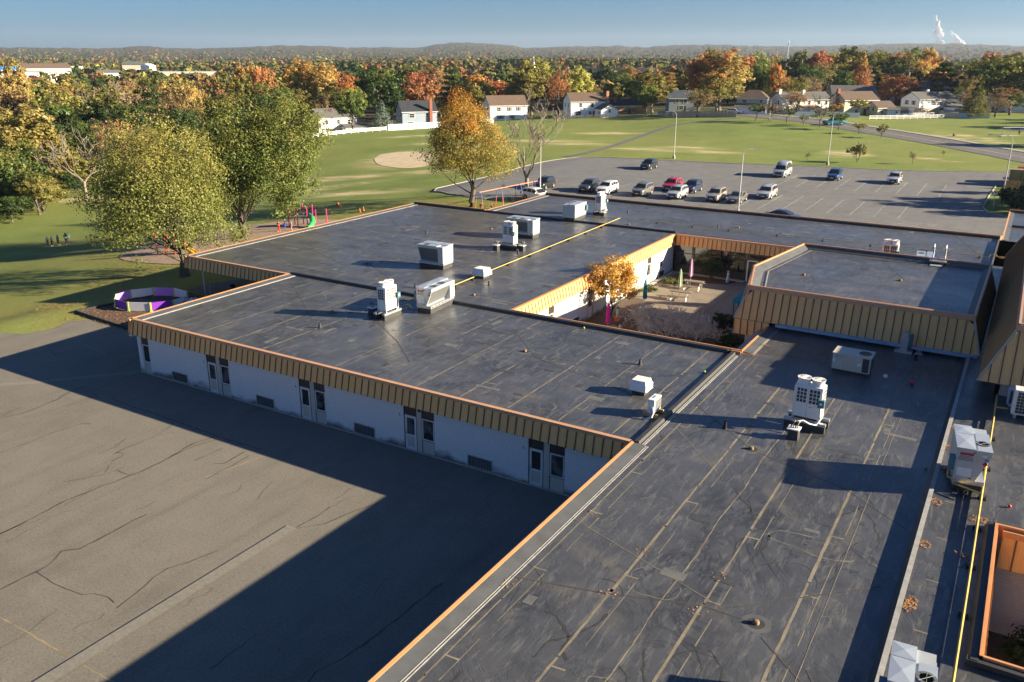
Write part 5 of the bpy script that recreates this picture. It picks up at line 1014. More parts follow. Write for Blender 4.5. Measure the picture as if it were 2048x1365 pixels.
# ------------------------------------------------------------------ vegetation
_T = dict(gold=(.29, .215, .07), olive=(.145, .135, .035), green=(.062, .092, .022), dark=(.030, .048, .014), orange=(.36, .175, .052), rust=(.25, .115, .048), red=(.25, .085, .045), brown=(.185, .125, .065), yellowgreen=(.27, .265, .07), spruce=(.115, .155, .125), willow=(.155, .20, .065), maroon=(.085, .035, .028))
TINT = {k: tuple(min(.75, v*1.6) for v in c) for k, c in _T.items()}
MINR = [.006]
def kites(P, Nn, S, rg, asp=.62):
    """leaf-sized kite faces at P with normals Nn"""
    n = len(P); a = rg.normal(size=(n, 3)); Nn = Nn/np.linalg.norm(Nn, axis=1, keepdims=True); U = np.cross(Nn, a); U /= np.linalg.norm(U, axis=1, keepdims=True)+1e-9; W_ = np.cross(Nn, U)
    S = S[:, None]; V = np.stack([P-U*S, P+W_*S*asp-U*S*.1, P+U*S, P-W_*S*asp-U*S*.1], 1).reshape(-1, 3); return V, np.arange(4*n).reshape(n, 4)
def crown_points(seed, shape, H, Rr, zb, nc, per, lobes=7):
    rg = np.random.default_rng(seed); out = []; nrm = []
    if shape in ('cone', 'spruce'):
        z = zb+(H-zb)*rg.random(nc)**1.5; f = 1-(z-zb)/(H-zb); f = np.clip(f, .03, 1)**.8; a = rg.random(nc)*6.283; q = rg.uniform(.55, 1.0, nc)
        C = np.stack([np.cos(a)*f*Rr*q, np.sin(a)*f*Rr*q, z-(.05*H*q*f if shape == 'spruce' else 0)], -1); cr = Rr*.16*(.5+f)
    elif shape == 'pine':
        lev = rg.integers(0, 8, nc); z = zb+(H-zb)*(lev+.5)/8+rg.normal(0, .15, nc); f = np.clip(1.05-.8*((z-zb)/(H-zb))**1.3, .12, 1); a = rg.random(nc)*6.283; q = rg.uniform(.3, 1.0, nc)
        C = np.stack([np.cos(a)*f*Rr*q, np.sin(a)*f*Rr*q, z+q*f*.5], -1); cr = np.full(nc, Rr*.15)
    else:
        d = rg.normal(size=(nc, 3)); d /= np.linalg.norm(d, axis=1, keepdims=True); d[:, 2] = np.where(d[:, 2] < -.8, -d[:, 2]*.3, d[:, 2]); ld = rg.normal(size=(lobes, 3)); ld /= np.linalg.norm(ld, axis=1, keepdims=True)
        lump = (np.clip(d @ ld.T, 0, 1)**5).max(1); rad = .58+.48*lump; q = rg.uniform(.28, 1, nc)**.55
        if shape == 'tall': rad *= np.where(d[:, 2] > 0, 1, 1)
        C = d*(rad*q)[:, None]*np.array([Rr, Rr, (H-zb)/2]); C[:, 2] += (H+zb)/2
        if shape == 'tall': w = 1-.35*np.clip((C[:, 2]-zb)/(H-zb), 0, 1); C[:, 0] *= w*1.15; C[:, 1] *= w*1.15
        if shape == 'egg': w = np.interp((C[:, 2]-zb)/(H-zb), [0, .25, .6, 1], [1.1, 1.15, .85, .55]); C[:, 0] *= w; C[:, 1] *= w
        cr = Rr*rg.uniform(.10, .22, nc)
    k = rg.poisson(per, nc)+2; ii = np.repeat(np.arange(nc), k); n = len(ii); o = rg.normal(size=(n, 3)); o /= np.linalg.norm(o, axis=1, keepdims=True); o *= (rg.random(n)**.4)[:, None]; sc = cr[ii][:, None]*np.array([1, 1, .75])
    if shape == 'willow': sc = cr[ii][:, None]*np.array([.55, .55, 1.9]); o[:, 2] -= .4
    P = C[ii]+o*sc; P[:, 2] = np.maximum(P[:, 2], zb*.6); ctr = np.array([0, 0, (H+zb)/2]); Nn = o*.9+(P-ctr)/Rr*.6+np.array([0, 0, .35])+rg.normal(0, .45, (n, 3))
    cv = rg.random(nc)[ii]; return C, P, Nn, cv, rg
def crown_mesh(name, seed, shape, H, Rr, zb, nc, per, leaf, lobes=7, off=(0, 0)):
    C, P, Nn, cv, rg = crown_points(seed, shape, H, Rr, zb, nc, per, lobes); S = leaf*rg.uniform(.6, 1.25, len(P)); P = P+np.array([off[0], off[1], 0])*np.clip(P[:, 2:3]/H*1.6, 0, 1)
    V, Q = kites(P, Nn, S, rg, .45 if shape in ('willow', 'pine', 'spruce') else .66); var = np.clip(cv*.55+rg.random(len(P))*.45, 0, 1); hg = (P[:, 2]-zb)/(H-zb)-.5
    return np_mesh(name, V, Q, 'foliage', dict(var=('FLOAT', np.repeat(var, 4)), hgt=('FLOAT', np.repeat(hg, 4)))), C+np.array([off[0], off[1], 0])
def branch_tree(seed, H, spread, depth=5, r0=.22, trunk_h=.22, mat='bark', up=.25, kids=(2, 4), n=5, lean=(0, 0), wob=.16):
    """recursive limbs as tapered tubes, one mesh"""
    r = random.Random(seed); m = MB(); tips = []
    def grow(p, d, L, rad, k):
        pts = [p]; rs = [rad]; q = p.copy(); dd = d.copy(); ns = 4 if k < 2 else 3
        for i in range(ns): dd = (dd+Vector((r.gauss(0, wob), r.gauss(0, wob), r.gauss(0, wob)*.6+up*.12))).normalized(); q = q+dd*L/ns; pts.append(q.copy()); rs.append(max(MINR[0], rad*(1-.55*(i+1)/ns)))
        m.tube(pts, rs, max(3, n-k)); tips.append(q.copy())
        if k < depth:
            for j in range(r.randint(*kids)+(1 if k == 0 else 0)):
                t = r.uniform(.35, 1) if k else r.uniform(.6, 1.0); i = min(ns, max(1, round(t*ns))); a = r.uniform(0, 6.283); sp = r.uniform(.45, .95)*spread; side = dd.orthogonal().normalized(); side.rotate(Matrix.Rotation(a, 3, dd)); nd = (dd*(1-.35*sp)+side*sp+Vector((0, 0, up))).normalized(); grow(pts[i], nd, L*r.uniform(.58, .82), max(rs[i]*r.uniform(.5, .72), MINR[0]), k+1)
    th = H*trunk_h; base = Vector((0, 0, -.15)); m.tube([base, Vector((lean[0]*.3, lean[1]*.3, th*.12)), Vector((lean[0]*.6, lean[1]*.6, th))], [r0*1.75, r0*1.12, r0*.92], 9)
    for j in range(r.randint(3, 4)):
        a = 6.283*j/3.5+r.uniform(-.4, .4); grow(Vector((lean[0]*.6, lean[1]*.6, th*r.uniform(.8, 1))), Vector((math.cos(a)*spread*.75, math.sin(a)*spread*.75, 1)).normalized(), (H-th)*.42, r0*.62, 1)
    zmax = max(t.z for t in tips); s = (H)/zmax; m.v = [(x, y, (z*s if z > 0 else z)) for x, y, z in m.v]; return m
def trunk_mesh(seed, H, r0, C, zb, nl=9, mat='bark', lean=(0, 0), flare=1.7):
    """tapered bole with limbs running out into the crown clumps C"""
    r = random.Random(seed); m = MB(); top = H*.78; pts = [Vector((lean[0]*t*t, lean[1]*t*t, -.15+top*t)) for t in (0, .06, .2, .4, .6, .8, 1)]; wj = [Vector((r.gauss(0, .012*H), r.gauss(0, .012*H), 0))*(0 if i < 2 else 1) for i in range(7)]; pts = [p+w for p, w in zip(pts, wj)]
    m.tube(pts, [r0*flare, r0*1.15, r0, r0*.78, r0*.52, r0*.3, r0*.08], 9)
    for j in range(nl):
        c = Vector(C[r.randrange(len(C))]); t = r.uniform(.22, .62); i = t*6; k = int(i); s = pts[k].lerp(pts[k+1], i-k); c = c.lerp(s, .12); mid = s.lerp(c, .5)+Vector((0, 0, -.06*(c-s).length)); m.tube([s, s.lerp(mid, .6), mid, c], [r0*.34, r0*.26, r0*.17, r0*.03], 5)
        for q in range(2):
            e = Vector(C[r.randrange(len(C))]); e = mid+(e-mid)*.28; m.tube([mid, e], [r0*.13, r0*.03], 4)
    o = m.build('trunk', mat, None, True); me = o.data; bpy.data.objects.remove(o); return me
VAR = {}
def variants(kind, defs):
    VAR[kind] = []
    for i, (seed, shape, H, Rr, zb, nc, per, leaf) in enumerate(defs):
        cm, C = crown_mesh('crown_'+kind, seed, shape, H, Rr, zb, nc, per, leaf); tm = trunk_mesh(seed, H, H*.021, C, zb); VAR[kind].append((cm, tm, H, Rr))
variants('round', [(1, 'round', 15, 6, 1.8, 150, 42, .27), (2, 'round', 15, 6, 1.4, 140, 44, .28), (3, 'round', 15, 6, 2.2, 160, 40, .27), (4, 'round', 15, 6, 1.8, 130, 46, .27)])
variants('tall', [(5, 'tall', 18, 6, 3.0, 170, 44, .27), (6, 'tall', 18, 6, 1.8, 160, 46, .27)])
variants('open', [(7, 'round', 14, 5.5, 3.2, 130, 20, .22), (8, 'round', 14, 5.5, 2.0, 140, 18, .22)])
variants('willow', [(9, 'willow', 15, 6, 1.5, 170, 40, .28)]); variants('cone', [(10, 'cone', 16, 4.2, 1.2, 340, 18, .24)]); variants('spruce', [(11, 'spruce', 11, 3.4, .4, 360, 14, .22)]); variants('pine', [(12, 'pine', 15, 5, 2.0, 260, 24, .27)])
variants('small', [(13, 'round', 4.5, 2.2, 1.3, 55, 16, .17), (14, 'round', 4.5, 2.2, 1.2, 50, 16, .17)])
MINR[0] = .035
for i in range(2):                                                   # bare crowns with a few last leaves
    b = branch_tree(30+i, 13, .85, 5, .24, .2, kids=(2, 3)).build('trunk', 'bark_pale'); VAR.setdefault('bare', []).append((None, b.data, 13, 5.5)); bpy.data.objects.remove(b)
    b = branch_tree(40+i, 4.5, .9, 4, .09, .24, kids=(2, 4), n=4).build('trunk', 'bark'); cm, C = crown_mesh('crown_thin', 44+i, 'round', 4.5, 2.3, 1.4, 40, 7, .12); VAR.setdefault('smallbare', []).append((cm, b.data, 4.5, 2.2)); bpy.data.objects.remove(b)
MINR[0] = .02
b = branch_tree(50, 4.2, .55, 4, .07, .1, kids=(3, 4), n=4, up=.5).build('trunk', 'bark'); cm, C = crown_mesh('crown_shrub', 51, 'egg', 4.2, 2.0, .7, 60, 14, .15); VAR['shrub'] = [(cm, b.data, 4.2, 2.0)]; bpy.data.objects.remove(b)
COLN = dict(gold='golden', olive='olive green', green='green', dark='dark green', orange='orange', rust='rusty brown', red='red', brown='brown', yellowgreen='yellow green', spruce='blue grey', willow='pale green', maroon='dark maroon')
KN = dict(round='broad crowned tree', tall='tall tree', open='thin leaved tree', bare='leafless tree', willow='drooping willow tree', cone='cone shaped tree', spruce='spruce', pine='tiered pine', small='small young tree', smallbare='small sparse tree', shrub='upright shrubby tree')
OBN = dict(round='broadleaf_tree', tall='broadleaf_tree', open='broadleaf_tree', bare='bare_tree', willow='willow_tree', cone='conical_tree', spruce='spruce_tree', pine='pine_tree', small='young_tree', smallbare='young_tree', shrub='shrubby_tree')
tr = random.Random(21)
def jit(c, a=.14): k = 1+tr.uniform(-a, a); return tuple(min(1, max(.004, v*k*(1+tr.uniform(-a*.5, a*.5)))) for v in c)
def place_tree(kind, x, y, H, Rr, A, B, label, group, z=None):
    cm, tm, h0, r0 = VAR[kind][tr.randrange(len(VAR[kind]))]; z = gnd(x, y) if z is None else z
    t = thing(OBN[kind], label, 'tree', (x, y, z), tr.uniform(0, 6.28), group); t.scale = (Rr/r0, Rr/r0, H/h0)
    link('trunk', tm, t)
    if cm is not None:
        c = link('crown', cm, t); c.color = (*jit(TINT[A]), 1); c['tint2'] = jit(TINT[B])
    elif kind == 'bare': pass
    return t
def tree_label(kind, A, B, where):
    if kind == 'bare': return 'leafless grey-brown tree '+where
    if A == B: return '%s %s %s' % (COLN[A], KN[kind], where)
    return '%s over %s %s %s' % (COLN[A], COLN[B], KN[kind], where)
TREES = [(-169.9, 95.7, 19.6, 9.5, 'round', 'gold', 'olive'),
 (-154.9, 83.6, 12.4, 5.7, 'round', 'olive', 'green'),
 (-147.9, 83.9, 8.7, 4.0, 'round', 'green', 'olive'),
 (-157.4, 99.1, 13.6, 6.3, 'bare', 'brown', 'brown'),
 (-189.4, 115.7, 19.4, 8.2, 'round', 'green', 'dark'),
 (-162.5, 109.6, 15.6, 5.5, 'open', 'rust', 'brown'),
 (-208.3, 138.3, 20.9, 8.1, 'round', 'olive', 'dark'),
 (-183.9, 129.6, 18.1, 6.3, 'round', 'green', 'dark'),
 (-242.8, 149.2, 25.9, 11.8, 'open', 'gold', 'olive'),
 (-242.3, 159.4, 24.1, 7.7, 'bare', 'brown', 'brown'),
 (-245.9, 171.9, 24.9, 9.8, 'open', 'brown', 'brown'),
 (-249.3, 184.3, 26.7, 7.8, 'round', 'olive', 'dark'),
 (-225.8, 173.9, 22.7, 8.0, 'open', 'gold', 'brown'),
 (-234.2, 187.5, 23.9, 6.2, 'round', 'olive', 'gold'),
 (-259.8, 219.4, 22.9, 8.0, 'open', 'orange', 'gold'),
 (-200.9, 148.7, 17.9, 5.5, 'pine', 'green', 'dark'),
 (-190.0, 162.4, 16.7, 7.0, 'round', 'dark', 'dark'),
 (-261.6, 146.9, 25.2, 9.8, 'round', 'gold', 'brown'),
 (-203.0, 165.6, 16.4, 7.7, 'open', 'gold', 'olive'),
 (-189.5, 147.3, 15.4, 6.4, 'round', 'green', 'dark'),
 (-177.7, 102.3, 14.5, 5.5, 'open', 'gold', 'brown'),
 (-365.9, 206.3, 32.1, 8.7, 'round', 'olive', 'gold'),
 (-249.6, 223.5, 29.4, 5.9, 'round', 'orange', 'olive'),
 (-247.5, 230.2, 28.9, 6.5, 'round', 'orange', 'rust'),
 (-189.3, 181.1, 18.9, 9.3, 'open', 'olive', 'green'),
 (-218.7, 222.5, 28.1, 9.2, 'tall', 'orange', 'olive'),
 (-208.3, 222.8, 25.7, 8.6, 'tall', 'orange', 'gold'),
 (-220.0, 246.0, 22.7, 6.8, 'round', 'red', 'orange'),
 (-191.8, 230.7, 22.6, 12.4, 'round', 'green', 'dark'),
 (-193.1, 252.7, 21.4, 8.5, 'round', 'red', 'rust'),
 (-215.8, 275.5, 26.2, 7.2, 'round', 'olive', 'dark'),
 (-203.6, 278.5, 24.0, 9.2, 'tall', 'rust', 'brown'),
 (-192.1, 274.4, 19.4, 6.9, 'pine', 'green', 'dark'),
 (-182.1, 275.2, 19.1, 8.8, 'round', 'orange', 'olive'),
 (-176.5, 199.2, 15.2, 6.8, 'round', 'yellowgreen', 'green'),
 (-177.4, 214.1, 9.2, 4.1, 'spruce', 'spruce', 'spruce'),
 (-211.6, 339.4, 16.9, 7.1, 'round', 'orange', 'red'),
 (-173.0, 281.0, 9.4, 6.8, 'round', 'olive', 'green'),
 (-164.3, 286.2, 22.7, 10.2, 'tall', 'yellowgreen', 'olive'),
 (-169.8, 282.9, 15.4, 5.9, 'round', 'orange', 'olive'),
 (-150.0, 280.4, 17.9, 5.6, 'open', 'brown', 'rust'),
 (-151.1, 295.6, 18.7, 7.4, 'tall', 'yellowgreen', 'yellowgreen'),
 (-146.7, 301.2, 12.0, 5.0, 'round', 'rust', 'olive'),
 (-178.1, 380.4, 19.8, 9.3, 'round', 'dark', 'dark'),
 (-176.5, 392.1, 16.5, 7.6, 'round', 'olive', 'green'),
 (-179.9, 412.5, 20.5, 8.0, 'round', 'olive', 'rust'),
 (-129.6, 303.5, 13.2, 6.8, 'round', 'green', 'dark'),
 (-115.6, 285.5, 16.7, 7.7, 'tall', 'yellowgreen', 'olive'),
 (-115.4, 279.1, 11.7, 5.4, 'round', 'yellowgreen', 'green'),
 (-142.8, 395.0, 19.2, 8.7, 'round', 'gold', 'olive'),
 (-104.4, 300.4, 21.8, 8.5, 'tall', 'orange', 'rust'),
 (-96.7, 300.8, 23.2, 11.2, 'tall', 'rust', 'gold'),
 (-92.7, 285.3, 15.0, 8.0, 'round', 'orange', 'olive'),
 (-133.9, 398.1, 27.6, 6.2, 'round', 'green', 'olive'),
 (-95.2, 273.9, 10.0, 6.0, 'open', 'olive', 'brown'),
 (-94.5, 337.0, 19.8, 8.8, 'willow', 'willow', 'green'),
 (-120.6, 412.8, 23.4, 7.6, 'round', 'red', 'red'),
 (-126.3, 442.3, 25.1, 8.2, 'round', 'yellowgreen', 'olive'),
 (-86.4, 334.0, 17.8, 4.6, 'round', 'orange', 'orange'),
 (-120.0, 454.4, 23.9, 6.9, 'round', 'gold', 'gold'),
 (-77.0, 320.9, 13.2, 6.8, 'open', 'brown', 'olive'),
 (-108.2, 457.4, 26.4, 9.7, 'round', 'olive', 'green'),
 (-99.4, 459.4, 25.0, 9.7, 'round', 'rust', 'red'),
 (-96.9, 470.1, 25.9, 9.9, 'round', 'olive', 'gold'),
 (-69.7, 327.7, 11.8, 5.9, 'bare', 'brown', 'brown'),
 (-81.0, 391.7, 17.8, 7.1, 'open', 'brown', 'olive'),
 (-85.7, 380.5, 17.8, 9.2, 'round', 'green', 'dark'),
 (-80.6, 447.8, 26.3, 14.8, 'round', 'dark', 'olive'),
 (-65.0, 379.5, 20.8, 5.9, 'cone', 'gold', 'rust'),
 (-70.3, 373.4, 15.5, 5.6, 'round', 'dark', 'green'),
 (-72.5, 464.4, 26.3, 11.1, 'round', 'olive', 'green'),
 (-59.5, 436.0, 24.2, 13.0, 'round', 'rust', 'green'),
 (-56.3, 476.7, 26.4, 11.3, 'round', 'green', 'olive'),
 (-48.0, 457.5, 25.3, 8.2, 'round', 'gold', 'orange'),
 (-47.5, 356.9, 13.5, 9.6, 'round', 'maroon', 'rust'),
 (-46.5, 417.4, 19.4, 8.7, 'round', 'orange', 'gold'),
 (-31.3, 348.6, 16.1, 6.7, 'pine', 'dark', 'dark'),
 (-31.1, 418.8, 17.2, 8.7, 'round', 'olive', 'green'),
 (-17.7, 344.5, 20.1, 12.2, 'round', 'olive', 'green'),
 (-18.3, 369.5, 22.7, 6.6, 'round', 'red', 'rust'),
 (-10.9, 359.8, 20.9, 11.7, 'round', 'olive', 'brown'),
 (-2.7, 350.0, 21.5, 11.4, 'round', 'green', 'olive'),
 (-22.2, 329.3, 12.3, 5.9, 'open', 'brown', 'olive'),
 (-17.8, 309.5, 10.7, 4.6, 'cone', 'dark', 'olive'),
 (-12.2, 314.8, 8.3, 5.6, 'open', 'brown', 'brown'),
 (-8.6, 324.9, 9.4, 6.7, 'round', 'rust', 'green'),
 (-72.4, 260.2, 5.3, 3.2, 'small', 'olive', 'green'),
 (-67.9, 259.8, 5.4, 3.2, 'smallbare', 'rust', 'brown'),
 (-62.6, 257.2, 5.7, 3.8, 'smallbare', 'brown', 'olive'),
 (-57.1, 254.0, 3.0, 2.0, 'smallbare', 'olive', 'olive'),
 (-52.0, 251.1, 5.6, 3.5, 'smallbare', 'rust', 'olive'),
 (-45.9, 245.9, 5.1, 3.0, 'small', 'olive', 'green'),
 (-39.7, 240.3, 3.1, 2.0, 'small', 'olive', 'olive'),
 (-33.3, 234.0, 3.6, 2.2, 'small', 'brown', 'olive'),
 (-30.1, 184.5, 4.2, 2.2, 'shrub', 'green', 'olive'),
 (-39.3, 182.2, 1.7, 0.9, 'smallbare', 'brown', 'olive'),
 (-20.2, 187.4, 2.6, 1.0, 'smallbare', 'olive', 'brown'),
 (-16.1, 202.1, 1.4, 0.5, 'smallbare', 'olive', 'brown'),
 (-49.6, 295.9, 5.9, 4.0, 'small', 'yellowgreen', 'olive'),
 (-69.7, 298.0, 8.5, 5.4, 'open', 'gold', 'brown'),
 (-61.9, 296.6, 8.2, 4.5, 'bare', 'brown', 'brown'),
 (-56.2, 291.6, 4.3, 3.5, 'small', 'orange', 'gold'),
 (-20.5, 321.3, 9.8, 3.8, 'open', 'gold', 'brown')]
seen = {}
for (x, y, H, Rr, kind, A, B) in TREES:
    d = math.hypot(x, y)
    if kind in ('small', 'smallbare', 'shrub') and d < 290: where = 'on the lawn beside the street' if y > 205 else 'on the grass above the car park'
    elif x < -140 and y < 215: where = 'in the woods beyond the sloping lawn'
    elif x < -170: where = 'behind the white fenced houses'
    elif x < -92: where = 'behind the brown rail and board fences'
    elif x < -40: where = 'among the houses across the street'
    else: where = 'behind the raised ranch houses'
    lb = tree_label(kind, A, B, where); place_tree(kind, x, y, H, Rr, A, B, lb, lb.split(' tree')[0]+' trees')
# more of the wood along the field edge and behind the houses, each its own tree
pal = ['olive', 'green', 'gold', 'brown', 'olive', 'rust', 'olive', 'green', 'brown', 'yellowgreen']
spots = []
def scatter(n, fx, rmin, where, hr, kinds, seed, keep=lambda x, y: True):
    q = random.Random(seed); k = 0; tries = 0
    while k < n and tries < n*40:
        tries += 1; x, y = fx(q)
        if not keep(x, y) or any((x-a)**2+(y-b)**2 < rmin**2 for a, b in spots) or any((x-t[0])**2+(y-t[1])**2 < (rmin*.8)**2 for t in TREES): continue
        spots.append((x, y)); kd = q.choice(kinds); A = q.choice(pal); B = q.choice(['olive', 'green', 'brown', 'dark', A]); H = q.uniform(*hr); lb = tree_label(kd, A, B, where); place_tree(kd, x, y, H, H*q.uniform(.34, .46) if kd != 'small' else H*.5, A, B, lb, lb.split(' tree')[0]+' trees'); k += 1
def polar(a0, a1, r0, r1):
    def f(q): a = R(q.uniform(a0, a1)); r = math.sqrt(q.uniform(r0*r0, r1*r1)); return r*math.sin(a), r*math.cos(a)
    return f
scatter(34, lambda q: (q.uniform(-205, -150), q.uniform(70, 150)), 7.5, 'in the woods beyond the sloping lawn', (9, 15), ['round', 'open', 'round', 'open'], 3, lambda x, y: x < -168-(y-90)*.28+4)
scatter(70, polar(-68, -42, 225, 400), 10.5, 'in the woods beyond the sloping lawn', (13, 19), ['round', 'open', 'round', 'tall', 'open', 'round', 'open', 'bare', 'round', 'tall'], 4, lambda x, y: not (x > -190 and y > 150 and y < 215))
scatter(60, lambda q: (q.uniform(-140, -195), q.uniform(50, 150)), 2.4, 'at the foot of the wood edge', (2.6, 5), ['small', 'smallbare'], 8, lambda x, y: -176-(y-90)*.28 < x < -163-(y-90)*.28)
scatter(40, polar(-40, 6, 350, 470), 11, 'in the belt behind the houses', (11, 17), ['round', 'tall', 'open', 'round', 'pine'], 5)
scatter(14, polar(2, 16, 240, 340), 10, 'beside the sports field', (11, 16), ['round', 'open'], 6)
for i, (x, y) in enumerate(((-151, 80), (-155, 86.5), (-150, 86), (-158, 91), (-162, 96), (-166, 101), (-170, 107), (-174, 113), (-178, 119), (-146, 78), (-156, 80), (-161, 87), (-166, 94), (-171, 101))):
    H = tr.uniform(4.5, 7.5); A, B = [('olive', 'green'), ('green', 'dark'), ('gold', 'olive'), ('brown', 'olive')][i % 4]; place_tree('round', x, y, H, H*.62, A, B, '%s thicket filling the wood edge below the tall trees' % COLN[A], 'thickets along the wood edge', gnd(x, y)-.9)
# ------------------------------------------------------------------ trees close to the school
def hero(name, label, x, y, seed, shape, H, Rr, zb, nc, per, leaf, A, B, r0, lobes=7, off=(0, 0), z=None, bark='bark', nl=14):
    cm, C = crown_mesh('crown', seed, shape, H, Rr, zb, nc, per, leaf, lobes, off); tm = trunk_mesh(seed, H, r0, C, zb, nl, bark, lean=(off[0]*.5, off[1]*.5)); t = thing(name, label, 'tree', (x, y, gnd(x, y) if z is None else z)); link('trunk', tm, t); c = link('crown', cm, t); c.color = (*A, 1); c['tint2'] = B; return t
hero('linden_tree', 'huge dense olive-gold tree at the corner of the rear block', -73, 55.4, 61, 'round', 16.2, 8.5, .6, 720, 76, .112, (.36, .31, .085), (.20, .215, .055), .42, 12, (-2.0, -.8), nl=22)
hero('maple_tree', 'big glossy green tree touched with red behind the rear roof edge', -84.4, 73.5, 62, 'round', 18.9, 9.2, .4, 760, 72, .14, (.30, .27, .068), (.145, .18, .042), .40, 10, (2.8, 2.2), nl=18)
hero('maple_tree', 'orange-topped maple with green lower boughs beside the swing set', -69.6, 103.6, 63, 'egg', 17.8, 7.6, 1.4, 620, 66, .118, (.74, .285, .046), (.30, .25, .062), .36, 9, (-.6, -.4), nl=16)
hero('maple_tree', 'small golden maple growing in the courtyard', -29.0, 64.6, 64, 'round', 5.5, 3.0, .7, 200, 40, .095, (.72, .40, .07), (.55, .34, .09), .085, 7, (.35, .2), z=.03)
MINR[0] = .028
t = thing('bare_tree', 'leafless spreading tree beside the car park lamp', 'tree', (-66.2, 114.0, gnd(-66.2, 114))); branch_tree(77, 16.6, .62, 6, .30, .2, kids=(2, 3), n=6, wob=.2).build('trunk', 'bark_pale', t, True)
# evergreens and shrubs on the right-hand verge (partly outside the view, their shade lies on the car park)
def bush(name, label, x, y, seed, Rr, H, A, B, leaf=.13, nc=80, per=22, z=None, shape='round', group=None):
    cm, C = crown_mesh('foliage', seed, shape, H, Rr, .1, nc, per, leaf, 5); t = thing(name, label, 'shrub', (x, y, gnd(x, y) if z is None else z), 0, group); m = MB()
    for i in range(7): c = Vector(C[(i*11) % len(C)]); m.tube([(0, 0, -.05), c*.5, c*.9], [.04, .03, .01], 5)
    m.build('stem', 'bark', t); c = link('foliage', cm, t); c.color = (*A, 1); c['tint2'] = B; return t
bush('juniper_shrub', 'broad dark juniper behind the parking sign', -.6, 141.5, 81, 4.0, 3.2, (.075, .10, .03), (.022, .04, .014), .2, 120, 26)
bush('juniper_shrub', 'feathery juniper at the corner of the entrance wing', .2, 136.0, 82, 3.0, 3.0, (.085, .115, .04), (.025, .045, .018), .2, 100, 24)
bush('juniper_shrub', 'dark juniper below the olive container', 1.5, 147.5, 83, 3.2, 2.6, (.05, .075, .03), (.02, .035, .014), .2, 100, 24)
for i, (x, y, H, Rr, kd) in enumerate([(7.5, 146, 10.5, 5.0, 'round'), (9, 152.5, 9, 4.2, 'pine'), (8.5, 161, 7.5, 3.2, 'pine'), (14, 141, 8, 4, 'pine'), (6.5, 138, 7, 3.4, 'round')]): place_tree(kd, x, y, H, Rr, 'green', 'dark', '%s growing beside the storage containers' % ('tiered evergreen' if kd == 'pine' else 'broad dark green tree'), 'trees beside the storage containers')
# ------------------------------------------------------------------ far woodland that reads as one mass
def far_wood(name, label, n, r0, r1, faces, size, hz, seed, az=(-82, 22), gaps=()):
    rg = np.random.default_rng(seed); a = np.radians(rg.uniform(*az, n)); u_ = rg.random(n); r = (r0**-.3+u_*(r1**-.3-r0**-.3))**(1/-.3) if r1 > 2*r0 else np.sqrt(r0*r0+u_*(r1*r1-r0*r0)); X = r*np.sin(a); Y = r*np.cos(a); ok = np.ones(n, bool)
    for gx, gy, gr in gaps: ok &= np.hypot(X-gx, Y-gy) > gr
    X, Y, r = X[ok], Y[ok], r[ok]; n = len(X); Z = ground_np(X, Y); Z = np.where(r > 1500, np.maximum(hill_z(X, Y), far_base(X, Y)-2), Z); Hh = rg.uniform(*hz, n); Rr = Hh*rg.uniform(.36, .5, n)
    pc = np.array([TINT[k] for k in ('olive', 'green', 'olive', 'rust', 'brown', 'dark', 'gold', 'orange', 'yellowgreen', 'red', 'brown', 'green', 'olive')])[rg.choice(13, n, p=np.array([3, 3.2, 2.6, 1.2, 2, 1.7, .9, .4, 1, .15, 1.6, 2, 2])/21.75)]*rg.uniform(.40, .62, (n, 1))
    d = rg.normal(size=(n, faces, 3)); d /= np.linalg.norm(d, axis=2, keepdims=True); d[..., 2] = np.abs(d[..., 2])*1.15-.25; rr = rg.uniform(.72, 1.08, (n, faces, 1)); P = d*rr*np.stack([Rr, Rr, Hh*.42], -1)[:, None]+np.stack([X, Y, Z+Hh*.55], -1)[:, None]; P = P.reshape(-1, 3); Nn = d.reshape(-1, 3)+rg.normal(0, .35, (n*faces, 3))
    V, Q = kites(P, Nn, np.repeat(Rr*size, faces)*rg.uniform(.7, 1.3, n*faces), rg, .8); col = np.repeat(pc, faces, 0)*rg.uniform(.65, 1.25, (n*faces, 1)); col = np.repeat(np.c_[col, np.ones(len(col))], 4, 0)
    return tag(link(name, np_mesh(name, V, Q, 'woodland', dict(tcol=('FLOAT_COLOR', col)))), label, 'woodland', kind='stuff')
TOWN = [(-905, 455, 60), (-850, 500, 60), (-640, 640, 55), (-690, 590, 45), (-960, 420, 60), (-560, 660, 40), (-298, 633, 25), (-315, 720, 35), (-270, 700, 30), (-175, 468, 14)]
far_wood('mid_woodland', 'autumn woods spreading past the houses', 1900, 400, 1150, 150, .21, (10, 17), 91, gaps=TOWN)
far_wood('distant_woodland', 'distant autumn woodland below the hills', 9500, 1000, 6000, 26, .40, (11, 18), 92)
plain('twig_pale', (.62, .56, .47), .9, 0, .25, 6)
asphalt('court_concrete', (.20, .165, .125), (.27, .225, .17), (.24, .20, .155))
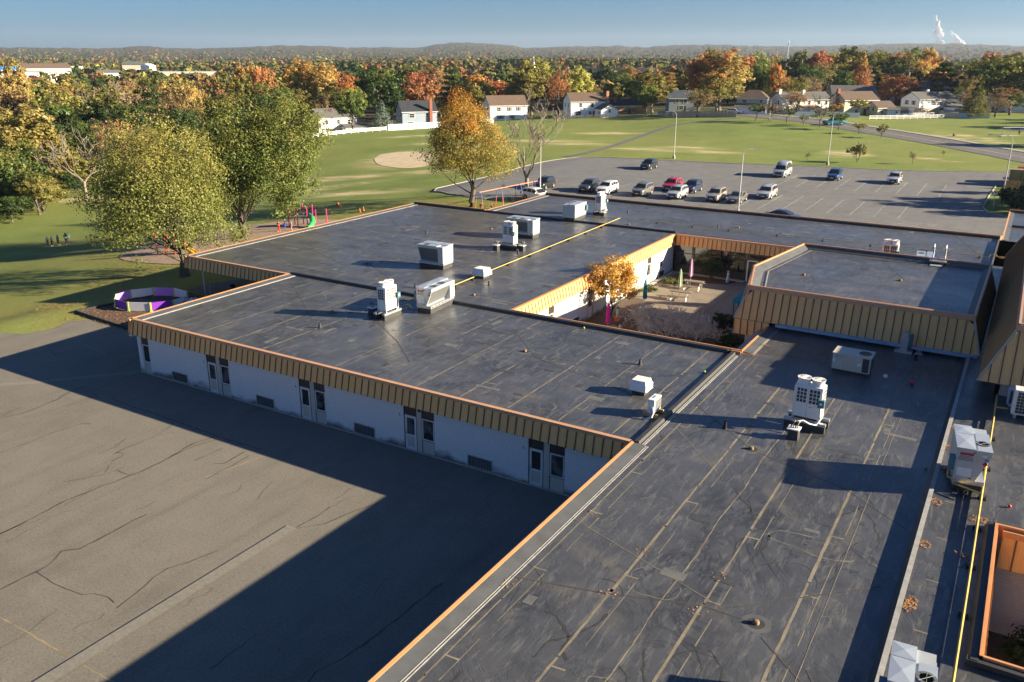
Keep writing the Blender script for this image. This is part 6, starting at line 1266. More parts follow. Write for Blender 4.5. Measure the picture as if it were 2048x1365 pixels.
# ------------------------------------------------------------------ courtyard
sheet('courtyard_paving', 'court_concrete', [(-29.9, 82.7), (-12.3, 82.7), (-12.3, 72.9), (-15.0, 72.9), (-16.3, 62.6), (-15.0, 56.8), (-13.7, 56.4), (-13.7, 50.2), (-29.9, 50.2)], 0, 2.5, zf=.0)
sheet('planting_bed', 'mulch', [(-30.2, 50.2), (-30.2, 71.5), (-28.6, 71.2), (-27.4, 66.5), (-26.4, 63.8), (-23.5, 63.2), (-20.5, 62.6), (-19.3, 66.2), (-17.2, 66.4), (-16.4, 62), (-15.1, 56.8), (-13.8, 56.6), (-13.8, 50.2)], 0, 2, zf=.03); sheet('planting_bed', 'mulch', [(-30.2, 76.5), (-29.4, 82.6), (-23.2, 82.4), (-23.6, 80.6), (-26.6, 79.6), (-28.8, 76.6)], 0, 2, zf=.03)
m = MB(); m.box(-30.3, -22.6, 82.25, 82.7, .0, .12); m.box(-30.3, -29.9, 76, 82.25, .0, .10); tag(m.build('kerb', 'kerb_concrete'), kind='structure')
m = MB()
for l in ([(-29.6, 70.2), (-15.8, 70.2)], [(-22.4, 63), (-22.4, 82)], [(-29.5, 76.2), (-15.6, 76.2)]): ribbon(m, l, .05, 0, .2, zf=.004)
tag(m.build('paving_joint', 'crack_tar'), kind='structure')
def picnic(label, x, y, rz, L=1.9):
    t = thing('picnic_table', label, 'picnic table', (x, y, .0), rz, 'courtyard picnic tables')
    for i in range(4): box_part('top_plank', 'wood_grey', t, -L/2, L/2, -.37+i*.19, -.37+i*.19+.175, .72, .76)
    for s in (-1, 1):
        for i in range(2): box_part('bench_plank', 'wood_grey', t, -L/2, L/2, s*.72-.13+i*.14, s*.72-.13+i*.14+.125, .42, .455)
    for x0 in (-L/2+.3, L/2-.3):
        m = MB(); m.tube([(x0, -.85, 0), (x0, -.6, .40), (x0, .6, .40), (x0, .85, 0)], .028, 6); m.tube([(x0, -.5, 0), (x0, -.25, .71), (x0, .25, .71), (x0, .5, 0)], .028, 6); m.build('leg_frame', 'galvanised', t)
    return t
def closed_umbrella(label, x, y, mats, z0=.75, h=2.15):
    t = thing('patio_umbrella', label, 'umbrella', (x, y, 0), 0, 'furled courtyard umbrellas'); m = MB(); m.cyl((0, 0, .0), (0, 0, z0+h*.5), .022, n=8); m.build('pole', 'galvanised', t)
    n = 16; prof = [(.02, 1.0), (.075, .96), (.10, .90), (.13, .78), (.16, .5), (.19, .2), (.20, .04), (.17, 0)]; m = MB()
    for k, (r, q) in enumerate(prof):
        for i in range(n): a = 6.283*i/n; rr_ = r*(1 if i % 2 else .66); m.v.append((rr_*math.cos(a), rr_*math.sin(a), z0+.35+q*(h-.55)+(.03 if i % 2 and q < .05 else 0)))
    for k in range(len(prof)-1):
        for i in range(n): m.f.append((k*n+i, k*n+(i+1) % n, (k+1)*n+(i+1) % n, (k+1)*n+i)); m.m.append((i//4) % len(mats))
    m.build('canopy', mats, t); m = MB(); m.lathe([(.025, 0), (.05, .04), (.02, .1), (.005, .13)], 10, (0, 0, z0+h-.22)); m.build('finial', mats[0], t)
picnic('grey picnic table holding the teal umbrella', -27.3, 66.9, R(62), 2.6); picnic('grey picnic table holding the lime umbrella', -25.9, 73.2, R(8), 2.0); picnic('grey picnic table holding the striped purple umbrella', -26.1, 77.4, R(4), 2.0); picnic('grey picnic table holding the magenta umbrella', -26.9, 59.4, R(60), 1.9); picnic('lone grey picnic table against the white wall', -29.0, 57.0, R(85), 1.9)
closed_umbrella('furled teal umbrella in a picnic table', -27.2, 67.8, ['teal_cloth'], .75, 2.3); closed_umbrella('furled lime and white umbrella in a picnic table', -26.0, 73.3, ['lime_cloth', 'pale_cloth'], .75, 2.2); closed_umbrella('furled purple and white striped umbrella', -26.5, 77.6, ['violet_cloth', 'pale_cloth'], .75, 2.3); closed_umbrella('furled magenta umbrella in a picnic table', -26.9, 59.5, ['magenta_cloth'], .75, 2.25)
t = thing('garden_figure', 'blue clad straw garden figure by the magenta umbrella', 'garden figure', (-25.6, 59.0, .0)); m = MB(); m.cyl((0, 0, 0), (0, 0, .9), .03, n=6); m.build('stake', 'wood_grey', t); m = MB(); m.lathe([(.16, .35), (.2, .6), (.17, .95), (.08, 1.08)], 10); m.tube([(-.38, 0, .85), (0, 0, .98), (.38, 0, .85)], .06, 6); m.build('coat', 'blue_plastic', t, True); m = MB(); m.ell((0, 0, 1.2), .11, .11, .13); m.build('head', 'pale_cloth', t, True)
t = thing('garden_figure', 'pale straw garden figure in an orange pot under the golden maple', 'garden figure', (-27.9, 63.6, .03)); m = MB(); m.lathe([(.2, 0), (.27, .35), (.3, .4), (.25, .4), (.2, .3)], 12); m.build('pot', 'cone_orange', t, True); m = MB(); m.lathe([(.12, .4), (.15, .7), (.13, 1.0), (.05, 1.1)], 10); m.build('coat', 'cloth_pale', t, True); m = MB(); m.ell((0, 0, 1.22), .11, .11, .13); m.build('head', 'cloth_teal', t, True)
t = thing('rabbit_figure', 'painted blue and white rabbit figure by the glass wall', 'garden figure', (-23.9, 81.2, .02)); m = MB(); m.lathe([(.14, 0), (.19, .25), (.15, .6), (.1, .75)], 10); m.build('body', 'gutter_blue', t, True); m = MB(); m.ell((0, 0, .88), .12, .12, .14); 
for s in (-.06, .06): m.ell((s, 0, 1.12), .035, .03, .16, 8, 5)
m.build('head', 'pale_cloth', t, True)
t = thing('awning_stand', 'teal canvas awning on posts beside the library wall', 'awning', (-18.6, 69.2, 0)); m = MB(); m.hexa([(-.95, -.8, 2.05), (1.6, -.8, 2.05), (1.6, .8, 2.05), (-.95, .8, 2.05)], [(-.45, -.35, 2.6), (1.6, -.35, 2.6), (1.6, .35, 2.6), (-.45, .35, 2.6)]); m.box(-.97, 1.6, -.82, -.79, 1.75, 2.05); m.box(-.97, -.94, -.79, .8, 1.75, 2.05); m.build('canopy', 'teal_cloth', t)
for x, y in ((-.85, -.7), (-.85, .7), (-.2, -.7)): m = MB(); m.cyl((x, y, 0), (x, y, 2.05), .035, n=8); m.build('post', 'dark_frame', t)
bush('evergreen_shrub', 'round dark evergreen shrub below the awning', -18.9, 64.6, 101, 1.5, 1.9, (.06, .10, .02), (.03, .055, .012), .08, 90, 30, .03); bush('evergreen_shrub', 'low dark hedge under the library mansard', -16.6, 58.6, 102, 1.5, .9, (.05, .08, .02), (.03, .05, .014), .08, 70, 24, .03); bush('broom_shrub', 'tall green shrub with yellow tips before the glass wall', -25.6, 81.6, 103, 1.7, 2.5, (.16, .17, .05), (.05, .08, .03), .08, 110, 22, .03, 'egg')
bush('ground_cover', 'patch of low green plants by the white courtyard wall', -29.3, 74.3, 104, .9, .4, (.16, .19, .05), (.08, .11, .03), .07, 40, 12, .0); bush('ground_cover', 'yellow green plants at the courtyard kerb', -28.6, 78.2, 105, 1.2, .4, (.2, .2, .05), (.08, .12, .03), .07, 50, 12, .03)
for i, (x, y, h, lab) in enumerate(((-22.5, 60.9, 3.3, 'leafless pale twiggy shrub in the courtyard bed'), (-24.9, 61.4, 2.8, 'smaller leafless shrub near the long picnic table'), (-20.0, 60.8, 2.9, 'leafless shrub spreading toward the library wall'))):
    t = thing('twiggy_shrub', lab, 'shrub', (x, y, .03)); MINR[0] = .013; b = branch_tree(110+i, h, 1.1, 5, .05, .05, kids=(3, 5), n=4, up=.2); b.build('branches', 'twig_pale', t)
bush('low_shrub', 'reddish low shrub in the near courtyard corner', -15.6, 54.2, 108, 1.0, .7, (.17, .10, .05), (.07, .07, .03), .07, 50, 14, .03)
ball('small_ball', 'blue_plastic', (-14.9, 56.0, .03), .11, 'blue ball at the foot of the library wall'); ball('tennis_ball', 'tennis_green', (-15.1, 55.0, .03), .09, 'lime ball in the near courtyard bed')
V_ = []; F_ = []; leaves_at(-28.4, 63.6, 2.4, 3.0, 700, .03); leaves_at(-26.6, 60.5, 2.4, 2.6, 260, .03); leaves_at(-17.5, 55, 3, 3.4, 260, .03); leaves_at(-25, 66, 3, 4, 160, .0)
me = bpy.data.meshes.new('leaf_litter'); me.from_pydata(V_, [], F_); me.materials.append(MAT('leaf_orange')); tag(link('leaf_litter', me), 'fallen leaves strewn under the golden courtyard maple', 'leaves', kind='stuff')
# lamp and planting in the little open court beside the gas line
t = thing('court_lamp', 'black lantern post in the small open court', 'lamp post', (3.0, 30.2, .03)); m = MB(); m.cyl((0, 0, 0), (0, 0, 2.5), .05, .035, 10); m.build('post', 'plastic_black', t); m = MB(); m.lathe([(.09, 2.5), (.16, 2.85), (.14, 2.9), (.03, 3.02)], 8); m.build('lantern', 'plastic_black', t)
bush('court_shrub', 'dark shrub against the pink brick of the small court', 3.6, 32.2, 115, 1.6, 1.1, (.05, .08, .02), (.025, .045, .012), .08, 80, 24, .03)

bush('court_shrub', 'low green shrub at the library wall foot', -17.6, 61.4, 120, 1.3, 1.3, (.08, .12, .03), (.04, .065, .016), .08, 80, 26, .03); bush('court_shrub', 'reddish green shrub between the twiggy shrubs', -21.3, 58.4, 121, 1.2, .9, (.16, .12, .05), (.07, .08, .03), .08, 70, 20, .03); bush('court_shrub', 'dark spreading shrub near the pink brick wall', -15.9, 52.6, 122, 1.5, .9, (.06, .085, .025), (.035, .05, .015), .08, 80, 22, .03)
plain('lamp_grey', (.50, .49, .47), .5, .1, .1, 1.5, dirt=.2)
plain('container_sand', (.50, .42, .27), .6, 0, .12, 1, dirt=.3)
# ------------------------------------------------------------------ vehicles
def loft(m, secs):
    """secs: list of rings (same count) -> skin"""
    n = len(secs[0]); b = len(m.v)
    for s in secs: m.v += s
    for k in range(len(secs)-1):
        for i in range(n): m.f.append((b+k*n+i, b+k*n+(i+1) % n, b+(k+1)*n+(i+1) % n, b+(k+1)*n+i)); m.m.append(m.mi)
    m.f.append(tuple(b+i for i in range(n-1, -1, -1))); m.m.append(m.mi); m.f.append(tuple(b+(len(secs)-1)*n+i for i in range(n))); m.m.append(m.mi)
SPEC = {  # length, width, sill, belt(y,z...), roof: list of (y from nose, hood/belt z, roof z or None, half width factor)
 'suv': dict(L=4.75, W=1.90, wb=(.95, 3.72), r=.36, low=[(.0, .62, .80), (.12, .92, .90), (.55, 1.02, .97), (1.25, 1.10, 1.0), (2.5, 1.13, 1.0), (3.9, 1.16, 1.0), (4.55, 1.14, .96), (4.75, .95, .90)], top=[(1.22, 1.10), (2.05, 1.66), (2.6, 1.73), (3.7, 1.72), (4.28, 1.66), (4.62, 1.14)]),
 'sedan': dict(L=4.8, W=1.84, wb=(.95, 3.72), r=.33, low=[(.0, .50, .78), (.1, .72, .88), (.6, .84, .96), (1.35, .94, 1.0), (2.6, .97, 1.0), (3.9, 1.0, 1.0), (4.65, 1.0, .95), (4.8, .82, .88)], top=[(1.3, .94), (2.2, 1.40), (2.7, 1.46), (3.3, 1.43), (4.2, 1.02)]),
 'minivan': dict(L=5.1, W=2.0, wb=(1.0, 4.05), r=.35, low=[(.0, .58, .8), (.12, .86, .9), (.6, 1.0, .96), (1.15, 1.10, 1.0), (2.6, 1.12, 1.0), (4.4, 1.13, 1.0), (4.95, 1.1, .97), (5.1, .9, .92)], top=[(1.05, 1.08), (1.95, 1.66), (2.5, 1.75), (4.2, 1.75), (4.7, 1.70), (4.98, 1.12)]),
 'van': dict(L=5.7, W=2.02, wb=(1.0, 4.45), r=.38, low=[(.0, .75, .86), (.1, 1.08, .92), (.6, 1.2, .97), (1.1, 1.28, 1.0), (3.0, 1.3, 1.0), (5.2, 1.3, 1.0), (5.62, 1.3, .98), (5.7, 1.1, .96)], top=[(1.02, 1.26), (1.62, 1.95), (2.1, 2.35), (2.7, 2.42), (5.2, 2.42), (5.52, 2.32), (5.64, 1.3)]),
 'pickup': dict(L=5.8, W=2.0, wb=(1.0, 4.6), r=.40, low=[(.0, .7, .86), (.1, 1.1, .92), (.7, 1.2, .98), (1.5, 1.25, 1.0), (3.6, 1.28, 1.0), (3.7, 1.2, 1.0), (5.7, 1.2, 1.0), (5.8, 1.1, .97)], top=[(1.45, 1.24), (2.1, 1.80), (2.6, 1.88), (3.4, 1.86), (3.72, 1.28)])}
_car = {}
def car_proto(kind):
    """meshes of one vehicle type; nose at -y, origin on the ground at mid-length"""
    if kind in _car: return _car[kind]
    S = SPEC[kind]; L, W, rw = S['L'], S['W'], S['r']; parts = []; w = W/2; y0 = -L/2
    m = MB(); secs = []
    for y, zt, f in S['low']:
        hw = w*f; zb = .26 if .3 < y < L-.3 else .34
        secs.append([(-hw*.92, y0+y, zb), (-hw, y0+y, zb+.16), (-hw, y0+y, zt-.22), (-hw*.955, y0+y, zt-.03), (-hw*.80, y0+y, zt), (hw*.80, y0+y, zt), (hw*.955, y0+y, zt-.03), (hw, y0+y, zt-.22), (hw, y0+y, zb+.16), (hw*.92, y0+y, zb)])
    loft(m, secs); parts.append(('body', m, 'PAINT', True))
    T = S['top']; m = MB(); secs = []; zr = max(z for _, z in T)
    def belt(y):
        return float(np.interp(y, [a for a, _, _ in S['low']], [b for _, b, _ in S['low']]))-.03
    for y, z in T:
        bz = min(belt(y), z-.005); q = (z-bz)/(zr-belt(2.5)); hb = w*.95; ht = w*(.95-.20*max(0, min(1, q)))
        secs.append([(-hb, y0+y, bz), (-ht, y0+y, max(bz+.002, z-.05)), (-ht*.86, y0+y, z), (ht*.86, y0+y, z), (ht, y0+y, max(bz+.002, z-.05)), (hb, y0+y, bz)])
    loft(m, secs); parts.append(('cabin', m, 'PAINT', True))
    def side_pt(y, fr):                                             # point on the cabin flank, fr 0 = belt, 1 = roof rail
        z = float(np.interp(y, [a for a, _ in T], [b for _, b in T])); bz = min(belt(y), z); q = (z-bz)/(zr-belt(2.5)); hb = w*.95; ht = w*(.95-.20*max(0, min(1, q))); return hb+(ht-hb)*fr, bz+(z-.05-bz)*fr
    (ya, za), (yb, zb2) = T[0], T[1]; yl, zl = T[-1]; yk, zk = T[-2]
    for (p, zp), (q_, zq), sg in (((ya, za), (yb, zb2), -1), ((yl, zl), (yk, zk), 1)):
        m = MB(); a, b = .10, .88; pa = p+(q_-p)*a; pb = p+(q_-p)*b; z1, z2 = zp+(zq-zp)*a, zp+(zq-zp)*b; h1 = w*.95*.86; h2 = side_pt(pb, 1)[0]*.84; o = sg*.016
        m.add([(-h1, y0+pa+o, z1+.022), (h1, y0+pa+o, z1+.022), (h2, y0+pb+o, z2+.022), (-h2, y0+pb+o, z2+.022)], [(0, 1, 2, 3)]); parts.append(('windscreen' if sg < 0 else 'rear_window', m, 'glass_dark', False))
    for sg in (-1, 1):
        m = MB(); ye = T[-2][0]+.1 if kind not in ('sedan', 'pickup') else (T[-2][0]+.12 if kind == 'sedan' else T[-2][0]); ys = yb-.32; cuts = np.linspace(ys, ye, 4 if kind != 'pickup' else 3)
        for c0, c1 in zip(cuts[:-1], cuts[1:]):
            c0 += .04; c1 -= .04; q = []
            for y, fr in ((c0, .12), (c1, .12), (c1, .86), (c0, .86)):
                if fr > .5: y = max(y, ya+(yb-ya)*.82+.05)
                hx, z = side_pt(y, fr); q.append((sg*(hx+.012), y0+y, z))
            m.add(q, [(0, 1, 2, 3)])
        parts.append(('side_window', m, 'glass_dark', False))
    fz = S['low'][1][1]
    m = MB(); m.box(-w*.52, w*.52, y0-.012, y0+.1, fz*.50, fz*.86); parts.append(('grille', m, 'plastic_black', False))
    m = MB(); m.box(-w*.80, w*.80, y0-.03, y0+.15, .30, .44); parts.append(('bumper', m, 'plastic_black', False)); m = MB(); m.box(-w*.80, w*.80, -y0-.12, -y0+.025, .34, .5); parts.append(('bumper', m, 'plastic_black', False))
    m = MB(); m.box(-.26, .26, y0-.04, y0-.03, .45, .55); parts.append(('number_plate', m, 'label_white', False))
    for sg in (-1, 1):
        m = MB(); a, b = sorted((sg*w*.56, sg*w*.86)); m.hexa([(a, y0+.0, fz*.70), (b, y0+.08, fz*.70), (b, y0+.3, fz*.72), (a, y0+.2, fz*.72)], [(a, y0+.03, fz*.90), (b, y0+.10, fz*.90), (b, y0+.34, fz*.93), (a, y0+.2, fz*.93)]); parts.append(('headlight', m, 'headlight', False))
        m = MB(); a, b = sorted((sg*w*.72, sg*w*.95)); zt = S['low'][-2][1]; m.box(a, b, -y0-.22, -y0+.012, zt-.32, zt-.06); parts.append(('tail_light', m, 'taillight', False))
        hx, z = side_pt(yb-.35, .05); m = MB(); a, b = sorted((sg*(hx+.02), sg*(hx+.22))); m.box(a, b, y0+yb-.46, y0+yb-.36, z+.02, z+.17); parts.append(('wing_mirror', m, 'PAINT', False))
        if kind in ('suv', 'minivan'):
            hx, z = side_pt(3.0, 1); m = MB(); m.tube([(sg*hx*.86, y0+2.15, zr-.02), (sg*hx*.86, y0+2.3, zr+.05), (sg*hx*.86, y0+4.0, zr+.04), (sg*hx*.86, y0+4.15, zr-.03)], .022, 5); parts.append(('roof_rail', m, 'plastic_black', False))
    wh = []
    for yy in S['wb']:
        for sg in (-1, 1):
            m = MB(); m.lathe([(rw*.62, -.11), (rw*.96, -.11), (rw, -.07), (rw, .07), (rw*.96, .11), (rw*.62, .11)], 20, (sg*(w-.10), y0+yy, rw), 'x'); r2 = MB(); r2.lathe([(rw*.60, -.115), (rw*.6, .115)], 16, (sg*(w-.10), y0+yy, rw), 'x')
            for k in range(5): a = 6.283*k/5; r2.cyl((sg*(w+.016), y0+yy, rw), (sg*(w+.016), y0+yy+math.cos(a)*rw*.55, rw+math.sin(a)*rw*.55), .04, n=5)
            ar = MB(); ar.lathe([(rw*1.14, -.06), (rw*1.14, .06)], 20, (sg*(w-.055), y0+yy, rw+.01), 'x'); wh.append((m, r2)); parts.append(('wheel_arch', ar, 'plastic_black', False))
    out = []
    for nm, mb_, mt, sm in parts:
        o = mb_.build(nm, 'paint_white' if mt == 'PAINT' else mt, None, sm); out.append((nm, o.data, mt)); bpy.data.objects.remove(o)
    wl = []
    for a, b in wh:
        o = a.build('wheel', 'tyre', None, True); o2 = b.build('rim', 'rim'); wl.append((o.data, o2.data)); bpy.data.objects.remove(o); bpy.data.objects.remove(o2)
    _car[kind] = (out, wl); return _car[kind]
def car(kind, paint, x, y, rz, label, z=None, extra=None):
    out, wl = car_proto(kind); t = thing('parked_car' if kind in ('suv', 'sedan') else {'minivan': 'minivan', 'van': 'passenger_van', 'pickup': 'pickup_truck'}[kind], label, {'minivan': 'minivan', 'van': 'van', 'pickup': 'pickup'}.get(kind, 'car'), (x, y, (gnd(x, y)+.065) if z is None else z), R(rz), 'vehicles in the car park' if kind != 'pickup' else None)
    t.scale = (1.07, 1.07, 1.07)
    for nm, me, mt in out:
        o = link(nm, me, t)
        if mt == 'PAINT': o.material_slots[0].link = 'OBJECT'; o.material_slots[0].material = MAT('paint_'+paint)
    for a, b in wl:
        o = link('wheel', a, t); link('rim', b, o)
    return t
CARS = [('suv', 'black', -67.4, 121.8, 4, 'black SUV parked beside the leafless tree'), ('suv', 'charcoal', -60.0, 123.4, 2, 'charcoal SUV parked close beside a white SUV'), ('suv', 'white', -56.7, 123.0, 2, 'white SUV with sunroof next to the charcoal SUV'), ('suv', 'grey', -51.2, 124.2, 2, 'dark grey SUV with roof rack parked on its own'), ('suv', 'red', -49.2, 131.8, 2, 'bright red SUV behind the silver SUV'), ('suv', 'silver', -45.6, 124.5, 2, 'silver SUV in front of the red and navy SUVs'), ('suv', 'navy', -45.7, 131.5, 2, 'navy blue SUV beside the red SUV'), ('suv', 'champagne', -39.8, 125.4, 2, 'champagne coloured SUV beside the grey sedan'), ('sedan', 'grey', -36.6, 125.6, 2, 'dark grey sedan parked behind the lamp post'), ('suv', 'black', -62.7, 154.6, 2, 'black SUV alone near the grass edge of the car park'), ('van', 'steel', -38.3, 158.2, 1, 'tall silver passenger van with raised roof'), ('suv', 'blue', -29.3, 158.8, 1, 'dark blue SUV parked between the tall van and a silver car'), ('suv', 'silver', -19.6, 159.8, 1, 'silver hatchback SUV standing nearest the tree shade'), ('minivan', 'silver', -34.0, 132.2, 2, 'silver minivan beside the empty stalls'), ('sedan', 'navy', -26.6, 113.3, 88, 'blue sedan half hidden behind the roof edge'), ('suv', 'white', -63.0, 111.5, 76, 'white car half hidden behind the swing set and roof edge'), ('pickup', 'teal', -49.4, 257.4, -52, 'blue pickup truck driving along the street')]
for c in CARS: car(*c)
# ------------------------------------------------------------------ lamp posts
def lamp_post(label, x, y, H, arm, z=None):
    """tapered steel pole on a concrete foot; arm = (dx, dy) of the curved outreach"""
    z = gnd(x, y) if z is None else z; t = thing('lamp_post', label, 'lamp post', (x, y, z), 0, 'car park lamp posts'); m = MB(); m.lathe([(.30, -.1), (.30, .55), (.26, .62)], 12); m.build('footing', 'concrete', t); m = MB(); m.cyl((0, 0, .6), (0, 0, H*.9), .095, .055, 10); m.lathe([(.2, .6), (.2, .68), (.12, .72)], 10); m.build('pole', 'lamp_grey', t, True); m = MB(); dx, dy = arm; m.tube([(0, 0, H*.9), (dx*.05, dy*.05, H*.955), (dx*.25, dy*.25, H*.99), (dx*.6, dy*.6, H), (dx, dy, H*.995)], .038, 8); m.build('arm', 'lamp_grey', t, True)
    a = math.atan2(dy, dx); m = MB(); m.hexa([(-.05, -.1, -.06), (.5, -.15, -.09), (.5, .15, -.09), (-.05, .1, -.06)], [(-.05, -.07, .05), (.45, -.1, .06), (.45, .1, .06), (-.05, .07, .05)]); h = m.build('lamp_head', 'galvanised', t); h.location = (dx, dy, H*.995); h.rotation_euler = (0, 0, a)
lamp_post('white lamp post rising through the leafless tree', -63.6, 113.6, 8.8, (1.2, .7)); lamp_post('white lamp post standing on the grass edge beyond the black SUV', -64.4, 172.3, 9.6, (-1.6, -.6)); lamp_post('white lamp post in front of the grey sedan', -33.3, 115.2, 8.9, (1.3, .8)); lamp_post('white lamp post on the verge behind the dark blue SUV', -34.5, 178.1, 10.2, (.9, .5)); lamp_post('lamp post with long arm in the junipers', -2.9, 150.4, 9.6, (-2.9, -.3)); lamp_post('lamp post at the street edge among young trees', -68.9, 262.2, 6.5, (.9, .3))
# signs
def sign(label, x, y, h, mat, rz=0, w=.45, hh=.5):
    t = thing('road_sign', label, 'sign', (x, y, gnd(x, y)), rz); m = MB(); m.cyl((0, 0, -.1), (0, 0, h), .03, n=8); m.build('post', 'galvanised', t); box_part('plate', mat, t, -w/2, w/2, -.05, -.035, h-hh, h); return t
s_ = sign('blue and white parking sign on a post at the verge', -3.6, 139.6, 2.6, 'label_white', 0, .5, .42); box_part('symbol', 'label_blue', s_, -.14, .14, -.056, -.051, 2.28, 2.52)
t = thing('road_sign', 'back of a diamond sign on a post behind the swing set', 'sign', (-66.9, 108.3, gnd(-66.9, 108.3)), R(25)); m = MB(); m.cyl((0, 0, -.1), (0, 0, 2.6), .03, n=8); m.build('post', 'galvanised', t); m = MB(); m.prism([(0, -.42), (.42, 0), (0, .42), (-.42, 0)], -.01, .01); o = m.build('plate', 'galvanised', t); o.location = (0, -.04, 2.45); o.rotation_euler = (R(90), 0, 0)
# containers and pallet
def container(label, x, y, rz, L, mat, top):
    t = thing('storage_container', label, 'container', (x, y, gnd(x, y)+.05), rz); m = MB(); n = int(L/.28)
    for sg in (-1, 1):
        for i in range(n): x0 = -L/2+i*L/n; m.hexa([(x0, sg*1.18, .16), (x0+L/n*.5, sg*1.18, .16), (x0+L/n*.5, sg*1.14, .16), (x0, sg*1.14, .16)], [(x0, sg*1.18, 2.45), (x0+L/n*.5, sg*1.18, 2.45), (x0+L/n*.5, sg*1.14, 2.45), (x0, sg*1.14, 2.45)])
    m.build('wall_ribs', mat, t); box_part('shell', mat, t, -L/2+.02, L/2-.02, -1.15, 1.15, .12, 2.5); m = MB()
    for i in range(n): x0 = -L/2+i*L/n; m.box(x0, x0+L/n*.55, -1.12, 1.12, 2.5, 2.54)
    m.build('roof_ribs', top, t); m = MB()
    for xx in (-L/2, L/2-.12):
        for yy in (-1.2, 1.08): m.box(xx, xx+.12, yy, yy+.12, 0, 2.56)
    m.box(-L/2, L/2, -1.2, -1.1, .0, .14); m.box(-L/2, L/2, 1.1, 1.2, 0, .14); m.box(-L/2, L/2, -1.2, -1.12, 2.46, 2.56); m.box(-L/2, L/2, 1.12, 1.2, 2.46, 2.56); m.build('corner_frame', mat, t); return t
ct = container('olive ribbed storage container standing on the verge', 3.2, 168.5, R(2), 12, 'container_olive', 'container_sand')
for k in range(2): text_mesh('stencil_lettering', 'STORAGE', .34, 'cloth_black', ct, (-4.4+.55*k, -1.195, 2.2), (R(90), R(90), 0), .003)
container('orange-roofed container behind the olive one', 4.2, 172.2, R(2), 12, 'container_red', 'container_red'); container('red-roofed container farther along the verge', 8.0, 178.5, R(2), 9, 'container_red', 'red_plastic')
t = thing('wood_pallets', 'stack of pale wooden pallets leaning at the container', 'pallet', (-2.1, 162.8, gnd(-2.1, 162.8)+.03), R(3)); 
for i in range(6): box_part('slat', 'wood_new', t, -1.2, 1.2, -.06, .02, .05+i*.23, .05+i*.23+.13)
for x in (-1.1, 0, 1.0): box_part('bearer', 'wood_new', t, x, x+.1, .02, .12, 0, 1.4)
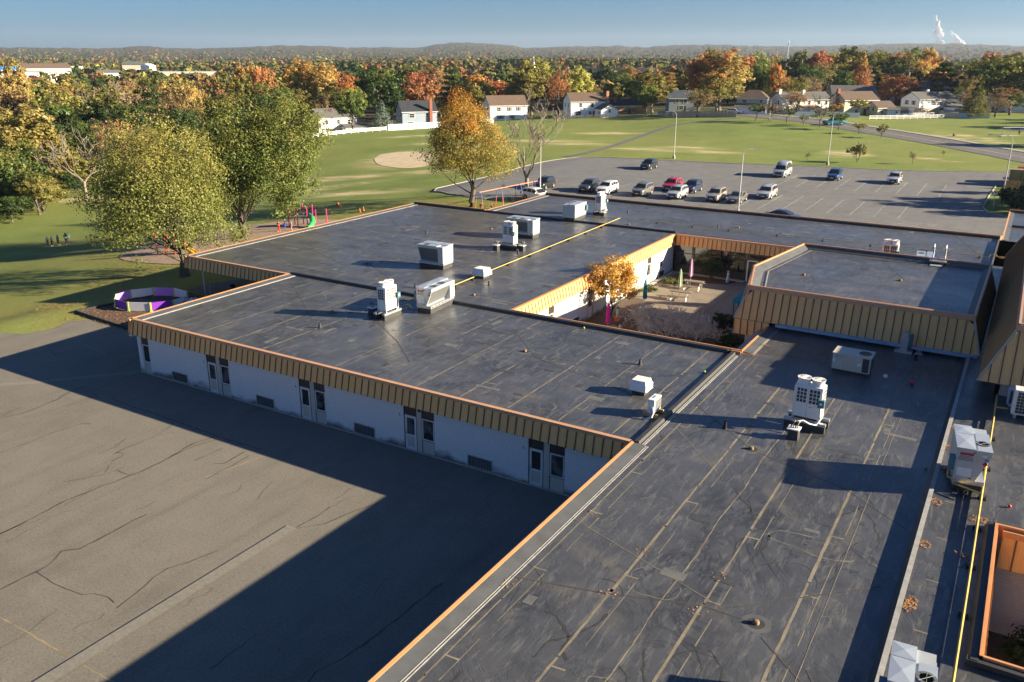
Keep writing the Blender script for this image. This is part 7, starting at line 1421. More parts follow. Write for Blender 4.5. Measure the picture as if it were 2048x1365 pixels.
# ------------------------------------------------------------------ people
def skin_mesh(name, joints, edges, radii, mat, parent, lev=2):
    me = bpy.data.meshes.new(name); me.from_pydata([Vector(j) for j in joints], edges, []); me.materials.append(MAT(mat)); o = link(name, me, parent)
    sk_ = o.modifiers.new('skin', 'SKIN'); sv = me.skin_vertices[0].data if me.skin_vertices else None
    if sv is None:
        bm = bmesh.new(); bm.from_mesh(me); bm.verts.layers.skin.verify(); bm.to_mesh(me); bm.free(); sv = me.skin_vertices[0].data
    for v, r in zip(sv, radii): v.radius = (r, r) if not isinstance(r, tuple) else r
    sv[0].use_root = True; sk_.use_smooth_shade = True
    ss = o.modifiers.new('subdivision', 'SUBSURF'); ss.levels = lev; ss.render_levels = lev
    return o
def person(label, x, y, rz, h, top, legs, hair, long_hair=False, stride=.12, arms='down', z=None, sit=False):
    t = thing('person', label, 'person', (x, y, gnd(x, y) if z is None else z), R(rz)); s = h/1.70; s0 = .0
    sh = .19*s; hp = .09*s; ah = {'down': [(.24, .03, 1.16), (.25, -.03, .93), (.245, -.09, .84)], 'fwd': [(.25, -.08, 1.16), (.22, -.26, 1.10), (.18, -.36, 1.14)], 'out': [(.33, -.02, 1.20), (.42, -.10, 1.02), (.44, -.14, .96)]}[arms]
    if sit:
        LG = lambda q, st: [(q*hp*1.0, -.02*s, .16*s), (q*.16*s, -.40*s, .42*s), (q*.14*s, -.52*s, .06*s), (q*.14*s, -.66*s, .04*s)]; dz = -.74*s
    else:
        LG = lambda q, st: [(q*hp, 0, .88*s), (q*hp*1.05, -st*.4*s, .48*s), (q*hp*1.05, st*.5*s, .09*s), (q*hp*1.1, st*.5*s-.14*s, .04*s)]; dz = 0
    pel = (0, 0, .94*s+dz); che = (0, 0, 1.26*s+dz); neck = (0, -.01*s, 1.43*s+dz); head = (0, -.03*s, 1.56*s+dz); crn = (0, -.02*s, 1.65*s+dz)
    J = [pel, (0, 0, 1.1*s+dz), che, neck, head, crn]; E_ = [(0, 1), (1, 2), (2, 3), (3, 4), (4, 5)]; Rd = [(.135*s, .10*s), (.12*s, .09*s), (.15*s, .10*s), .052*s, (.075*s, .092*s), .055*s]
    for q in (-1, 1):
        b = len(J); J += [(q*sh, 0, 1.38*s+dz)]+[(q*a*s, c*s, d*s+dz) for a, c, d in ah]; Rd += [.058*s, .045*s, .036*s, .034*s]; E_ += [(2, b), (b, b+1), (b+1, b+2), (b+2, b+3)]
        b = len(J); J += LG(q, stride*q); Rd += [.085*s, .06*s, .042*s, .035*s]; E_ += [(0, b), (b, b+1), (b+1, b+2), (b+2, b+3)]
    body = skin_mesh('body', J, E_, Rd, 'skin', t)
    J2 = [pel, (0, 0, 1.1*s+dz), che, (0, 0, 1.40*s+dz)]; E2 = [(0, 1), (1, 2), (2, 3)]; R2 = [(.15*s, .115*s), (.135*s, .105*s), (.168*s, .115*s), .07*s]
    for q in (-1, 1):
        b = len(J2); J2 += [(q*sh, 0, 1.38*s+dz)]+[(q*a*s, c*s, d*s+dz) for a, c, d in ah[:2]]; R2 += [.072*s, .058*s, .048*s]; E2 += [(2, b), (b, b+1), (b+1, b+2)]
    skin_mesh('shirt', J2, E2, R2, top, t, 1)
    J3 = [(0, 0, .95*s+dz)]; E3 = []; R3 = [(.15*s, .12*s)]
    for q in (-1, 1):
        b = len(J3); J3 += LG(q, stride*q)[:3]; R3 += [.10*s, .073*s, .055*s]; E3 += [(0, b), (b, b+1), (b+1, b+2)]
    skin_mesh('trousers', J3, E3, R3, legs, t, 1)
    m = MB(); m.ell((0, .012*s, 1.60*s+dz), .088*s, .098*s, .105*s, 12, 8)
    if long_hair: m.ell((0, .07*s, 1.42*s+dz), .10*s, .05*s, .20*s, 10, 6)
    m.build('hair', hair, t, True); m = MB(); m.ell((0, -.122*s, 1.55*s+dz), .018*s, .022*s, .024*s, 6, 4)
    for q in (-1, 1): m.ell((q*.082*s, -.02*s, 1.555*s+dz), .012*s, .02*s, .028*s, 6, 4)
    m.build('face', 'skin', t, True); m = MB()
    for q in (-1, 1): m.ell((q*.032*s, -.108*s, 1.575*s+dz), .012*s, .008*s, .008*s, 6, 4)
    m.box(-.025*s, .025*s, -.112*s, -.104*s, 1.512*s+dz, 1.52*s+dz); m.build('eyes', 'hair_dark', t)
    for q in (-1, 1):
        p = LG(q, stride*q); m = MB(); f = Vector(p[3]); b = Vector(p[2]); m.ell(((f.x+b.x)/2, (f.y+b.y)/2, max(.045*s, f.z)), .05*s, .12*s, .05*s, 8, 5); m.build('shoe', 'shoe', t, True)
        hx, hy, hz = ah[2]; m = MB(); hx *= q
        for k in range(4): m.tube([((hx+(k-1.5)*.018)*s, hy*s, hz*s+dz), ((hx+(k-1.5)*.019)*s, (hy-.03)*s, (hz-.06)*s+dz), ((hx+(k-1.5)*.018)*s, (hy-.05)*s, (hz-.10+.012*abs(k-1.2))*s+dz)], [.010*s, .009*s, .007*s], 5)
        m.tube([((hx-q*.03)*s, (hy-.01)*s, (hz-.01)*s+dz), ((hx-q*.055)*s, (hy-.045)*s, (hz-.05)*s+dz)], [.011*s, .008*s], 5); m.build('hand', 'skin', t, True)
    return t
person('child in pale shirt and dark trousers standing apart from the group', -117.7, 67.2, 60, 1.30, 'cloth_pale', 'cloth_navy', 'hair_dark'); person('child in light blue shirt at the edge of the group', -116.6, 67.2, 20, 1.38, 'cloth_pale', 'cloth_black', 'hair_dark', arms='fwd'); person('child in dark clothes half behind the blue shirted children', -116.9, 68.2, -30, 1.35, 'cloth_navy', 'cloth_navy', 'hair_dark'); person('child in bright blue shirt with dark trousers', -115.8, 67.7, 150, 1.42, 'cloth_blue', 'cloth_black', 'hair_dark', arms='out'); person('child in teal top facing the adult', -116.2, 69.4, 60, 1.45, 'cloth_teal', 'cloth_grey', 'hair_fair'); person('adult with long dark hair in teal jacket and black trousers', -114.9, 68.3, 240, 1.70, 'cloth_teal', 'cloth_black', 'hair_dark', True, .1, 'fwd')
person('child in a red tracksuit walking on the play mulch', -83.4, 78.6, 200, 1.5, 'cloth_red', 'cloth_red', 'hair_dark', False, .35, 'fwd'); person('child in pink clothes beside the slide', -82.2, 79.7, 170, 1.2, 'cloth_pink', 'cloth_pink', 'hair_fair', False, .2); person('child in dark top by the slide ladder', -84.3, 80.6, 120, 1.4, 'cloth_black', 'cloth_blue', 'hair_dark', False, .2, 'fwd'); person('child in blue at the foot of the green slide', -81.6, 82.2, 140, 1.3, 'cloth_blue', 'cloth_navy', 'hair_dark')
person('person in dark clothes sitting on the sports field', -18.2, 248.5, 40, 1.72, 'cloth_navy', 'cloth_navy', 'hair_fair', False, .1, 'fwd', sit=True); person('goalkeeper in dark clothes standing in the football goal', -3.9, 259.0, 20, 1.6, 'cloth_black', 'cloth_black', 'hair_dark'); person('child in red helmet hat on a swing beside the maple', -66.3, 104.0, 30, 1.2, 'cloth_red', 'cloth_black', 'hair_fair', False, .2, 'fwd', z=gnd(-66.3, 104)+.1, sit=True); person('child in black by the first swing frame', -67.0, 102.2, 10, 1.2, 'cloth_black', 'cloth_grey', 'hair_dark')
# ------------------------------------------------------------------ ball pit made of folding panels
t = thing('ball_pit', 'ring of purple, lilac and white panels with lime corner posts', 'ball pit', (-66.0, 46.3, gnd(-66, 46.3)+.03)); n_ = 10; rx, ry = 3.3, 2.6; pc = []
for i in range(n_): a = 6.283*(i+.5)/n_-.9; c = Vector((rx*math.cos(a), ry*math.sin(a), 0)); ca, sa = math.cos(.45), math.sin(.45); pc.append(Vector((c.x*ca-c.y*sa, c.x*sa+c.y*ca, 0)))
cols = ['white_panel', 'purple_panel', 'white_panel', 'lilac_panel', 'white_panel', 'lilac_panel', 'white_panel', 'purple_panel', 'white_panel', 'purple_panel']
for i in range(n_):
    a, b = pc[i], pc[(i+1) % n_]; d = (b-a); o = MB(); L = d.length; o.box(.05, L-.05, -.03, .03, .05, .82); p = o.build('side_panel', cols[i], t); p.location = a; p.rotation_euler = (0, 0, math.atan2(d.y, d.x)); q = MB(); q.box(-.06, .06, -.06, .06, 0, .84); q.box(-.14, .14, -.1, .1, 0, .05); k = q.build('corner_post', 'lime_plastic', t); k.location = a; k.rotation_euler = (0, 0, math.atan2(d.y, d.x))
m = MB(); m.tube([(-1.4, -.8, .06), (-.2, .4, .12), (1.4, .3, .06)], .03, 6); m.tube([(-.2, .4, .12), (.6, -1.2, .05)], .03, 6); m.build('floor_hose', 'swing_blue', t); m = MB(); m.prism([(p.x*.93, p.y*.93) for p in pc], .0, .03); m.build('floor_mat', 'stain_black', t)
t = thing('climbing_dome', 'small white climbing dome with dark rope pattern by the ball pit', 'climbing dome', (-62.4, 47.7, gnd(-62.4, 47.7))); m = MB(); m.ell((0, 0, .0), .95, .95, .85, 14, 8); m.v = [(x, y, max(z, -.05)) for x, y, z in m.v]; m.build('shell', 'white_panel', t, True)
for k in range(5):
    m = MB(); a = 1.256*k; m.tube([(.97*math.cos(a+q*.35)*math.cos(q*.31), .97*math.sin(a+q*.35)*math.cos(q*.31), .87*math.sin(q*.31)) for q in range(6)], .04, 5); m.build('rope', 'cloth_black', t)
t = thing('bollard_post', 'pale short post beside the walkway', 'post', (-62.9, 50.3, 0)); m = MB(); m.cyl((0, 0, -.1), (0, 0, 1.15), .08, n=10); m.lathe([(.1, 1.15), (.1, 1.2), (.03, 1.24)], 10); m.build('post', 'pale_strip', t)
t = thing('litter_bin', 'black domed litter bin under the entrance canopy', 'bin', (-61.6, 51.7, -.01)); m = MB(); m.lathe([(.27, 0), (.31, .1), (.33, .85), (.30, .87)], 14); m.build('drum', 'plastic_black', t, True); m = MB(); m.lathe([(.34, .86), (.33, 1.0), (.25, 1.15), (.1, 1.22), (.01, 1.23)], 14); m.build('dome_lid', 'plastic_black', t, True); box_part('flap', 'swing_blue', t, -.15, .15, -.345, -.3, .92, 1.05)
# ------------------------------------------------------------------ play equipment
def post(t, x, y, h, mat, z=0, r=.075): m = MB(); m.cyl((x, y, -.2), (x, y, h), r, n=8); m.lathe([(r*1.3, h), (r*1.2, h+.06), (.01, h+.09)], 8, (x, y, 0)); m.build('post', mat, t)
t = thing('play_structure', 'pink posted climbing frame with green tube slide', 'play structure', (-83.9, 83.6, gnd(-83.9, 83.6)), R(20))
for x, y, h in ((-1.6, -1, 2.4), (-.3, -1, 2.6), (1.1, -1, 2.6), (2.3, -.9, 2.3), (-1.6, .8, 2.4), (-.3, .8, 2.7), (1.1, .8, 2.7), (3.2, .6, 2.2)): post(t, x, y, h, 'pink_plastic')
box_part('deck', 'coil_fins', t, -1.6, 1.1, -1, .8, 1.15, 1.22); m = MB(); m.tube([(1.1, -.3, 1.4), (1.8, -.9, 1.3), (2.2, -1.7, .8), (2.1, -2.3, .3), (1.9, -2.8, .2)], .36, 10); m.build('slide', 'green_plastic', t, True)
for i in range(5): box_part('rung', 'swing_blue', t, -2.6+i*.2, -2.5+i*.2, -.6, .3, .15+i*.24, .2+i*.24)
m = MB(); m.tube([(-2.7, -.65, 0), (-1.6, -.65, 1.9)], .03, 6); m.tube([(-2.7, .35, 0), (-1.6, .35, 1.9)], .03, 6); m.build('handrail', 'galvanised', t); m = MB(); m.tube([(-1.6, -1, 2.0), (-.3, -1, 1.8), (1.1, -1, 2.0)], .03, 6); m.build('safety_rail', 'white_metal', t); box_part('side_panel', 'pink_plastic', t, -1.5, -.4, -1.04, -1.0, 1.3, 1.9)
t = thing('play_structure', 'red posted climbing frame with yellow slide under the big tree', 'play structure', (-85.8, 64.2, gnd(-85.8, 64.2)), R(10))
for x, y, h in ((-1.8, -1, 2.3), (-.5, -1, 2.6), (.9, -1, 2.6), (-1.8, .8, 2.3), (-.5, .8, 2.6), (.9, .8, 2.6)): post(t, x, y, h, 'red_plastic')
box_part('deck', 'coil_fins', t, -1.8, .9, -1, .8, 1.1, 1.17); m = MB(); m.extr([(-.35, 0), (.35, 0), (.35, .3), (.28, .3), (.28, .06), (-.28, .06), (-.28, .3), (-.35, .3)], 0, 2.6); o = m.build('slide', 'yellow_plastic', t); o.location = (1.0, -.2, 1.15); o.rotation_euler = (R(-26), 0, R(-90)); m = MB(); m.extr([(-.3, 0), (.3, 0), (.3, .35), (-.3, .35)], 0, .1); o = m.build('slide_hood', 'blue_plastic', t); o.location = (1.0, -.2, 1.6); o.rotation_euler = (0, 0, R(-90)); box_part('side_panel', 'teal_cloth', t, -1.7, -.6, -1.05, -1.0, 1.3, 1.9)
# swing set: arched end frames, long top bar, hanging seats
A_ = Vector((-66.9, 101.6)); B__ = Vector((-64.4, 114.2)); d = (B__-A_); L = d.length; t = thing('swing_set', 'orange and blue arched swing set beside the orange maple', 'swing set', (A_.x, A_.y, gnd(A_.x, A_.y)), math.atan2(d.y, d.x))
m = MB(); m.cyl((0, 0, 2.75), (L, 0, 2.75+.35), .06, n=8); m.build('top_bar', 'swing_orange', t)
for k in range(4):
    x = L*k/3; z = .12*k
    for sg in (-1, 1):
        m = MB(); m.cyl((x, sg*.85, -.2), (x, sg*.62, 1.6+z), .05, n=8); m.build('leg', 'swing_orange', t); m = MB(); m.tube([(x, sg*.62, 1.6+z), (x, sg*.5, 2.3+z), (x, sg*.3, 2.65+z), (x, 0, 2.76+z)], .055, 8); m.build('arch', 'swing_blue', t, True)
    if k < 3:
        for q in (1.2, 2.9):
            m = MB(); m.cyl((x+q-.22, 0, .62+z), (x+q-.22, 0, 2.75+z), .012, n=4); m.cyl((x+q+.22, 0, .62+z), (x+q+.22, 0, 2.75+z), .012, n=4); m.build('chain', 'galvanised', t); box_part('swing_seat', 'black_rubber', t, x+q-.24, x+q+.24, -.08, .08, .58+z, .62+z)
# cones on the lawn
for i, (x, y) in enumerate(((-87.6, 93.2), (-83.3, 94.6), (-83.7, 95.9), (-90.5, 98.4))):
    t = thing('traffic_cone', 'orange cone standing on the lawn by the playground', 'traffic cone', (x, y, gnd(x, y)), 0, 'orange cones on the lawn'); m = MB(); m.lathe([(.15, .04), (.04, .6), (.03, .62)], 12); m.build('cone', 'cone_orange', t, True); box_part('base', 'cone_orange', t, -.2, .2, -.2, .2, 0, .04)
ball('playground_ball', 'cone_orange', (-92.2, 99.6, gnd(-92.2, 99.6)), .28, 'large orange ball on the shaded lawn')
V_ = []; F_ = []
for cx, cy, rx_, ry_, k in ((-74, 54, 9, 7, 900), (-84, 62, 9, 7, 700), (-72, 44, 6, 4, 500), (-70, 103, 6, 4, 600), (-64, 43, 4, 3, 300), (-95, 66, 12, 7, 700), (-66, 41, 4, 2, 200)):
    for _ in range(k):
        a = rnd.uniform(0, 6.28); q = math.sqrt(rnd.random()); x = cx+rx_*q*math.cos(a); y = cy+ry_*q*math.sin(a); V_.append((x, y))
zz = ground_np(np.array([v[0] for v in V_]), np.array([v[1] for v in V_])); VV = []
for (x, y), z in zip(V_, zz):
    s = rnd.uniform(.05, .10); b = rnd.uniform(0, 6.28); k = len(VV); VV += [(x+s*math.cos(b+i*1.57)*(1 if i % 2 else .6), y+s*math.sin(b+i*1.57)*(1 if i % 2 else .6), z+.06+rnd.uniform(-.005, .03)) for i in range(4)]; F_.append((k, k+1, k+2, k+3))
me = bpy.data.meshes.new('lawn_leaves'); me.from_pydata(VV, [], F_); me.materials.append(MAT('leaf_orange')); tag(link('lawn_leaves', me), 'dry leaves scattered on the lawn under the big trees', 'leaves', kind='stuff')
# ------------------------------------------------------------------ houses
def house(label, x, y, w, d, ridge, rz, wall, roof, eave=None, wins=(), chim=None, gwins=2, base_brick=None, name='house', z=None, shutters=False, door=True, hip=False):
    """gabled house; long front faces local -y, ridge along x; rz turns it"""
    z = gnd(x, y)-.15 if z is None else z; t = thing(name, label, 'house' if name == 'house' else name.split('_')[-1], (x, y, z), R(rz)); eave = eave or ridge*.68; m = MB(); hw, hd = w/2, d/2
    m.extr([(-hd, -.5), (hd, -.5), (hd, eave), (0, ridge-.12), (-hd, eave)], -hw, hw, 'x') if not hip else m.box(-hw, hw, -hd, hd, -.5, eave); b = m.build('wall', wall, t)
    if base_brick: box_part('lower_wall', base_brick, t, -hw-.02, hw+.02, -hd-.02, hd+.02, -.45, eave*.44)
    m = MB(); o = .35; sl = (ridge-eave)/hd
    if hip: m.add([(-hw-o, -hd-o, eave-.1), (hw+o, -hd-o, eave-.1), (hw+o, hd+o, eave-.1), (-hw-o, hd+o, eave-.1), (-hw+hd*.8, 0, ridge), (hw-hd*.8, 0, ridge)], [(0, 1, 5, 4), (1, 2, 5), (2, 3, 4, 5), (3, 0, 4), (3, 2, 1, 0)])
    else:
        for sg in (-1, 1): m.hexa([(-hw-o, sg*(hd+o), eave-sl*o-.02), (hw+o, sg*(hd+o), eave-sl*o-.02), (hw+o, 0, ridge-.02), (-hw-o, 0, ridge-.02)], [(-hw-o, sg*(hd+o), eave-sl*o+.14), (hw+o, sg*(hd+o), eave-sl*o+.14), (hw+o, 0, ridge+.14), (-hw-o, 0, ridge+.14)])
    rf = m.build('roof', roof, t); m = MB(); m.box(-hw-o, hw+o, -hd-o-.1, -hd-o+.02, eave-sl*o-.12, eave-sl*o+.05); m.build('gutter', 'white_vinyl', rf)
    def win(px, pz, ww, hh, face='f'):
        if face == 'f': B = lambda a0, a1, q0, q1, z0, z1: (a0, a1, -hd-q1, -hd-q0, z0, z1)
        else: B = lambda a0, a1, q0, q1, z0, z1: ((-hw-q1, -hw-q0, a0, a1, z0, z1) if face == 'l' else (hw+q0, hw+q1, a0, a1, z0, z1))
        f = MB()
        for a0, a1, z0, z1 in ((px-ww/2-.1, px+ww/2+.1, pz-.1, pz), (px-ww/2-.1, px+ww/2+.1, pz+hh, pz+hh+.1), (px-ww/2-.1, px-ww/2, pz, pz+hh), (px+ww/2, px+ww/2+.1, pz, pz+hh), (px-ww/2, px+ww/2, pz+hh/2-.03, pz+hh/2+.03)): f.box(*B(a0, a1, .0, .07, z0, z1))
        f = f.build('window', 'white_vinyl', t); box_part('pane', 'glass_dark', f, *B(px-ww/2, px+ww/2, .005, .035, pz, pz+hh))
        if shutters:
            for q in (-1, 1): c = px+q*(ww/2+.28); box_part('shutter', 'dark_frame', f, *B(c-.15, c+.15, .0, .05, pz-.05, pz+hh+.05))
    for px, pz, ww, hh in wins: win(px, pz, ww, hh)
    for k in range(gwins):
        for fc in ('l', 'r'): win((k-(gwins-1)/2)*d*.36, eave*.62, .9, 1.25, fc)
    if door: dd = box_part('door', 'dark_frame', t, hw*.18, hw*.18+.95, -hd-.05, -hd, 0, 2.05); box_part('handle', 'galvanised', dd, hw*.18+.8, hw*.18+.86, -hd-.1, -hd-.05, .95, 1.05)
    for c in (chim or []): cx, cy, mt, hh = c; box_part('chimney', mt, t, cx-.45, cx+.45, cy-.4, cy+.4, eave*.3 if abs(cx) > hw or abs(cy) > hd-.3 else ridge-1, ridge+hh)
    return t
def porch(t, x0, x1, y0, y1, h0, h1, wall, roof):
    box_part('porch_wall', wall, t, x0, x1, y0, y1, -.4, h0); m = MB(); m.hexa([(x0-.25, y0-.3, h0-.05), (x1+.25, y0-.3, h0-.05), (x1+.25, y1, h1-.05), (x0-.25, y1, h1-.05)], [(x0-.25, y0-.3, h0+.1), (x1+.25, y0-.3, h0+.1), (x1+.25, y1, h1+.1), (x0-.25, y1, h1+.1)]); m.build('porch_roof', roof, t)
W2 = [(-3.6, 3.4, .9, 1.2), (.2, 3.4, .9, 1.2), (3.6, 3.4, .9, 1.2), (-3.0, .8, 1.9, 1.2), (1.2, .8, 1.1, 1.2)]
h_ = house('pale grey sided house with grey roof behind the white rail fence', -191.0, 207.0, 12.5, 7.6, 7.9, 43+18, 'siding_pale', 'shingle_grey', 5.4, W2)
porch(h_, 1.0, 9.5, -8.2, -3.8, 2.5, 3.3, 'white_vinyl', 'shingle_grey')
for k in range(5): f_ = box_part('window', 'dark_frame', h_, 1.4+k*1.6, 2.6+k*1.6, -8.26, -8.21, .7, 2.2); box_part('pane', 'glass_dark', f_, 1.5+k*1.6, 2.5+k*1.6, -8.29, -8.265, .8, 2.1)
house('blue grey house with dark roof behind the white panel fence', -174.0, 227.6, 11.5, 8, 8.6, 37+16, 'siding_bluegrey', 'shingle_dark', 5.6, [(-2.6, 3.6, 1.7, 1.2), (2.4, 3.6, .9, 1.2), (-3.2, 1.0, 1.9, 1.2)], [(3.6, -4.3, 'brick_red', .6)])
house('white house with grey-brown roof beside the orange maple', -163.2, 265.0, 14, 8, 8.4, 32+20, 'siding_pale', 'shingle_brown', 5.4, W2, shutters=True)
h_ = house('white two-storey house with brown roof and brick end chimney', -135.4, 273.2, 13.5, 8.2, 7.9, 26+20, 'siding_pale', 'shingle_brown', 5.3, [(-3.2, 3.4, .9, 1.2), (1.0, 3.4, .9, 1.2), (4.9, 3.4, .8, 1.2), (-4, .7, 1.8, 1.3), (.2, .9, .9, 1.0)], [(6.2, -4.4, 'brick_orange', .7)])
house('small white gabled annex joined to the brown-roofed house', -126.6, 271.4, 6.2, 6, 4.3, 26+20-90, 'white_vinyl', 'shingle_grey', 2.7, [], None, 1, name='house_annex')
house('orange brick ranch house with dark roof and pale shutters', -128.4, 287.5, 15, 8, 5.2, 24+20, 'brick_orange', 'shingle_dark', 3.2, [(.2, 1.0, 1.1, 1.4), (3.2, 1.0, 1.1, 1.4), (-4, 1, 1.2, 1.3)], [(-3.6, -3.2, 'brick_red', .9)], shutters=True)
house('tan house with brown roof far behind the rail fence', -150.6, 402.0, 13, 8, 8.6, 21, 'siding_tan', 'shingle_brown', 5.8, W2[:3], [(3, 0, 'brick_red', .8)], z=gnd(-150.6, 402)+2.8)
house('slate blue house with dark roof beside the big orange tree', -115.2, 310.5, 9, 8, 7.4, 20+10, 'siding_slate', 'shingle_blue', 4.9, [(-1.6, 3.2, 1.2, 1.3), (1.4, 3.2, 1.2, 1.3), (0, .8, 1.6, 1.3)])
h_ = house('grey sided house with hipped brown roof beside the board fence', -84.0, 297.0, 10, 8, 7.7, 16-8, 'siding_grey', 'shingle_brown', 5.3, [(-2.4, 3.6, 1.6, 1.1), (3.0, 3.6, 1.0, 1.1)], hip=True); porch(h_, -5, 5.2, -7.4, -4, 2.4, 3.4, 'white_vinyl', 'shingle_grey')
h_ = house('long white house with grey roof behind young street trees', -70.9, 307.0, 18, 8.2, 6.9, 13+32, 'siding_pale', 'shingle_grey', 4.7, [(-3, 3.0, .9, 1.1), (1, 3.0, .9, 1.1), (4.6, 3.0, .9, 1.1), (7.4, 3.0, .8, 1.1), (-6, 3, .9, 1.1)], [(-8.6, -1, 'white_paint', 1.0), (-.5, -2.2, 'white_paint', .8)]); porch(h_, -2.5, 3.5, -7.2, -4.1, 2.1, 2.9, 'white_vinyl', 'copper_band')
h_ = house('cream house with brown roof and tall brick chimney on its gable', -53.6, 306.6, 12.5, 8.4, 7.4, 10+36, 'siding_cream', 'shingle_brown', 5.0, [(-3.4, 3.2, .9, 1.1), (1.2, 3.2, .8, 1.1), (3.6, 3.2, .8, 1.1), (-1.5, .8, 1.2, 1.1)], [(-6.55, -.6, 'brick_red', 1.0)])
house('low cream garage with brown roof next to the brick chimney house', -45.2, 306.2, 6.6, 7, 4.6, 10+36, 'siding_cream', 'shingle_brown', 2.8, [(-1.8, .9, .8, 1.1)], name='house_garage')
house('blue grey house with long grey roof behind the chimney house', -60.3, 339.3, 15, 8, 8.4, 10+12, 'siding_bluegrey', 'shingle_grey', 5.8, [(4.6, 4, 1.6, 1.2), (-4, 4, 1, 1.2), (0, 4, 1, 1.2)], shutters=True)
h_ = house('white raised ranch house with tan lower storey and garage', -33.0, 325.6, 14.5, 9, 7.0, 6+40, 'siding_pale', 'shingle_grey', 4.9, [(-1.6, 3.0, .9, 1.1), (.8, 3.0, .9, 1.1), (3.6, 3.2, .9, .9), (6.0, 3.0, 1.3, 1.1)], [(-.4, .8, 'white_paint', .8)], base_brick='siding_tan', shutters=True)
porch(h_, 2.6, 8.2, -9.2, -4.5, 2.4, 3.4, 'siding_pale', 'shingle_grey'); box_part('garage_door', 'white_vinyl', h_, -7.34, -7.28, -2.6, .2, -.3, 1.9)
for k in range(4): f_ = box_part('window', 'white_vinyl', h_, 3.0+k*1.3, 4.0+k*1.3, -9.27, -9.21, .9, 2.1); box_part('pane', 'glass_dark', f_, 3.08+k*1.3, 3.92+k*1.3, -9.29, -9.275, 1.0, 2.0)
h_ = house('large blue grey house with dark gabled roofs behind the raised ranch', -33.6, 362.5, 15, 10, 9.5, 5+32, 'siding_slate', 'shingle_dark', 5.9, [(-4.6, 4.0, 1.1, 1.3), (-1.6, 4.2, 1.2, 1.3), (1.6, 4.0, 1.1, 1.3)]); m = MB(); m.extr([(-2.6, -.4), (2.6, -.4), (2.6, 5.6), (0, 8.2), (-2.6, 5.6)], -7.2, -3); m.build('gable_bay', 'siding_grey', h_)
house('white house with grey roof behind the dark ornamental trees', -18.6, 343.6, 13, 9, 8.0, 3+38, 'siding_pale', 'shingle_grey', 5.4, [(.8, 3.6, 1.4, 1.1), (3.4, 3.6, 1.4, 1.1), (-3, 3.6, 1, 1.1)])
house('dark brick house in shade of the maroon tree', -44.0, 377.0, 9, 8, 8.6, 7, 'brick_red', 'shingle_grey', 5.6, [(-2, 3.6, 1, 1.2), (2, 3.6, 1, 1.2)]); house('white house at the field edge past the ornamental trees', -4.6, 345.0, 12, 8, 7.0, 6, 'siding_pale', 'shingle_grey', 4.8, W2[:3])
house('small white house with chimney glimpsed between distant trees', -104.5, 402.0, 9, 7, 8.0, 15, 'siding_pale', 'shingle_grey', 5.4, [(-2, 3.4, 1, 1.2), (2, 3.4, 1, 1.2)], [(-3.6, -3.4, 'white_paint', 1.8)], z=gnd(-104.5, 402)+2.6); house('bright blue roofed house behind the conical tree', -52.5, 392.0, 9, 7, 8.4, 18, 'siding_bluegrey', 'shingle_blue', 5.4, [(0, 3.4, 1.2, 1.2)])
house('dark roofed house row beyond the yellow green trees', -283, 600, 26, 12, 13.5, 20, 'siding_slate', 'shingle_dark', 8, W2[:3], z=gnd(-283, 600)+2); house('second dark roofed block beyond the yellow green trees', -262, 618, 24, 12, 13, 26, 'siding_bluegrey', 'shingle_dark', 8, W2[:3], z=gnd(-262, 618)+2)
t = thing('garden_shed', 'white garden shed with shuttered window inside the rail fence', 'shed', (-40.9, 304.5, gnd(-40.9, 304.5)), R(20)); m = MB(); m.extr([(-1.5, 0), (1.5, 0), (1.5, 1.9), (0, 2.6), (-1.5, 1.9)], -2, 2, 'x'); m.build('wall', 'siding_pale', t); m = MB()
for sg in (-1, 1): m.hexa([(-2.15, sg*1.7, 1.82), (2.15, sg*1.7, 1.82), (2.15, 0, 2.62), (-2.15, 0, 2.62)], [(-2.15, sg*1.7, 1.92), (2.15, sg*1.7, 1.92), (2.15, 0, 2.72), (-2.15, 0, 2.72)])
m.build('roof', 'shingle_grey', t); box_part('door', 'white_vinyl', t, -1.5, -.3, -1.54, -1.5, .1, 1.8); f_ = box_part('window', 'white_vinyl', t, .5, 1.3, -1.54, -1.5, .9, 1.6); box_part('pane', 'glass_dark', f_, .58, 1.22, -1.56, -1.542, .98, 1.52)
t = thing('garden_shed', 'grey shed at the end of the rail fence', 'shed', (-24.6, 305.5, gnd(-24.6, 305.5)), R(20)); m = MB(); m.extr([(-1.6, 0), (1.6, 0), (1.6, 1.7), (0, 2.3), (-1.6, 1.7)], -2.4, 2.4, 'x'); m.build('wall', 'siding_tan', t); box_part('roof', 'shingle_grey', t, -2.5, 2.5, -.1, .1, 2.25, 2.38)
# ------------------------------------------------------------------ fences
def rail_fence(label, a, b, h, rails, mat, step=2.4, pw=.13, rw=.14):
    a = Vector(a); b = Vector(b); d = b-a; L = d.length; n = max(1, round(L/step)); t = thing('rail_fence', label, 'fence', (a.x, a.y, 0), math.atan2(d.y, d.x)); zs = [gnd(*(a+d*(i/n))) for i in range(n+1)]
    for i in range(n+1): x = L*i/n; m = MB(); m.box(x-pw/2, x+pw/2, -pw/2, pw/2, zs[i]-.2, zs[i]+h); m.build('post', mat, t)
    for i in range(n):
        for r in rails: x0, x1 = L*i/n, L*(i+1)/n; m = MB(); m.hexa([(x0, -.03, zs[i]+r), (x1, -.03, zs[i+1]+r), (x1, .03, zs[i+1]+r), (x0, .03, zs[i]+r)], [(x0, -.03, zs[i]+r+rw), (x1, -.03, zs[i+1]+r+rw), (x1, .03, zs[i+1]+r+rw), (x0, .03, zs[i]+r+rw)]); m.build('rail', mat, t)
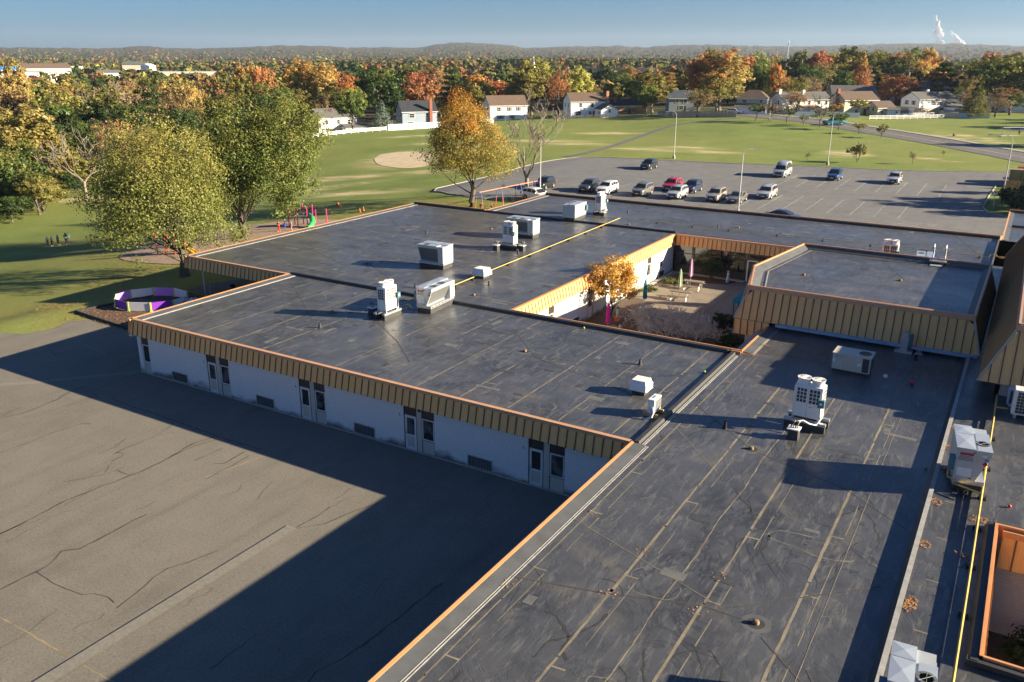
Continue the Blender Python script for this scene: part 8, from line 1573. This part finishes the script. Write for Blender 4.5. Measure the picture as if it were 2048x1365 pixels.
def board_fence(label, a, b, h, mat, bw, name='board_fence', gap=.02, jag=0, part='board'):
    a = Vector(a); b = Vector(b); d = b-a; L = d.length; n = max(1, round(L/bw)); t = thing(name, label, 'fence', (a.x, a.y, 0), math.atan2(d.y, d.x)); r = random.Random(3); bm_ = MB(); bm_.box(0, L/n-gap, -.02, .02, -.1, h); o = bm_.build(part, mat); me = o.data; bpy.data.objects.remove(o)
    for i in range(n): p = a+d*((i+.5)/n); q = link(part, me, t); q.location = (L*i/n, r.uniform(-.01, .01), gnd(p.x, p.y)+r.uniform(-jag, jag)); q.rotation_euler = (0, r.uniform(-jag, jag)*.4, 0)
    m = MB()
    for i in range(0, n+1, max(1, round(2.4/bw))): p = a+d*(i/n); z = gnd(p.x, p.y); m.box(L*i/n-.06, L*i/n+.06, .02, .14, z-.2, z+h)
    m.build('backing_post', mat, t)
rail_fence('white three-rail fence below the pale grey house', (-178.5, 184.5), (-171.2, 208.6), 1.35, (.3, .68, 1.06), 'white_vinyl', 2.5); rail_fence('white rail fence corner beside the big left trees', (-184.5, 178.5), (-178.5, 184.5), 1.35, (.3, .68, 1.06), 'white_vinyl', 2.4)
board_fence('white solid panel fence beside the blue grey house', (-171.0, 209.2), (-152.5, 240.5), 1.8, 'white_vinyl', 2.4, 'panel_fence', .1, 0, 'panel')
rail_fence('brown split-rail fence behind the rear lawns', (-139.5, 258.5), (-109.6, 275.0), 1.35, (.3, .7, 1.08), 'wood_fence', 2.6); board_fence('weathered wooden board fence under the orange tree', (-109.4, 275.2), (-82.0, 272.4), 1.85, 'wood_fence', .24, jag=.05)
rail_fence('white three-rail fence below the raised ranch house', (-44.4, 284.0), (-25.8, 303.2), 1.3, (.28, .66, 1.04), 'white_vinyl', 2.4); rail_fence('white rail fence around the shed lawn', (-39.0, 299.5), (-29.5, 311.5), 1.25, (.28, .66, 1.02), 'white_vinyl', 2.4)
board_fence('white paling fence along the street corner lot', (-66.5, 283.0), (-48.5, 290.0), 1.5, 'white_vinyl', 1.8, 'panel_fence', .08, 0, 'panel'); board_fence('pale blue panel fence past the rail fence', (-23.4, 304.5), (-13.5, 308.5), 1.6, 'gutter_blue', 2.0, 'panel_fence', .06, 0, 'panel')
# parked cars and odds and ends by the houses
car('suv', 'white', -87.6, 288.6, 96, 'white car on the drive by the hipped grey house'); car('sedan', 'navy', -44.0, 330.0, 60, 'dark car on the drive behind the cream garage'); car('pickup', 'navy', -41.5, 318.5, 30, 'dark blue pickup on the drive beside the shed'); 
# football goal
t = thing('football_goal', 'white football goal frame on the sports field', 'goal', (-7.5, 253.5, gnd(-7.5, 253.5)), R(38)); m = MB(); m.tube([(0, 0, 0), (0, 0, 2.3), (7.0, 0, 2.3), (7.0, 0, 0)], .06, 8); m.build('frame', 'white_metal', t); m = MB(); m.tube([(0, 0, .06), (-.1, 1.8, .06), (6.9, 1.8, .06), (7, 0, .06)], .07, 8); m.build('ground_bar', 'white_metal', t); m = MB(); m.tube([(0, 0, 2.3), (-.1, .5, 2.3), (-.1, 1.8, .06)], .03, 6); m.tube([(7, 0, 2.3), (6.9, .5, 2.3), (6.9, 1.8, .06)], .03, 6); m.build('stay', 'white_metal', t)
# ------------------------------------------------------------------ far landmarks
def far_block(label, x, y, w, d, h, rz, wall='siding_pale', roof='shingle_grey', gable=True, n=5, base=0):
    t = thing('distant_building', label, 'building', (x, y, gnd(x, y)-1+base), R(rz)); m = MB(); m.box(-w/2, w/2, -d/2, d/2, -4, h); m.build('wall', wall, t); m = MB()
    if gable: m.extr([(-d/2-.6, h-.1), (d/2+.6, h-.1), (0, h+d*.22)], -w/2-.5, w/2+.5, 'x')
    else: m.box(-w/2-.3, w/2+.3, -d/2-.3, d/2+.3, h, h+.5)
    m.build('roof', roof, t)
    for i in range(n): c = -w/2+(i+.5)*w/n; f = box_part('window', 'white_vinyl', t, c-w/n*.3, c+w/n*.3, -d/2-.12, -d/2, h*.35, h*.75); box_part('pane', 'glass_dark', f, c-w/n*.25, c+w/n*.25, -d/2-.16, -d/2-.12, h*.4, h*.7)
far_block('long white flat-roofed works building among the far left trees', -702, 563, 52, 18, 14.0, 51, 'siding_cream', 'siding_grey', False, 8)
far_block('second white flat-roofed works building beside the long one', -653, 560, 34, 16, 11.6, 54, 'siding_grey', 'siding_grey', False, 5)
far_block('white gabled hall with dark roof near the far left edge', -856, 517, 42, 20, 18.0, 74, 'siding_cream', 'shingle_brown', True, 6)
far_block('row of white town houses behind the gabled hall', -1010, 622, 60, 14, 17.5, 59, 'siding_cream', 'shingle_grey', False, 12)
far_block('white building with bright blue roof at the far left edge', -785, 441, 18, 12, 18.0, 81, 'siding_pale', 'label_blue', True, 2)
far_block('low grey flat building beneath the blue roofed one', -738, 421, 30, 14, 16.9, 70, 'siding_grey', 'shingle_grey', False, 4)
far_block('white gabled house cluster in the far left middle distance', -891, 645, 26, 14, 20.0, 44, 'siding_cream', 'shingle_grey', True, 4)
far_block('small white gable showing between the far left trees', -803, 596, 12, 10, 19.2, 113, 'white_vinyl', 'white_vinyl', True, 2)
far_block('pale far house behind the orange left tree', -784, 536, 20, 12, 13.8, 66, 'siding_pale', 'shingle_grey', True, 2)
far_block('grey gabled house half seen beside the brick red trees', -280, 438, 12, 9, 13.4, -7, 'siding_pale', 'shingle_grey', True, 2)
t = thing('church_steeple', 'thin white church steeple rising above the far trees', 'steeple', (-352, 615, 0)); box_part('tower', 'white_vinyl', t, -2.2, 2.2, -2.2, 2.2, -6, 9); m = MB(); m.add([(-1.6, -1.6, 9), (1.6, -1.6, 9), (1.6, 1.6, 9), (-1.6, 1.6, 9), (0, 0, 21)], [(0, 1, 4), (1, 2, 4), (2, 3, 4), (3, 0, 4), (3, 2, 1, 0)]); m.build('spire', 'white_vinyl', t)
def mast(label, x, y, z0, h, name='radio_mast', top=.6):
    t = thing(name, label, 'mast', (x, y, z0)); m = MB()
    for a in range(3): c, s_ = math.cos(a*2.094), math.sin(a*2.094); m.tube([(c*1.2, s_*1.2, 0), (c*.35, s_*.35, h)], .16, 4)
    for k in range(12): z = h*k/12; rr_ = 1.2-.85*k/12; m.tube([(rr_*math.cos(a*2.094), rr_*math.sin(a*2.094), z) for a in (0, 1, 2, 0)], .08, 4)
    m.build('lattice', 'galvanised', t); m = MB(); m.lathe([(top*.7, h-2.2), (top*.8, h-1.2), (top*.5, h-.2), (.1, h+1.2)], 10); m.build('antenna_ring', 'galvanised', t)
mast('slender radio mast above the far tree line', -175, 700, 0, 32); 
t = thing('water_tower', 'pale water tower above the far left woods', 'tower', (-1180, 560, -10)); m = MB()
for a in range(5): m.cyl((6*math.cos(a*1.257), 6*math.sin(a*1.257), 0), (4*math.cos(a*1.257), 4*math.sin(a*1.257), 26), .5, n=6)
m.cyl((0, 0, 0), (0, 0, 26), .9, n=8); m.build('legs', 'white_paint', t); m = MB(); m.lathe([(1, 24), (5.5, 27), (6.2, 31), (5.2, 34), (.2, 36)], 16); m.build('tank', 'white_paint', t, True)
t = thing('utility_pole', 'timber utility pole with crossarms behind the conical tree', 'utility pole', (-50, 402, gnd(-50, 402))); m = MB(); m.cyl((0, 0, 0), (0, 0, 17), .2, .13, 8); m.build('pole', 'wood_grey', t); m = MB(); m.box(-2, 2, -.08, .08, 15.2, 15.4); m.box(-1.6, 1.6, -.08, .08, 13.6, 13.8); m.build('crossarm', 'wood_grey', t); m = MB(); m.cyl((.35, -.2, 11), (.35, -.2, 12.4), .3, n=10); m.build('transformer', 'galvanised', t)
# steam from the far power station
n = N('steam'); d = n.n('ShaderNodeBsdfDiffuse'); d.inputs['Color'].default_value = (.8, .8, .8, 1); tp = n.n('ShaderNodeBsdfTransparent'); mx = n.n('ShaderNodeMixShader'); mx.inputs[0].default_value = .45; n.lk(tp.outputs[0], mx.inputs[1]); n.lk(d.outputs[0], mx.inputs[2]); n.lk(mx.outputs[0], n.out.inputs['Surface'])
def plume(label, base, top, r0, r1, seed):
    q = random.Random(seed); m = MB(); base = Vector(base); top = Vector(top)
    for k in range(46):
        s = k/45; p = base.lerp(top, s); rr_ = r0+(r1-r0)*math.sin(s*2.6)*.9; rr_ *= q.uniform(.5, 1.0)*(1-.65*max(0, s-.6)/.4); o = Vector((q.gauss(0, .5), q.gauss(0, .5), q.gauss(0, .3)))*rr_; c = p+o; m.ell((c.x, c.y, c.z), rr_, rr_, rr_*.9, 10, 7)
    tag(m.build('steam_plume', 'steam', None, True), label, 'steam', 'power station steam plumes')
PL = lambda px, py, D: (Vector((0, 0, 21.5))+(FW+RT*((px-1024)/1692.5)+DN*((py-682.5)/1692.5))*D)
b0 = Vector((-1030, 11950, 60))
plume('taller white steam plume above the far hills', (-1160, 11930, 90), (-1270, 11900, 480), 26, 42, 1); plume('shorter white steam plume drifting beside the taller one', (-880, 11980, 90), (-1090, 11940, 310), 20, 34, 2)
# ------------------------------------------------------------------ air
n = N('haze_air'); v = n.n('ShaderNodeVolumePrincipled'); v.inputs['Color'].default_value = (.64, .78, 1.0, 1); v.inputs['Density'].default_value = 5.5e-5; v.inputs['Anisotropy'].default_value = .25; n.lk(v.outputs[0], n.out.inputs['Volume'])
m = MB(); m.box(-11200, 11200, -11200, 11200, -420, 260); tag(m.build('haze', 'haze_air'), 'thin pale haze over the whole landscape', 'haze', kind='stuff')
